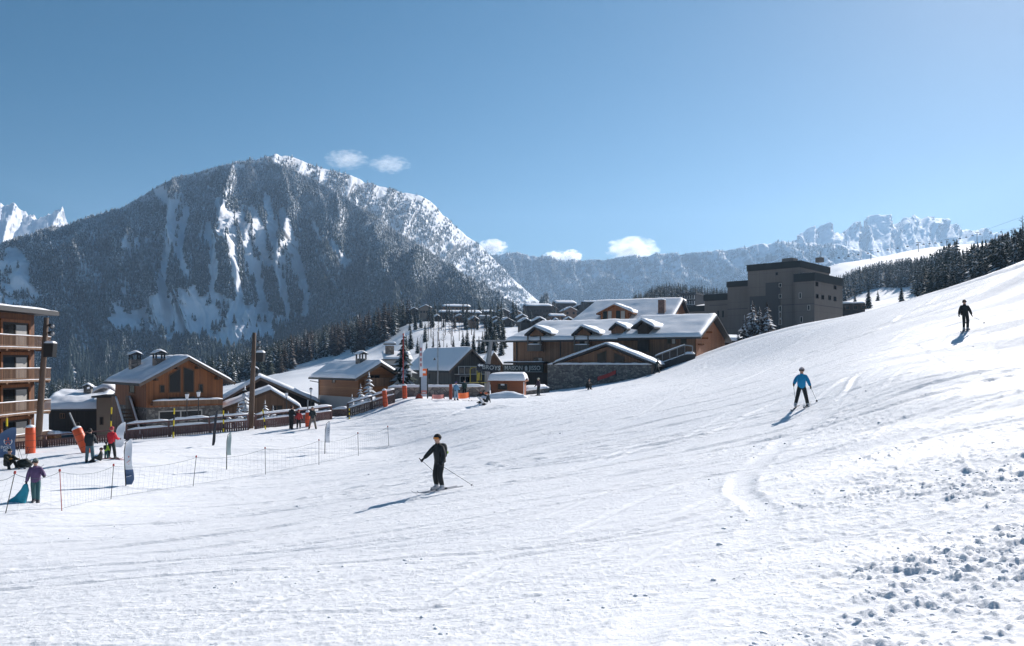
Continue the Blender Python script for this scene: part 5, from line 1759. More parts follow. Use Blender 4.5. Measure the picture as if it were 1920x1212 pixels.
pad('fat upright orange padded post nearest the apartment house', 57, 851, 50, 8.5, M['orange'], 0, .5)
pad('orange padded post tilted left with steel pole sticking out, behind the seated children', 164, 850, 50, 9, M['orange'], -24, 1.1)
pad('slim red orange padded post with thin pole beside the three standing people', 577, 801, 28, 4.5, M['orange'], 0, 1.0)
pad('red orange padded post at the top of the fenced stair', 723, 763, 31, 4.4, M['orange'], -5)
pad('red orange padded post in front of the red flagpole', 759, 748, 25, 4.4, M['orange'], -2)
pad('square rust red padded post next to the person in light blue', 845, 750, 29, 3.8, M['rust'], 0, 0, square=True)


def stake(label, px, pyt, pyb, lean=0):
    b = G(px, pyb); h = (pyb - pyt) * b.y / F; s_ = thing('snow_stake', label, 'snow stake', b, 0, 'yellow and black snow stakes')
    s_.rotation_euler = (0, R(lean), 0)
    n_ = 5
    for k in range(n_):
        mb = MB(); mb.tube([(0, 0, h * k / n_ - (.3 if k == 0 else 0)), (0, 0, h * (k + 1) / n_ - .002)], .055, 6)
        mb.build('band', M['yellow'] if k % 2 == 0 else M['black'], s_)


stake('black and yellow stake behind the person in red', 207, 764, 828, 2)
stake('yellow and black stake in front of the fence below the chalet windows', 325, 766, 821, 2)
stake('upright yellow and black stake between chalet corner and timber pole', 419, 770, 812)
stake('yellow and black stake tilted left, right of the timber pole', 498, 768, 806, -8)
stake('yellow and black stake behind the blue banner at the left edge', 13, 785, 858)
stake('short yellow and black stake where stair fence and brick wall meet', 655, 766, 786)


def text_mesh(body, size, mat, parent, loc, rot, depth=.01, align='CENTER', name='lettering', xs=1.0):
    cu = bpy.data.curves.new(name, 'FONT'); cu.body = body; cu.size = size; cu.align_x = align; cu.align_y = 'CENTER'; cu.extrude = depth; cu.resolution_u = 3
    cu.offset = size * .012
    o = bpy.data.objects.new(name, cu); C.objects.link(o)
    dg = bpy.context.evaluated_depsgraph_get()
    me = bpy.data.meshes.new_from_object(o.evaluated_get(dg)); me.name = name
    bpy.data.objects.remove(o); bpy.data.curves.remove(cu)
    me.materials.clear(); me.materials.append(mat)
    o = bpy.data.objects.new(name, me); C.objects.link(o)
    o.parent = parent; o.location = loc; o.rotation_euler = rot; o.scale = (xs, 1, 1)
    return o


# hotel sign: MAISON, a small emblem, JISSO
M['sign_ink'] = mat_plain('pale_sign_ink', (0.36, 0.40, 0.40), .5, .03)
sz0, sz1 = SIGN_Z; sx0, sx1 = SIGN_X
sw, shh = sx1 - sx0, sz1 - sz0
text_mesh('MAISON', shh * .74, M['sign_ink'], SIGN_O, (sx0 + sw * .27, -1.765, (sz0 + sz1) / 2 + .04), (R(90), 0, 0), xs=.92)
text_mesh('JISSO', shh * .74, M['sign_ink'], SIGN_O, (sx0 + sw * .80, -1.765, (sz0 + sz1) / 2 + .04), (R(90), 0, 0), xs=.95)
m = MB(); ex_ = sx0 + sw * .585; zm = (sz0 + sz1) / 2
m.prism([(ex_ - .2, zm - .3), (ex_ + .2, zm - .3), (ex_ + .2, zm + .18), (ex_, zm + .42), (ex_ - .2, zm + .18)], -1.775, -1.752)
m.build('emblem', M['sign_ink'], SIGN_O)
m = MB(); m.box(sx0 + .2, -1.77, sz0 + .08, sx1 - .2, -1.752, sz0 + .14); m.build('underline', M['sign_ink'], SIGN_O)

# signboard BROYS below the lift mast
q = P(893, 700, 90); 
t_ = thing('sign', 'dark tilted sign board with white BROYS lettering left of the kiosk', 'sign', (q.x, q.y, q.z + .3), R(-6))
wd = 45 / F * 90
m = MB(); m.box(0, 0, 0, wd, .15, .85); bd = m.build('board', M['flag_d'], t_)
text_mesh('BROYS', .68, M['sign_ink'], bd, (wd * .62, -.015, .46), (R(90), 0, 0))
m = MB(); m.prism([(.1, .62), (.35, .42), (.35, .55), (.7, .52), (.7, .74), (.35, .7), (.35, .82)], -.02, .0); m.build('arrow', M['white'], bd)
for k, x_ in enumerate((.5, wd - .5)):
    m = MB(); m.tube([(x_, .2, -2.6), (x_, .2, .8)], .07, 6); m.build('post', M['metal_dk'], t_)
t_.rotation_euler = (0, R(5), R(-6))
# lift mast with yellow working platform
q = G(913, 742, 60); q = P(912, 742, 94)
t_ = thing('lift_mast', 'leaning grey steel lift mast with yellow working platform behind the sign', 'mast', (q.x, q.y, -5.0))
m = MB(); m.tube([(0, 0, -1), (.15, 0, 4.6), (.55, 0, 7.6)], [.38, .3, .22], 10); m.build('pole', M['metal'], t_)
m = MB(); m.box(-1.2, -.2, 7.45, 2.2, .2, 7.65); m.build('crossarm', M['metal'], t_)
m = MB()
for x_ in (-1.9, -1.1): m.tube([(x_, -.4, 2.6), (x_, -.4, 4.2), (x_ + .2, -.4, 4.45)], .035, 6); m.tube([(x_, .4, 2.6), (x_, .4, 4.2)], .035, 6)
m.tube([(-1.9, -.4, 4.2), (-1.5, -.4, 4.45), (-.4, -.4, 4.3), (0.1, -.4, 4.2)], .035, 6); m.box(-2.0, -.5, 2.6, .1, .5, 2.66); m.box(-1.05, -.42, 2.9, -.55, -.38, 3.8)
m.build('platform', mat_plain('dull_yellow_paint', (0.34, 0.29, 0.05), .6, .2), t_)

# feather flags and banners
def feather(label, px, pyb, hpx, wpx, segs, lean=0, yaw=0, dirn=1, bare=.15, base=None, tip=.25, dmin=5, cat='feather flag'):
    b = G(px, pyb, dmin); s_ = b.y / F; h = hpx * s_; w_ = wpx * s_
    t_ = thing('feather_flag', label, cat, b, R(yaw)); t_.rotation_euler = (0, R(lean), R(yaw))
    mb = MB(); pts = [(0, 0, -.3), (0, 0, h * .45), (dirn * w_ * .03, 0, h * .75), (dirn * w_ * .25, 0, h * .93), (dirn * w_ * .8, 0, h)]
    mb.tube(pts, [.03, .028, .022, .018, .012], 6); mb.build('pole', M['metal_dk'], t_)
    z0 = h * bare
    for (a, b_, mt) in segs:                       # fractions of the cloth height
        mb = MB(); n_ = 10; vs = []; fs = []
        for k in range(n_ + 1):
            f_ = a + (b_ - a) * k / n_; z_ = z0 + (h - z0) * f_
            e = (z_ / h - .72) / .28
            xl = dirn * w_ * (.04 + (.72 * max(0, e) ** 1.8)); xr_ = dirn * w_ * (1.0 - tip * .12 * max(0, e))
            if f_ < .1: xr_ = dirn * w_ * (.75 + 2.5 * f_)
            wv = .05 * math.sin(f_ * 9)
            for y_ in (-.008, .008): vs += [(xl, y_ + wv * .2, z_), ((xl + xr_) / 2, y_ + wv, z_), (xr_, y_ + wv * 1.4, z_)]
        for k in range(n_):
            o = k * 6
            for j in (0, 1):
                fs += [(o + j, o + j + 1, o + 7 + j, o + 6 + j), (o + 3 + j + 1, o + 3 + j, o + 9 + j, o + 10 + j)]
            fs += [(o, o + 6, o + 9, o + 3), (o + 2, o + 5, o + 11, o + 8)]
        fs += [(0, 3, 4, 1), (1, 4, 5, 2)]; o = n_ * 6; fs += [(o, o + 1, o + 4, o + 3), (o + 1, o + 2, o + 5, o + 4)]
        mb.add(vs, fs).build('cloth', mt, t_, smooth=False)
    if base:
        mb = MB(); mb.tube([(0, 0, -.1), (0, 0, .25), (0, 0, .5)], [.4, .32, .12], 10); mb.build('base', base, t_)
    return t_, h, w_


fl_, h_, w_ = feather('slate blue feather flag with orange and white emblem at the left edge', -6, 866, 66, 33, [(0, 1, M['flag_b'])], 3, 0, 1, .12)
m = MB(); ex_, ez = w_ * .62, h_ * .60
for k in range(5):
    a = R(90 + 72 * k); c_, s2 = math.cos(a), math.sin(a)
    m.beam((ex_ + c_ * .06, -.07, ez + s2 * .06), (ex_ + c_ * .22, -.07, ez + s2 * .22), .06, .02)
m.build('emblem', M['hot_orange'], fl_)
m = MB()
for k in range(14):
    a0_, a1_ = R(150 + 240 * k / 14), R(150 + 240 * (k + 1) / 14)
    m.beam((ex_ + math.cos(a0_) * .24, -.07, ez + math.sin(a0_) * .24), (ex_ + math.cos(a1_) * .24, -.07, ez + math.sin(a1_) * .24), .05, .02)
m.build('emblem_ring', M['white'], fl_)
text_mesh('EVOL2', .22, M['white'], fl_, (w_ * .52, -.085, h_ * .42), (R(90), 0, 0), .004)
text_mesh('SKI', .2, M['white'], fl_, (w_ * .5, -.085, h_ * .34), (R(90), 0, 0), .004)
feather('plain white feather flag leaning behind the person in red', 213, 850, 60, 16, [(0, 1, M['flag_w'])], 6, 0, 1, .2)
fl_, h_, w_ = feather('white feather flag with slate blue foot and faint orange emblem', 236, 912, 88, 15, [(0, .33, M['flag_b']), (.33, 1, M['flag_w'])], -3, 0, 1, .03)
m = MB(); m.beam((w_ * .35, -.04, h_ * .5), (w_ * .8, -.04, h_ * .56), .08, .02); m.beam((w_ * .6, -.04, h_ * .46), (w_ * .62, -.04, h_ * .64), .07, .02); m.build('emblem', M['pink'], fl_)
m = MB(); m.beam((w_ * .2, -.04, h_ * .2), (w_ * .75, -.04, h_ * .22), .12, .02); m.build('stroke', M['flag_w'], fl_)
feather('pale grey green feather flag with pink clip standing alone mid slope', 425, 881, 70, 8.5, [(.35, 1, M['flag_g'])], 0, 0, 1, .06)
fl_, h_, w_ = feather('white feather flag with dark marks near the stair, pink clip at its foot', 609, 851, 61, 9, [(.3, 1, M['flag_w'])], 1, 0, 1, .06)
m = MB()
for k in range(4): m.beam((w_ * .6, -.05, h_ * (.56 + .07 * k)), (w_ * .8, -.05, h_ * (.59 + .07 * k)), .09, .02)
m.build('print', M['flag_b'], fl_)
feather('narrow dark feather flag seen almost edge on before the fence', 398, 837, 68, 4.2, [(0, 1, M['flag_d'])], 5, 0, 1, .02)
fl_, h_, w_ = feather('tall slim white flag with red lettering bars on a dark post with red foot', 786, 748, 121, 6.5, [(.22, 1, M['flag_w'])], 0, 0, 1, .15, M['rust'])
m = MB()
for k in range(4): m.box(w_ * .35, -.09, h_ * (.5 + .08 * k), w_ * .7, -.07, h_ * (.55 + .08 * k))
m.build('print', M['red_net'], fl_)
for px_, pyb, d_, hp, mt, lb in ((756, 745, 81.5, 118, M['red_net'], 'slim red flagpole beside the tall spruce'), (821, 745, 84, 122, M['metal'], 'slim grey flagpole in front of the grey house')):
    q = P(px_, pyb, d_); hh_ = hp * d_ / F
    t_ = thing('flagpole', lb, 'flagpole', q)
    m = MB(); m.tube([(0, 0, -.5), (0, 0, hh_)], [.07, .045], 6); m.build('pole', mt, t_)
    m = MB(); m.blob((0, 0, hh_), .09, 8, 5); m.build('finial', mt, t_)

# information totem
q = G(795, 747); s_ = q.y / F
t_ = thing('information_totem', 'tall information panel with red and orange bands beside the slim white flag', 'sign', q)
hh_, ww_ = 57 * s_, 11 * s_
for x_ in (-ww_ / 2 - .06, ww_ / 2 + .06): m = MB(); m.box(x_ - .06, -.06, -.4, x_ + .06, .06, hh_ * .98); m.build('post', M['metal_dk'], t_)
for a, b_, mt in ((.06, .14, M['flag_w']), (.142, .26, M['pink']), (.262, .74, mat_plain('grey_blue_map', (0.40, 0.45, 0.52), .6, .15, 6)), (.742, .97, M['hot_orange'])):
    m = MB(); m.box(-ww_ / 2, -.05, hh_ * a, ww_ / 2, .05, hh_ * b_); m.build('panel', mt, t_)
m = MB(); m.box(-ww_ * .35, -.062, hh_ * .82, ww_ * .3, -.051, hh_ * .9); m.box(-ww_ * .3, -.062, hh_ * .17, ww_ * .3, -.051, hh_ * .2)
m.build('print', M['white'], t_)


def barrier(label, px0, py0, px1, py1, hpx, mat, dmin=5, dd=None):
    a, b_ = (G(px0, py0, dmin), G(px1, py1, dmin)) if dd is None else (P(px0, py0, dd), P(px1, py1, dd + .6))
    s_ = a.y / F; h = hpx * s_
    th = math.atan2(b_.y - a.y, b_.x - a.x); L_ = (Vector(b_.xy) - Vector(a.xy)).length; dz = b_.z - a.z
    t_ = thing('barrier', label, 'barrier', a, th)
    vs = []; fs = []; n_ = 12
    for k in range(n_ + 1):
        u = k / n_; y_ = .06 * math.sin(u * 7)
        for j in (0, 1, 2):
            vs.append((L_ * u, y_ * (1 - .4 * abs(j - 1)), dz * u + .12 + (h - .12) * j / 2 - .06 * math.sin(u * 3.14)))
    for k in range(n_):
        for j in (0, 1): o = k * 3 + j; fs.append((o, o + 3, o + 4, o + 1))
    m_ = MB(); m_.add(vs, fs); o_ = m_.build('cloth', mat, t_); so = o_.modifiers.new('thick', 'SOLIDIFY'); so.thickness = .02
    for u in (0, 1): m_ = MB(); m_.tube([(L_ * u, 0, dz * u - .3), (L_ * u, 0, dz * u + h + .1)], .03, 6); m_.build('post', M['metal_dk'], t_)


barrier('faded pink net barrier in front of the stone wall', 810, 750, 833, 749, 10, M['pink'])
barrier('bright orange banner barrier between the person in light blue and the bending person', 857, 750, 880, 748, 13, M['hot_orange'])
barrier('small orange banner barrier at the left corner of the kiosk', 900, 745, 915, 744, 9, M['hot_orange'])
barrier('dull red net along the stone annex wall', 1120, 716, 1155, 703, 9, M['red_net'], dd=97)

# safety net with thin posts
posts = [(10, 965, 28, 886, 0), (116, 960, 112, 882, 0), (208, 937, 213, 872, 0), (362, 913, 368, 856, 0), (498, 891, 497, 840, 0), (598, 872, 598, 825, 0), (672, 855, 671, 812, 0), (729, 838, 727, 800, 0)]
tops = []
for k, (bx, by, tx, ty, _) in enumerate(posts):
    b = G(bx, by); tp = P(tx, ty, b.y)
    tops.append((b, tp))
    t_ = thing('net_post', ('tilted dark net post at the left end of the safety net', 'thin red net post right of the walking woman', 'dark net post left of the blue footed flag', 'dark net post between blue footed flag and grey green flag',
                            'net post right of the grey green flag', 'net post just before the white flag with dark marks', 'net post below the stair, last but one to the right', 'net post at the right end of the safety net')[k], 'net post', b, 0, 'posts of the safety net')
    dv = tp - b
    m = MB(); m.tube([-dv * .12, dv * .97], [.016, .014], 6); m.build('rod', M['red_net'] if k in (1,) else M['metal_dk'], t_)
    m = MB(); m.tube([dv * .97, dv * 1.03], [.045, .035], 6); m.build('tip', M['red_net'], t_)
a_, b_ = tops[0][0] - (tops[1][0] - tops[0][0]) * .6, tops[0][1] - (tops[1][1] - tops[0][1]) * .6
net_pts = [(a_, b_)] + tops
root = net_pts[0][0]
t_ = thing('safety_net', 'fine grey green safety net sagging between the thin posts', 'net', root)
strand = MB(); cable = MB()
for (b0, t0), (b1, t1) in zip(net_pts[:-1], net_pts[1:]):
    n_ = max(4, int((b1 - b0).length / .3))

    def sag(u, v):
        lo = b0.lerp(b1, u); hi = t0.lerp(t1, u)
        lo = Vector((lo.x, lo.y, GZ(lo.x, lo.y) + .12))
        k_ = 4 * u * (1 - u)
        hi = hi - Vector((0, 0, .06)) - Vector((0, 0, .2 * k_))
        return lo.lerp(hi, v) - root
    cable.tube([sag(i / 10, 1) for i in range(11)], .008, 4); cable.tube([sag(i / 10, 0) for i in range(11)], .006, 4)
    for i in range(1, n_): strand.tube([sag(i / n_, 0), sag(i / n_, 1)], .0018, 3, cap=False)
    for j in range(1, 5): strand.tube([sag(i / 8, j / 5) for i in range(9)], .0018, 3, cap=False)
M['net'] = mat_plain('grey_green_cord', (0.07, 0.11, 0.11), .8)
cable.build('cable', M['net'], t_); strand.build('mesh', M['net'], t_)

# timber poles with lamps and loudspeakers
def mast(label, px0, py0, px1, py1, r0_, r1_, dmin, items, d=None):
    b = G(px0, py0, dmin) if d is None else P(px0, py0, d)
    tp = P(px1, py1, b.y); v = tp - b; s_ = b.y / F
    t_ = thing('timber_pole', label, 'pole', b)
    m = MB(); m.tube([-v * .05, v * .3, v * .65, v], [r0_ * 1.05, r0_, (r0_ + r1_) / 2, r1_], 12); m.build('pole', M['pole'], t_, smooth=True)
    for kind, px, py, w_, h_ in items:
        q = P(px, py, b.y - .25) - b; w_, h_ = w_ * s_, h_ * s_
        m = MB()
        if kind == 'speaker':
            m.prism([(q.x - w_ / 2, q.z - h_ / 2), (q.x + w_ * .38, q.z - h_ / 2), (q.x + w_ / 2, q.z + h_ / 2), (q.x - w_ / 2, q.z + h_ / 2)], q.y - .35, q.y + .3)
            o = m.build('loudspeaker', M['black'], t_, bevel=.03)
            snow_sheet(lambda u, v_: (q.x - w_ / 2 + .03 + (w_ - .06) * u, q.y - .33 + .6 * v_, q.z + h_ / 2 + .004), 9, 9, .16, o, edge=.2, L=(w_, .6))
        else:
            m.tube([(q.x - w_ * .5, q.y + .2, q.z), (q.x + w_ * .1, q.y, q.z - .02), (q.x + w_ * .6, q.y - .2, q.z - .1)], [h_ * .25, h_ * .5, h_ * .62], 10)
            o = m.build('floodlight', M['black'], t_)
            g_ = MB(); g_.blob((q.x + w_ * .62, q.y - .21, q.z - .1), h_ * .5, 8, 6); g_.build('lens', M['metal'], o)
    return t_


mast('thick timber pole with floodlights and black loudspeaker before the apartment house', 71, 836, 87, 596, .26, .19, 5,
     [('speaker', 95, 657, 19, 26), ('lamp', 94, 610, 11, 8), ('lamp', 94, 624, 11, 8)])
mast('timber pole with black loudspeaker and two lamps rising from the red fence', 470, 805, 477, 624, .22, .15, 5,
     [('speaker', 489, 670, 15, 17), ('lamp', 484, 640, 6, 5), ('lamp', 484, 651, 6, 5)])


def lantern(label, px, pyt, d, zg, head=.5):
    tp = P(px, pyt, d); t_ = thing('street_lamp', label, 'street lamp', (tp.x, tp.y, zg))
    h = tp.z - zg
    m = MB(); m.tube([(0, 0, -.2), (0, 0, h - head)], [.06, .045], 8); m.build('post', M['metal_dk'], t_)
    m = MB(); m.tube([(0, 0, h - head), (0, 0, h - .06)], [.12, .2], 6); m.build('lantern', M['flag_w'], t_)
    m = MB(); m.tube([(0, 0, h - .055), (0, 0, h), (0, 0, h + .12)], [.24, .2, .03], 6); m.build('cap', M['metal_dk'], t_)


lantern('street lamp with frosted lantern in front of the chalet, left one of the pair', 350.5, 738, 75, -8)
lantern('street lamp with frosted lantern in front of the chalet, right one of the pair', 372, 734, 75, -8)
lantern('street lamp with pale lantern in front of the brown annex eave', 537, 736, 80, -8.2)
lantern('slim dark street lamp left of the honey coloured chalet', 583, 729, 88, -8.2, .35)

# parked car and wooden bin at the foot of the apartment house
q = P(80, 818, 80)
t_ = thing('parked_car', 'dark car with snow on roof and bonnet parked beside the apartment house', 'car', (q.x, q.y, -8.75), R(-22))
m = MB(); m.prism([(0, .35), (4.1, .35), (4.15, .8), (3.0, 1.0), (2.4, 1.5), (.5, 1.5), (0, 1.0)], 0, 1.7)
m.build('body', mat_plain('dark_teal_car_paint', (0.012, 0.028, 0.03), .3), t_, bevel=.08)
m = MB(); m.prism([(.55, 1.02), (2.75, 1.02), (2.35, 1.42), (.6, 1.42)], -.012, .3); m.build('window', M['glass'], t_)
for x_ in (.8, 3.3):
    m = MB(); m.tube([(x_, -.04, .33), (x_, .2, .33)], .33, 14); wh = m.build('wheel', M['black'], t_)
    m = MB(); m.tube([(x_, -.06, .33), (x_, -.035, .33)], .19, 10); m.build('rim', M['metal'], wh)
snow_sheet(lambda u, v: (.55 + 1.8 * u, .1 + 1.5 * v, 1.51), 13, 9, .28, t_, edge=.3, L=(1.8, 1.5))
snow_sheet(lambda u, v: (3.0 + 1.1 * u, .1 + 1.5 * v, 1.01 - .2 * u), 9, 9, .2, t_, edge=.3, L=(1.1, 1.5))
q = P(76, 824, 73)
t_ = thing('wooden_bin', 'low slatted wooden bin under a snow cap behind the low red fence', 'bin', (q.x, q.y, q.z - .3), R(-8))
m = MB(); m.box(0, 0, -.3, 1.4, .9, .75)
for k in range(6): m.box(.05 + .23 * k, -.03, 0, .2 + .23 * k, -.002, .7)
m.build('box', M['wood_or_h'], t_)
snow_sheet(lambda u, v: (-.05 + 1.5 * u, -.06 + 1.0 * v, .755), 11, 9, .3, t_, edge=.25, L=(1.5, 1))

# chairlift on the sunlit hill
def ridge_pt(f):
    px = 1540 + f * 330; return P(px, lerp_tab([(1540, 487), (1633, 472), (1722, 457), (1775, 452), (1870, 440)], px) + 0.0, 1300 + 60 * f)


pyl = []
for k, (px, top, bot) in enumerate(((1633, 470, 489), (1722, 455, 474), (1775, 450, 468), (1832, 436, 460))):
    d = 1300 + 60 * (px - 1540) / 330
    b = P(px, bot, d); t_ = thing('lift_pylon', 'thin lift pylon on the sunlit hill before the rocky peaks', 'pylon', b, 0, 'lift pylons on the sunlit hill')
    h = (bot - top) * d / F
    m = MB(); m.tube([(0, 0, -4), (0, 0, h)], [.6, .4], 6); m.build('mast', M['metal_dk'], t_)
    m = MB(); m.box(-3.5, -.3, h - .4, 3.5, .3, h + .4); m.build('crossarm', M['metal_dk'], t_)
    pyl.append(P(px, top, d))
ch_pts = [P(1545, 484, 1300)] + pyl + [P(1925, 426, 1400)]
m = MB(); m.tube(ch_pts, .12, 4); t_ = m.build('lift_cable', M['metal_dk']); tag(t_, 'cable of the chairlift strung above the sunlit hill', 'cable')
first = None
for k in range(24):
    u = (k + .5) / 24 * (len(ch_pts) - 1); i = min(int(u), len(ch_pts) - 2); q = ch_pts[i].lerp(ch_pts[i + 1], u - i)
    if first is None:
        t_ = thing('lift_chair', 'tiny chair hanging from the cable above the sunlit hill', 'lift chair', q, 0, 'chairs of the chairlift')
        m = MB(); m.tube([(0, 0, 0), (0, 0, -1.8)], .1, 4); m.build('hanger', M['metal_dk'], t_)
        m = MB(); m.box(-1.1, -.35, -2.9, 1.1, .35, -2.5); m.box(-1.1, .25, -2.497, 1.1, .35, -1.7); m.build('seat', M['metal_dk'], t_)
        first = t_
    else:
        t_ = copy_tree(first); t_.location = q; t_.scale = (1.6,) * 3
m = MB(); m.tube([P(1833, 437, 300), P(1880, 420, 270), P(1960, 392, 230)], .03, 4); t_ = m.build('lift_cable', M['metal_dk']); tag(t_, 'thin dark cable rising to the right above the wood', 'cable')

q = G(948, 747)
m = MB(); m.blob((0, 0, 0), (2.6, 1.1, .75), 24, 10, 0, lambda n: 1 + .12 * math.sin(n.x * 5 + 1) * math.cos(n.y * 4))
t_ = m.build('snow_bank', M['snow'], smooth=True); t_.location = (q.x, q.y + .4, q.z - .1); tag(t_, kind='structure')
# ------------------------------------------------------------------ people
def skin_mesh(name, pts, edges, rad, root, sub=1):
    me = bpy.data.meshes.new('skeleton'); me.from_pydata([tuple(p) for p in pts], edges, [])
    o = bpy.data.objects.new('skeleton', me); C.objects.link(o)
    mo = o.modifiers.new('skin', 'SKIN'); mo.use_smooth_shade = True
    for i, sv in enumerate(me.skin_vertices[0].data):
        r_ = rad[i]; sv.radius = r_ if hasattr(r_, '__len__') else (r_, r_); sv.use_root = (i == root)
    if sub:
        su = o.modifiers.new('sub', 'SUBSURF'); su.levels = sub; su.render_levels = sub
    dg = bpy.context.evaluated_depsgraph_get()
    out = bpy.data.meshes.new_from_object(o.evaluated_get(dg)); out.name = name
    bpy.data.objects.remove(o); bpy.data.meshes.remove(me)
    return out


PM = {}


def cloth(col, var=.12):
    if col not in PM: PM[col] = mat_plain('cloth_%d' % len(PM), col, .75, var, 9, bump=.2)
    return PM[col]


SKIN = mat_plain('face_skin', (0.50, 0.30, 0.22), .6, .06)
LENS_O = mat_plain('orange_goggle_lens', (0.55, 0.20, 0.03), .15, .1)
HAIR = mat_plain('dark_brown_hair', (0.03, 0.02, 0.015), .7)


def person(label, loc, H=1.78, yaw=0, lean=5, legs=((8, 12, 4), (8, 12, 4)), arms=((15, 20, 12), (15, 20, 12)), jacket=(0.02, 0.02, 0.02), pants=(0.015, 0.015, 0.018), boots=(0.05, 0.05, 0.055),
           head='helmet', headcol=(0.02, 0.02, 0.02), gloves=(0.02, 0.02, 0.02), goggles=None, side=0, turn=0, pack=None, hips=0.0, accents=None, group=None, bulk=1.0):
    """legs: (hip flexion, knee flexion, abduction) left, right; arms: (shoulder flexion, elbow flexion, abduction). Faces -Y before yaw."""
    k = H / 1.78
    J = {}
    up = Vector((math.sin(R(side)), -math.sin(R(lean)), math.cos(R(lean)) * math.cos(R(side))))
    J['pelvis'] = Vector((0, 0, 0))
    J['waist'] = up * .16; J['chest'] = up * .36; J['neck'] = up * .53
    hd = (up + Vector((0, .25 * math.sin(R(lean)), .5))).normalized()
    J['skull'] = J['neck'] + hd * .2
    for s, nm, lg, ar in ((1, 'l', legs[0], arms[0]), (-1, 'r', legs[1], arms[1])):
        hp = Vector((s * .10, 0, -.06)); J['hip_' + nm] = hp
        a, kn, ab = R(lg[0]), R(lg[1]), R(lg[2])
        d = Vector((s * math.sin(ab), -math.sin(a) * math.cos(ab), -math.cos(a) * math.cos(ab))); J['knee_' + nm] = hp + d * .43
        a2 = a - kn; d = Vector((s * math.sin(ab), -math.sin(a2) * math.cos(ab), -math.cos(a2) * math.cos(ab))); J['ankle_' + nm] = J['knee_' + nm] + d * .42
        f = Vector((s * .12, -1, -.12 - .5 * max(0, math.sin(-a2 - .6))))
        J['toe_' + nm] = J['ankle_' + nm] + Vector((0, 0, -.06)) + f.normalized() * .16
        sh = J['neck'] + Vector((s * .19, 0, -.06)) - up * .02; J['sh_' + nm] = sh
        a, e, ab = R(ar[0]), R(ar[1]), R(ar[2])
        d = Vector((s * math.sin(ab), -math.sin(a) * math.cos(ab), -math.cos(a) * math.cos(ab))); J['elbow_' + nm] = sh + d * .29
        a2 = a + e; d = Vector((s * math.sin(ab * .6), -math.sin(a2) * math.cos(ab * .6), -math.cos(a2) * math.cos(ab * .6))); J['wrist_' + nm] = J['elbow_' + nm] + d * .25
        J['hand_' + nm] = J['wrist_' + nm] + d * .09; J['hd_' + nm] = d
    zmin = min(min(J['ankle_l'].z, J['ankle_r'].z) - .1, J['pelvis'].z - .13 + hips)
    for q in J:
        if not q.startswith('hd_'): J[q] = (J[q] - Vector((0, 0, zmin))) * k
    names = ['pelvis', 'waist', 'chest', 'neck', 'skull', 'hip_l', 'knee_l', 'ankle_l', 'toe_l', 'hip_r', 'knee_r', 'ankle_r', 'toe_r', 'sh_l', 'elbow_l', 'wrist_l', 'hand_l', 'sh_r', 'elbow_r', 'wrist_r', 'hand_r']
    rad = dict(pelvis=.14, waist=.13, chest=.15, neck=.062, skull=.09, hip=.118, knee=.095, ankle=.085, toe=.05, sh=.08, elbow=.058, wrist=.04, hand=.046)
    ix = {n_: i for i, n_ in enumerate(names)}
    E = [('pelvis', 'waist'), ('waist', 'chest'), ('chest', 'neck'), ('neck', 'skull')]
    for s in 'lr':
        E += [('pelvis', 'hip_' + s), ('hip_' + s, 'knee_' + s), ('knee_' + s, 'ankle_' + s), ('ankle_' + s, 'toe_' + s), ('chest', 'sh_' + s), ('sh_' + s, 'elbow_' + s), ('elbow_' + s, 'wrist_' + s), ('wrist_' + s, 'hand_' + s)]
    rr = [rad[n_.split('_')[0]] * k * (bulk if n_.split('_')[0] in ('pelvis', 'waist', 'chest', 'hip', 'knee') else 1) for n_ in names]
    me = skin_mesh('body', [J[n_] for n_ in names], [(ix[a], ix[b]) for a, b in E], rr, 0)
    # hands: four unequal bent fingers and a thumb each, grown into the same mesh
    fb = MB()
    for s, sg in (('l', 1), ('r', -1)):
        p, d = J['hand_' + s], J['hd_' + s]
        sd = d.cross(Vector((1, 0, 0)));  sd = sd.normalized() if sd.length > .1 else Vector((0, 1, 0))
        inw = Vector((-sg, 0, 0))
        for q, ln in enumerate((.062, .072, .068, .052)):
            b0 = p + d * .02 * k + sd * (.03 - .02 * q) * k
            fb.tube([b0, b0 + (d * .6 + inw * .35) * ln * .6 * k, b0 + (d * .55 + inw * 1.1) * ln * .75 * k], [.0105 * k, .0095 * k, .008 * k], 5)
        fb.tube([p - d * .03 * k + sd * .03 * k, p + sd * .06 * k + d * .015 * k, p + sd * .05 * k + (d * .04 + inw * .02) * k], [.012 * k, .011 * k, .009 * k], 5)
    fm = bpy.data.meshes.new('f'); fm.from_pydata(fb.v, [], fb.f)
    bm = bmesh.new(); bm.from_mesh(me); nf = len(bm.faces); bm.from_mesh(fm); bm.to_mesh(me); bm.free(); bpy.data.meshes.remove(fm)
    me.materials.clear()
    for m_ in (cloth(pants), cloth(boots), cloth(gloves), SKIN, cloth(jacket)): me.materials.append(m_)
    cen = np.zeros(len(me.polygons) * 3); me.polygons.foreach_get('center', cen); cen = cen.reshape(-1, 3)

    def sd_(a, b):
        a = np.array(J[a]); b = np.array(J[b]); v = b - a; t = np.clip(((cen - a) @ v) / (v @ v), 0, 1); return np.linalg.norm(cen - a - t[:, None] * v, axis=1)
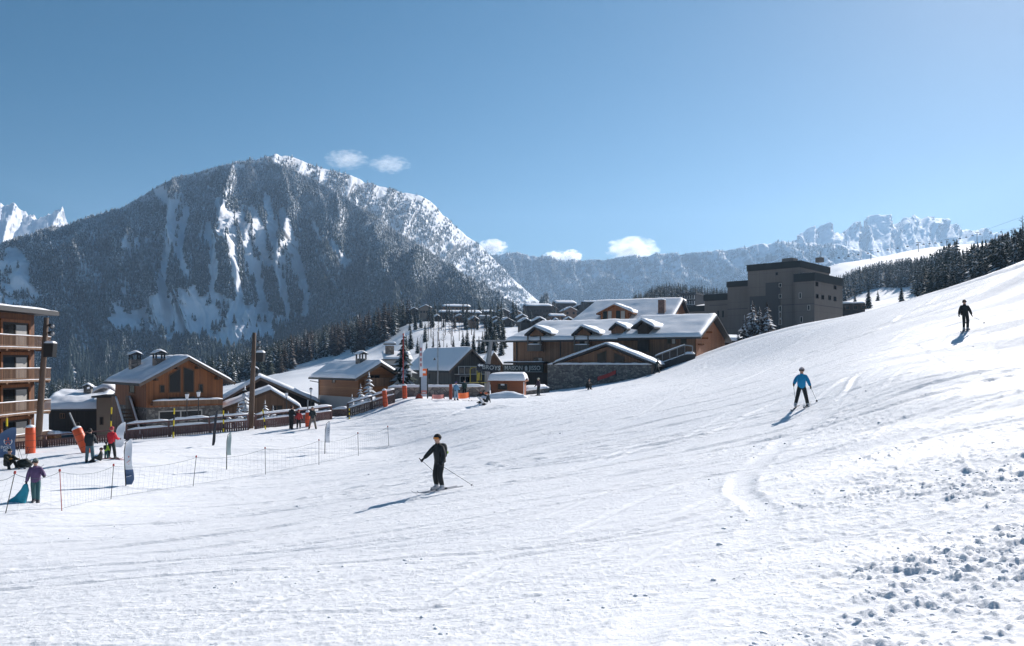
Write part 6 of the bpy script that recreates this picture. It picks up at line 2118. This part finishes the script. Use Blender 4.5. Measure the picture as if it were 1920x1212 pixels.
    D = np.stack([np.minimum.reduce([sd_('hip_l', 'knee_l'), sd_('hip_r', 'knee_r'), sd_('knee_l', 'ankle_l'), sd_('knee_r', 'ankle_r'), sd_('pelvis', 'waist') - .02]),
                  np.minimum(sd_('ankle_l', 'toe_l'), sd_('ankle_r', 'toe_r')) - .035 * k,
                  np.minimum(sd_('wrist_l', 'hand_l'), sd_('wrist_r', 'hand_r')) - .01,
                  np.minimum(sd_('neck', 'skull'), 9) - .0,
                  np.minimum.reduce([sd_('waist', 'chest'), sd_('chest', 'neck') - .02, sd_('sh_l', 'elbow_l'), sd_('sh_r', 'elbow_r'), sd_('elbow_l', 'wrist_l'), sd_('elbow_r', 'wrist_r')])])
    mi = D.argmin(0); mi[nf:] = 2
    me.polygons.foreach_set('material_index', mi.astype(np.int32))
    me.polygons.foreach_set('use_smooth', [True] * len(me.polygons))
    t_ = thing('person', label, 'person', loc, R(yaw), group)
    bo = bpy.data.objects.new('body', me); C.objects.link(bo); bo.parent = t_
    # jacket: torso with a hem, sleeves
    jn = ['pelvis', 'waist', 'chest', 'neck', 'sh_l', 'elbow_l', 'wrist_l', 'sh_r', 'elbow_r', 'wrist_r']
    jr = dict(pelvis=.215, waist=.205, chest=.215, neck=.10, sh=.115, elbow=.09, wrist=.068)
    hem = J['pelvis'] - up * .12 * k
    jp = [hem] + [J[n_] for n_ in jn[1:]]
    jp[3] = J['neck'] - up * .01
    ji = {n_: i for i, n_ in enumerate(jn)}
    je = [('pelvis', 'waist'), ('waist', 'chest'), ('chest', 'neck')] + [(a + s, b + s) for s in ('_l', '_r') for a, b in (('sh', 'elbow'), ('elbow', 'wrist'))] + [('chest', 'sh_l'), ('chest', 'sh_r')]
    jm = skin_mesh('jacket', jp, [(ji[a], ji[b]) for a, b in je], [((jr[n_.split('_')[0]] * k * bulk, jr[n_.split('_')[0]] * k * .82 * bulk)) if n_ in ('pelvis', 'waist', 'chest') else jr[n_.split('_')[0]] * k for n_ in jn], 1)
    jm.materials.clear(); jm.materials.append(cloth(jacket)); jo = bpy.data.objects.new('jacket', jm); C.objects.link(jo); jo.parent = t_
    # head: face with brow, nose, eyes and mouth under the headgear
    hc = J['skull'] + Vector((0, 0, .01)) * k
    hm = MB()
    tr = R(turn)
    fw = Vector((math.sin(tr), -math.cos(tr), 0)); rt = Vector((-fw.y, fw.x, 0))

    def face(n):
        f_ = n.dot(fw); return 1 + (.10 * max(0, f_) ** 3 * (1 if n.z < 0 else .3)) - (.16 * max(0, -n.z) ** 2 * (1 - .5 * max(0, f_)))
    hm.blob(hc, (.098 * k, .11 * k, .13 * k), 14, 10, 0, face)
    hm.tube([hc + fw * .105 * k + Vector((0, 0, .03)) * k, hc + fw * .135 * k - Vector((0, 0, .015)) * k, hc + fw * .105 * k - Vector((0, 0, .025)) * k], [.012 * k, .018 * k, .014 * k], 6)
    for sg in (-1, 1): hm.blob(hc + rt * sg * .098 * k, (.02 * k, .03 * k, .035 * k), 8, 5)
    h_ = hm.build('head', SKIN, t_, smooth=True)
    em = MB()
    for sg in (-1, 1): em.blob(hc + fw * .1 * k + rt * sg * .036 * k + Vector((0, 0, .028)) * k, .015 * k, 6, 5)
    em.build('eyes', HAIR, h_)
    mm = MB(); mm.beam(hc + fw * .108 * k - rt * .03 * k - Vector((0, 0, .06)) * k, hc + fw * .108 * k + rt * .03 * k - Vector((0, 0, .06)) * k, .012 * k, .012 * k); mm.build('mouth', cloth((0.30, 0.10, 0.08)), h_)
    gm = MB()
    if head == 'helmet':
        gm.blob(hc + Vector((0, 0, .035)) * k - fw * .012 * k, (.128 * k, .142 * k, .132 * k), 16, 10, 0, lambda n: 1 if n.z > -.15 else (.93 if n.dot(fw) < .35 else .72))
        g_ = gm.build('helmet', cloth(headcol), t_, smooth=True)
    elif head == 'beanie':
        gm.blob(hc + Vector((0, 0, .05)) * k - fw * .01 * k, (.112 * k, .122 * k, .125 * k), 14, 9, 0, lambda n: 1 if n.z > -.1 else .8)
        gm.blob(hc + Vector((0, 0, .045)) * k - fw * .01 * k, (.118 * k, .128 * k, .035 * k), 14, 6)
        g_ = gm.build('beanie', cloth(headcol), t_, smooth=True)
    else:
        gm.blob(hc + Vector((0, 0, .03)) * k - fw * .025 * k, (.112 * k, .118 * k, .13 * k), 14, 9, 0, lambda n: 1 if n.z > -.3 or n.dot(fw) < 0 else .6)
        g_ = gm.build('hair', cloth(headcol), t_, smooth=True)
    if goggles is not None:
        q = MB()
        vs = []; fs = []
        for i in range(9):
            a = R(-58 + 14.5 * i); dr_ = fw * math.cos(a) + rt * math.sin(a)
            for z_ in (-.018, .052):
                for o_ in (.108, .138): vs.append(hc + dr_ * o_ * k + Vector((0, 0, z_)) * k)
        for i in range(8):
            o_ = i * 4; fs += [(o_, o_ + 4, o_ + 6, o_ + 2), (o_ + 1, o_ + 3, o_ + 7, o_ + 5), (o_ + 2, o_ + 6, o_ + 7, o_ + 3), (o_, o_ + 1, o_ + 5, o_ + 4)]
        fs += [(0, 2, 3, 1), (32, 33, 35, 34)]
        q.add(vs, fs).build('goggles', goggles, t_)
    bk = Vector((0, 1, 0)) * math.cos(R(lean)) + Vector((0, 0, 1)) * 0
    if pack:
        c_ = J['chest'] + Vector((0, .17, 0)) * k - up * .04 * k
        q = MB(); q.blob(c_, (.17 * k, .11 * k, .25 * k), 14, 10, 0, lambda n: min(1.25, 1 / max(abs(n.x) ** 4 + abs(n.y) ** 4 + abs(n.z) ** 4, .01) ** .25)); pk = q.build('backpack', cloth(pack), t_, smooth=True)
        if accents:
            q = MB()
            for x_, z_ in ((-.13, .0), (.12, -.06), (-.1, -.2)): q.box(c_.x + x_ * k - .025, c_.y - .08 * k, c_.z + z_ * k - .04, c_.x + x_ * k + .025, c_.y + .13 * k, c_.z + z_ * k + .04)
            q.build('accent', cloth(accents), pk)
    cl = MB(); nk = J['neck'] + up * .01
    cl.tube([nk - up * .04 * k, nk + up * .055 * k], [.1 * k, .085 * k], 12); cl.build('collar', cloth(jacket), t_, smooth=True)
    for s in 'lr':                                                   # boots
        a, tq = J['ankle_' + s], J['toe_' + s]
        q = MB(); fv = (tq - a); fv.z = 0; fv = fv.normalized() if fv.length > .01 else Vector((0, -1, 0))
        sv = Vector((-fv.y, fv.x, 0)); base = Vector((a.x, a.y, a.z - .09 * k))
        q.tube([a + (J['knee_' + s] - a) * .3, a + (J['knee_' + s] - a) * .05, base + Vector((0, 0, .03))], [.07 * k, .072 * k, .07 * k], 10)
        vs = [base + fv * x_ * k + sv * y_ * k + Vector((0, 0, z_)) * k for x_ in (-.09, .21) for y_ in (-.05, .05) for z_ in (-.01, .085 if x_ < 0 else .06)]
        q.add(vs, [(0, 1, 3, 2), (4, 6, 7, 5), (0, 4, 5, 1), (2, 3, 7, 6), (0, 2, 6, 4), (1, 5, 7, 3)])
        q.build('boot', cloth(boots), t_)
    mw = Matrix.Translation(Vector(loc)) @ Matrix.Rotation(R(yaw), 4, 'Z')
    return t_, {n_: mw @ J[n_] for n_ in names}


def ski(label, foot, direction, L_=1.62, col=(0.25, 0.26, 0.28), group=None, slope=True):
    d = Vector(direction); d.z = 0; d.normalize()
    e = .6
    z1 = GZ(foot.x + d.x * e, foot.y + d.y * e); z0 = GZ(foot.x - d.x * e, foot.y - d.y * e)
    t_ = thing('ski', label, 'ski', (foot.x, foot.y, (z0 + z1) / 2 + .045), math.atan2(d.y, d.x), group)
    t_.rotation_euler = (0, -math.atan2(z1 - z0, 2 * e), math.atan2(d.y, d.x))
    m = MB(); prof = [(-.75, .0, .04), (-.7, .0, .048), (0, .0, .034), (.6, .0, .05), (.78, .02, .05), (.86, .06, .035), (.9, .10, .012)]
    vs = []; fs = []
    for x, z, w_ in prof: vs += [(x * L_ / 1.65, -w_, z), (x * L_ / 1.65, w_, z), (x * L_ / 1.65, w_, z + .018), (x * L_ / 1.65, -w_, z + .018)]
    for i in range(len(prof) - 1):
        for j in range(4): o = i * 4; fs.append((o + j, o + (j + 1) % 4, o + 4 + (j + 1) % 4, o + 4 + j))
    fs += [(3, 2, 1, 0), tuple((len(prof) - 1) * 4 + j for j in range(4))]
    m.add(vs, fs).build('blade', cloth(col), t_)
    m = MB(); m.box(-.17, -.035, .019, -.06, .035, .06); m.box(.12, -.035, .019, .22, .035, .055); m.build('binding', M['black'], t_)
    return t_


def pole_stick(label, hand, tip, group=None):
    v = Vector(tip) - Vector(hand); u = v.normalized()
    t_ = thing('ski_pole', label, 'ski pole', hand, 0, group)
    m = MB(); m.tube([-u * .1, v], [.009, .006], 6); m.build('shaft', M['metal_dk'], t_)
    m = MB(); m.tube([-u * .13, u * .05], .018, 8); m.build('grip', M['black'], t_)
    m = MB(); m.tube([v - u * .08, v - u * .065], [.045, .045], 10); m.build('basket', M['black'], t_)


def fwd(yaw): return Vector((math.sin(R(yaw)), -math.cos(R(yaw)), 0))


BLK = (0.012, 0.016, 0.018)
# --- the three skiers on the open piste
b = G(825, 921)
_, J = person('skier in black with backpack, black helmet and orange goggles, nearest on the piste', b + Vector((0, 0, .05)), 1.78, -48, 10, ((16, 30, 4), (14, 26, 4)), ((-8, 38, 18), (32, 12, 26)), BLK, (0.010, 0.013, 0.015), (0.42, 0.43, 0.46), 'helmet', (0.012, 0.013, 0.015), BLK, LENS_O, 0, 12, (0.025, 0.03, 0.032), accents=(0.42, 0.62, 0.10), bulk=1.12)
for s, nm in (('ankle_l', 'white ski under the farther boot of the nearest black skier'), ('ankle_r', 'white ski under the nearer boot of the nearest black skier')):
    ski(nm, J[s], fwd(-62), 1.65, (0.40, 0.41, 0.44), 'skis of the nearest skier')
bt_ = P(888, 908, b.y - .6); pole_stick('ski pole trailing to the right behind the nearest black skier', J['hand_l'], (bt_.x, bt_.y, GZ(bt_.x, bt_.y) + .12))
bt_ = P(829, 898, b.y + .3); pole_stick('ski pole held in the outstretched hand of the nearest black skier', J['hand_r'], bt_)
b = G(1503, 765)
_, J = person('skier in bright blue jacket and black trousers on the middle of the piste', b + Vector((0, 0, .05)), 1.72, -14, 8, ((10, 18, 12), (10, 18, 12)), ((18, 22, 22), (28, 30, 26)), (0.012, 0.26, 0.50), BLK, (0.45, 0.46, 0.48), 'helmet', (0.55, 0.45, 0.44), BLK, M['black'], 0, -20)
for s, nm in (('ankle_l', 'ski under the left boot of the skier in blue'), ('ankle_r', 'ski under the right boot of the skier in blue')): ski(nm, J[s], fwd(-32), 1.6, (0.18, 0.19, 0.2))
bt_ = P(1532, 753, b.y + .4); pole_stick('ski pole planted right of the skier in blue', J['hand_l'], (bt_.x, bt_.y, GZ(bt_.x, bt_.y)))
bt_ = P(1493, 750, b.y + .3); pole_stick('ski pole planted left of the skier in blue', J['hand_r'], (bt_.x, bt_.y, GZ(bt_.x, bt_.y) + .1))
b = G(1810, 621)
_, J = person('skier all in black high on the right of the piste', b + Vector((0, 0, .05)), 1.82, -12, 6, ((12, 18, 1), (10, 16, 0)), ((-4, 20, 26), (6, 14, 20)), BLK, BLK, (0.30, 0.31, 0.33), 'hair', (0.02, 0.015, 0.012), BLK, M['black'], -7, -10)
for s, nm in (('ankle_l', 'ski under the left boot of the skier high on the right'), ('ankle_r', 'ski under the right boot of the skier high on the right')): ski(nm, J[s], fwd(-40), 1.65, (0.20, 0.21, 0.22))
bt_ = P(1846, 606, b.y + .8); pole_stick('ski pole trailing right of the skier high on the right', J['hand_l'], bt_)
bt_ = P(1812, 606, b.y + .9); pole_stick('ski pole trailing behind the skier high on the right', J['hand_r'], bt_)

# --- woman walking with a sledge bag
b = G(67, 944)
_, J = person('woman in purple jacket and grey beanie walking with a turquoise bag', b, 1.68, 18, 3, ((24, 14, 2), (-14, 12, 2)), ((10, 78, 26), (-6, 14, 18)), (0.10, 0.06, 0.14), (0.035, 0.11, 0.12), (0.06, 0.06, 0.07), 'beanie', (0.16, 0.19, 0.17), (0.03, 0.03, 0.04), M['black'], 0, -10, pack=(0.12, 0.15, 0.17))
q = J['hand_r']
t_ = thing('sledge_bag', 'turquoise sledge bag hanging from the hand of the walking woman', 'bag', q, R(10))
m = MB()
pf_ = [(.05, .02), (.10, -.25), (.02, -.62), (-.02, -.78), (-.25, -.86), (-.42, -.80), (-.62, -.78), (-.66, -.62), (-.40, -.46), (-.18, -.2), (-.06, .03)]
m.prism([(x, z) for x, z in pf_][::-1], -.09, .09); o = m.build('bag', mat_plain('turquoise_nylon', (0.01, 0.26, 0.36), .5, .3, 8), t_, bevel=.05)
m = MB(); m.tube([(0, 0, .03), (.03, 0, .1), (0, 0, .14), (-.04, 0, .08)], .018, 6); m.build('strap', M['black'], t_)

# --- groups at the lower edge of the piste
b = G(168, 868)
person('person in black hooded jacket and blue grey trousers standing with back turned', b, 1.82, 190, 6, ((6, 6, 5), (4, 6, 5)), ((20, 30, 10), (22, 40, 10)), (0.014, 0.022, 0.026), (0.06, 0.12, 0.15), BLK, 'hair', (0.015, 0.013, 0.012), BLK, bulk=1.12)
b = G(188, 867)
person('child in dark clothes sitting on the snow between two adults', b, 1.25, -70, -6, ((128, 98, 10), (110, 60, 8)), ((30, 40, 10), (30, 40, 10)), (0.03, 0.035, 0.03), BLK, BLK, 'helmet', (0.07, 0.035, 0.04), BLK, hips=-.05)
b = G(199, 862)
person('small child in dark jacket with lime green stripe beside the person in red', b, .95, 160, 3, ((4, 4, 6), (4, 4, 6)), ((10, 20, 10), (10, 20, 10)), (0.35, 0.55, 0.05), (0.02, 0.09, 0.10), BLK, 'helmet', (0.03, 0.035, 0.04), BLK, pack=(0.02, 0.03, 0.03))
b = G(209, 862)
_, J = person('person in bright red jacket and helmet with black trousers', b + Vector((0, 0, .04)), 1.76, 170, 4, ((5, 6, 8), (5, 6, 8)), ((20, 60, 8), (20, 60, 8)), (0.62, 0.025, 0.04), BLK, (0.1, 0.1, 0.1), 'helmet', (0.35, 0.04, 0.05), BLK)
for s, nm in (('ankle_l', 'red ski under the left boot of the person in red'), ('ankle_r', 'red ski under the right boot of the person in red')): ski(nm, J[s], Vector((1, .1, 0)), 1.5, (0.4, 0.06, 0.08))
b = G(14, 879)
person('person in dark mottled jacket sitting on the snow at the left edge', b, 1.7, 60, 22, ((130, 100, 8), (122, 92, 8)), ((60, 30, 6), (60, 40, 6)), (0.022, 0.024, 0.014), (0.012, 0.012, 0.012), BLK, 'beanie', (0.02, 0.02, 0.016), (0.3, 0.14, 0.02), hips=-.05, bulk=1.15, pack=(0.045, 0.045, 0.02))
q = G(46, 877)
t_ = thing('rucksack', 'dark rucksack dropped on the snow beside planted ski poles', 'bag', q)
m = MB(); m.blob((0, 0, .2), (.42, .25, .28), 14, 9, 0, lambda n: 1 + .15 * math.sin(n.x * 9) * math.cos(n.z * 7)); m.build('sack', cloth((0.02, 0.026, 0.024)), t_, smooth=True)
m = MB(); m.tube([(-.2, -.24, .1), (-.25, -.3, .3), (-.1, -.2, .46)], .025, 6); m.build('strap', M['black'], t_)
for k, (px, py, tx, ty) in enumerate(((38, 868, 33, 843), (45, 870, 37, 846), (46, 870, 54, 846), (47, 868, 52, 842))):
    b = G(px, py); tp = P(tx, ty, b.y); pole_stick('ski pole stuck upright in the snow beside the dropped rucksack', tp, b - (tp - b) * .05, 'ski poles stuck in the snow')
for k, (px, py) in enumerate(((40, 882), (50, 879))):
    b = G(px, py); ski(('ski lying flat in front of the dropped rucksack, nearer one', 'ski lying flat in front of the dropped rucksack, farther one')[k], b, Vector((1, .12, 0)), 1.6, (0.3, 0.31, 0.33))
b = G(546, 806)
person('tall person in black standing left of the child in red', b, 1.86, 150, 8, ((6, 8, 3), (0, 8, 3)), ((16, 30, 6), (20, 50, 6)), BLK, BLK, BLK, 'hair', (0.02, 0.016, 0.014), BLK)
b = G(560, 805)
person('child in red jacket and black trousers between two adults', b, 1.5, 20, 6, ((6, 8, 3), (8, 8, 3)), ((10, 30, 16), (10, 30, 16)), (0.40, 0.04, 0.04), BLK, (0.4, 0.41, 0.43), 'helmet', (0.30, 0.04, 0.04), BLK)
b = G(586, 805)
person('person in dark jacket and khaki trousers right of the padded post', b, 1.74, 15, 5, ((10, 8, 12), (8, 8, 12)), ((26, 60, 8), (24, 70, 8)), (0.03, 0.04, 0.042), (0.17, 0.14, 0.12), BLK, 'hair', (0.03, 0.02, 0.016), BLK)
b = G(897, 760)
person('person in black jacket and white trousers bending over the seated one', b, 1.72, 80, 62, ((44, 10, 4), (40, 10, 4)), ((62, 4, 6), (70, 4, 6)), BLK, (0.62, 0.63, 0.66), BLK, 'helmet', BLK, BLK)
b = G(913, 757)
person('person in dark clothes sitting on the snow below the kiosk', b, 1.7, -80, -14, ((98, 20, 6), (125, 92, 6)), ((20, 30, 10), (-30, 10, 10)), (0.02, 0.03, 0.035), BLK, BLK, 'helmet', (0.02, 0.02, 0.02), BLK, hips=-.05)
b = G(881, 753)
ski('ski lying on the snow left of the bending person', b, Vector((1, -.05, 0)), 1.6, (0.03, 0.03, 0.035))
b = G(855, 751)
person('person in light blue ski suit standing by the square rust red post', b, 1.72, 30, 3, ((4, 4, 4), (4, 4, 4)), ((14, 40, 8), (14, 40, 8)), (0.14, 0.30, 0.46), (0.28, 0.38, 0.46), BLK, 'helmet', (0.06, 0.05, 0.2), BLK)
b = G(871, 745)
person('person in dark green jacket standing behind the orange banner', b, 1.7, 0, 6, ((4, 4, 4), (4, 4, 4)), ((20, 50, 8), (20, 50, 8)), (0.02, 0.05, 0.045), BLK, BLK, 'helmet', BLK, BLK)
b = G(1010, 743)
_, J = person('skier in dark plum jacket with pale helmet standing right of the kiosk', b + Vector((0, 0, .04)), 1.76, -55, 5, ((8, 12, 3), (8, 12, 3)), ((0, 40, 8), (10, 40, 8)), (0.05, 0.03, 0.05), BLK, BLK, 'helmet', (0.50, 0.50, 0.40), BLK)
for s, nm in (('ankle_l', 'ski under the left boot of the plum jacket skier'), ('ankle_r', 'ski under the right boot of the plum jacket skier')): ski(nm, J[s], fwd(-70), 1.6, (0.1, 0.1, 0.11))
b = G(1101, 732)
person('person in black crouching on the snow in front of the stone annex', b, 1.8, 60, 20, ((125, 140, 18), (112, 132, 14)), ((40, 50, 6), (40, 60, 6)), BLK, BLK, BLK, 'hair', BLK, BLK, hips=-.16, bulk=1.25)
b = G(1231, 701)
person('skier in dark suit striding uphill beside the glazed staircase', b, 1.76, 50, 16, ((28, 16, 4), (-16, 8, 4)), ((30, 30, 8), (-10, 20, 8)), (0.02, 0.04, 0.045), BLK, BLK, 'helmet', (0.20, 0.28, 0.26), BLK)

# ------------------------------------------------------------------ clods of broken snow on the piste
n = 22000


def ico():
    bm = bmesh.new(); bmesh.ops.create_icosphere(bm, subdivisions=1, radius=1.0); v = np.array([x.co[:] for x in bm.verts]); f = np.array([[q.index for q in p.verts] for p in bm.faces]); bm.free(); return v, f


iv, if_ = ico()
px = rs.uniform(-100, 2020, n); d = np.exp(rs.uniform(math.log(7.2), math.log(46), n)); x = (px - CX) / F * d
cu, cv2 = x * ca + d * sa, -x * sa + d * ca
den = 0.004 + .12 * sstep(3, 6, x) * sstep(16, 11, d) + 1.1 * sstep(1250, 1720, px) * sstep(40, 14, d) * sstep(-.05, .45, fbm(cu * .16, cv2 * .5, 31)) + .35 * sstep(.25, .6, fbm(cu * .12, cv2 * .8, 33)) * sstep(30, 10, d)
k = rs.uniform(0, 1, n) < den
x, d, cu = x[k], d[k], cu[k]
sz = 0.008 + 0.038 * rs.uniform(0, 1, len(x)) ** 5 + 0.05 * (rs.uniform(0, 1, len(x)) < .015) * sstep(2, 8, x) * sstep(20, 12, d)
sz = sz * (0.8 + d / 60)
ii = np.clip(np.searchsorted(rd, np.hypot(x, d)), 1, nr - 1)
jj = np.clip(np.searchsorted(az, np.degrees(np.arctan2(x, d))), 1, nc - 1)
zz = (GZZ[ii, jj] + GZZ[ii - 1, jj - 1] + GZZ[ii, jj - 1] + GZZ[ii - 1, jj]) / 4
defm = 1 + rs.uniform(-.28, .28, (len(x), len(iv)))
sxyz = np.stack([rs.uniform(.8, 1.5, len(x)), rs.uniform(.8, 1.4, len(x)), rs.uniform(.4, .75, len(x))], -1)
V_ = iv[None] * defm[..., None] * sxyz[:, None] * sz[:, None, None] + np.stack([x, d, zz + sz * .1], -1)[:, None]
F_ = (if_[None] + (np.arange(len(x)) * len(iv))[:, None, None]).reshape(-1, 3)
tag(mesh_np('snow_clods', V_.reshape(-1, 3), F_, [M['snow']], smooth=True), kind='stuff')
# ------------------------------------------------------------------ haze
def mat_haze():
    m = bpy.data.materials.new('valley_haze'); m.use_nodes = True
    t = m.node_tree; t.nodes.clear()
    o = t.nodes.new('ShaderNodeOutputMaterial'); v = t.nodes.new('ShaderNodeVolumePrincipled')
    v.inputs['Color'].default_value = (0.46, 0.70, 1.0, 1)
    v.inputs['Density'].default_value = 0.00007
    v.inputs['Anisotropy'].default_value = 0.36
    t.links.new(v.outputs[0], o.inputs['Volume'])
    return m


hz = MB(); hz.box(-4200, -1900, -320, 4200, 8200, 1500)
hzo = hz.build('haze', mat_haze())
tag(hzo, kind='stuff')

# ------------------------------------------------------------------ clouds beyond the haze
def mat_cloud(k, dens):
    m = bpy.data.materials.new('cloud_vapour'); m.use_nodes = True
    t = m.node_tree; t.nodes.clear()
    o = t.nodes.new('ShaderNodeOutputMaterial'); v = t.nodes.new('ShaderNodeVolumePrincipled')
    tc = t.nodes.new('ShaderNodeTexCoord'); mp = t.nodes.new('ShaderNodeMapping'); n_ = t.nodes.new('ShaderNodeTexNoise')
    mp.inputs['Location'].default_value = (k * 3.7, k, 0)
    t.links.new(tc.outputs['Object'], mp.inputs[0]); t.links.new(mp.outputs[0], n_.inputs['Vector'])
    n_.inputs['Scale'].default_value = 2.9; n_.inputs['Detail'].default_value = 6; n_.inputs['Roughness'].default_value = .6
    ln = t.nodes.new('ShaderNodeVectorMath'); ln.operation = 'LENGTH'; t.links.new(tc.outputs['Object'], ln.inputs[0])
    def mt(op, a, b):
        q = t.nodes.new('ShaderNodeMath'); q.operation = op
        for i, x in enumerate((a, b)):
            if isinstance(x, (int, float)): q.inputs[i].default_value = x
            else: t.links.new(x, q.inputs[i])
        return q.outputs[0]
    f = mt('SUBTRACT', mt('MULTIPLY', n_.outputs['Fac'], 3.0), mt('ADD', mt('MULTIPLY', ln.outputs['Value'], .95), .66))
    f = mt('MULTIPLY', mt('MAXIMUM', f, 0.0), dens)
    t.links.new(f, v.inputs['Density']); v.inputs['Color'].default_value = (1, 1, 1, 1); v.inputs['Anisotropy'].default_value = .65
    t.links.new(v.outputs[0], o.inputs['Volume'])
    return m


for k, (px, py, w_, h_, dn) in enumerate(((650, 299, 44, 19, .006), (730, 309, 42, 17, .005), (924, 464, 30, 16, .03), (1186, 467, 54, 25, .018), (1042, 482, 26, 12, .02), (1072, 481, 22, 13, .03))):
    q = P(px, py, 9400); s_ = 9400 / F
    m = MB(); m.blob((0, 0, 0), 1.0, 20, 12)
    o = m.build('cloud', mat_cloud(k, dn)); o.location = q; o.scale = (w_ * s_, 200, h_ * s_)
    tag(o, kind='stuff')
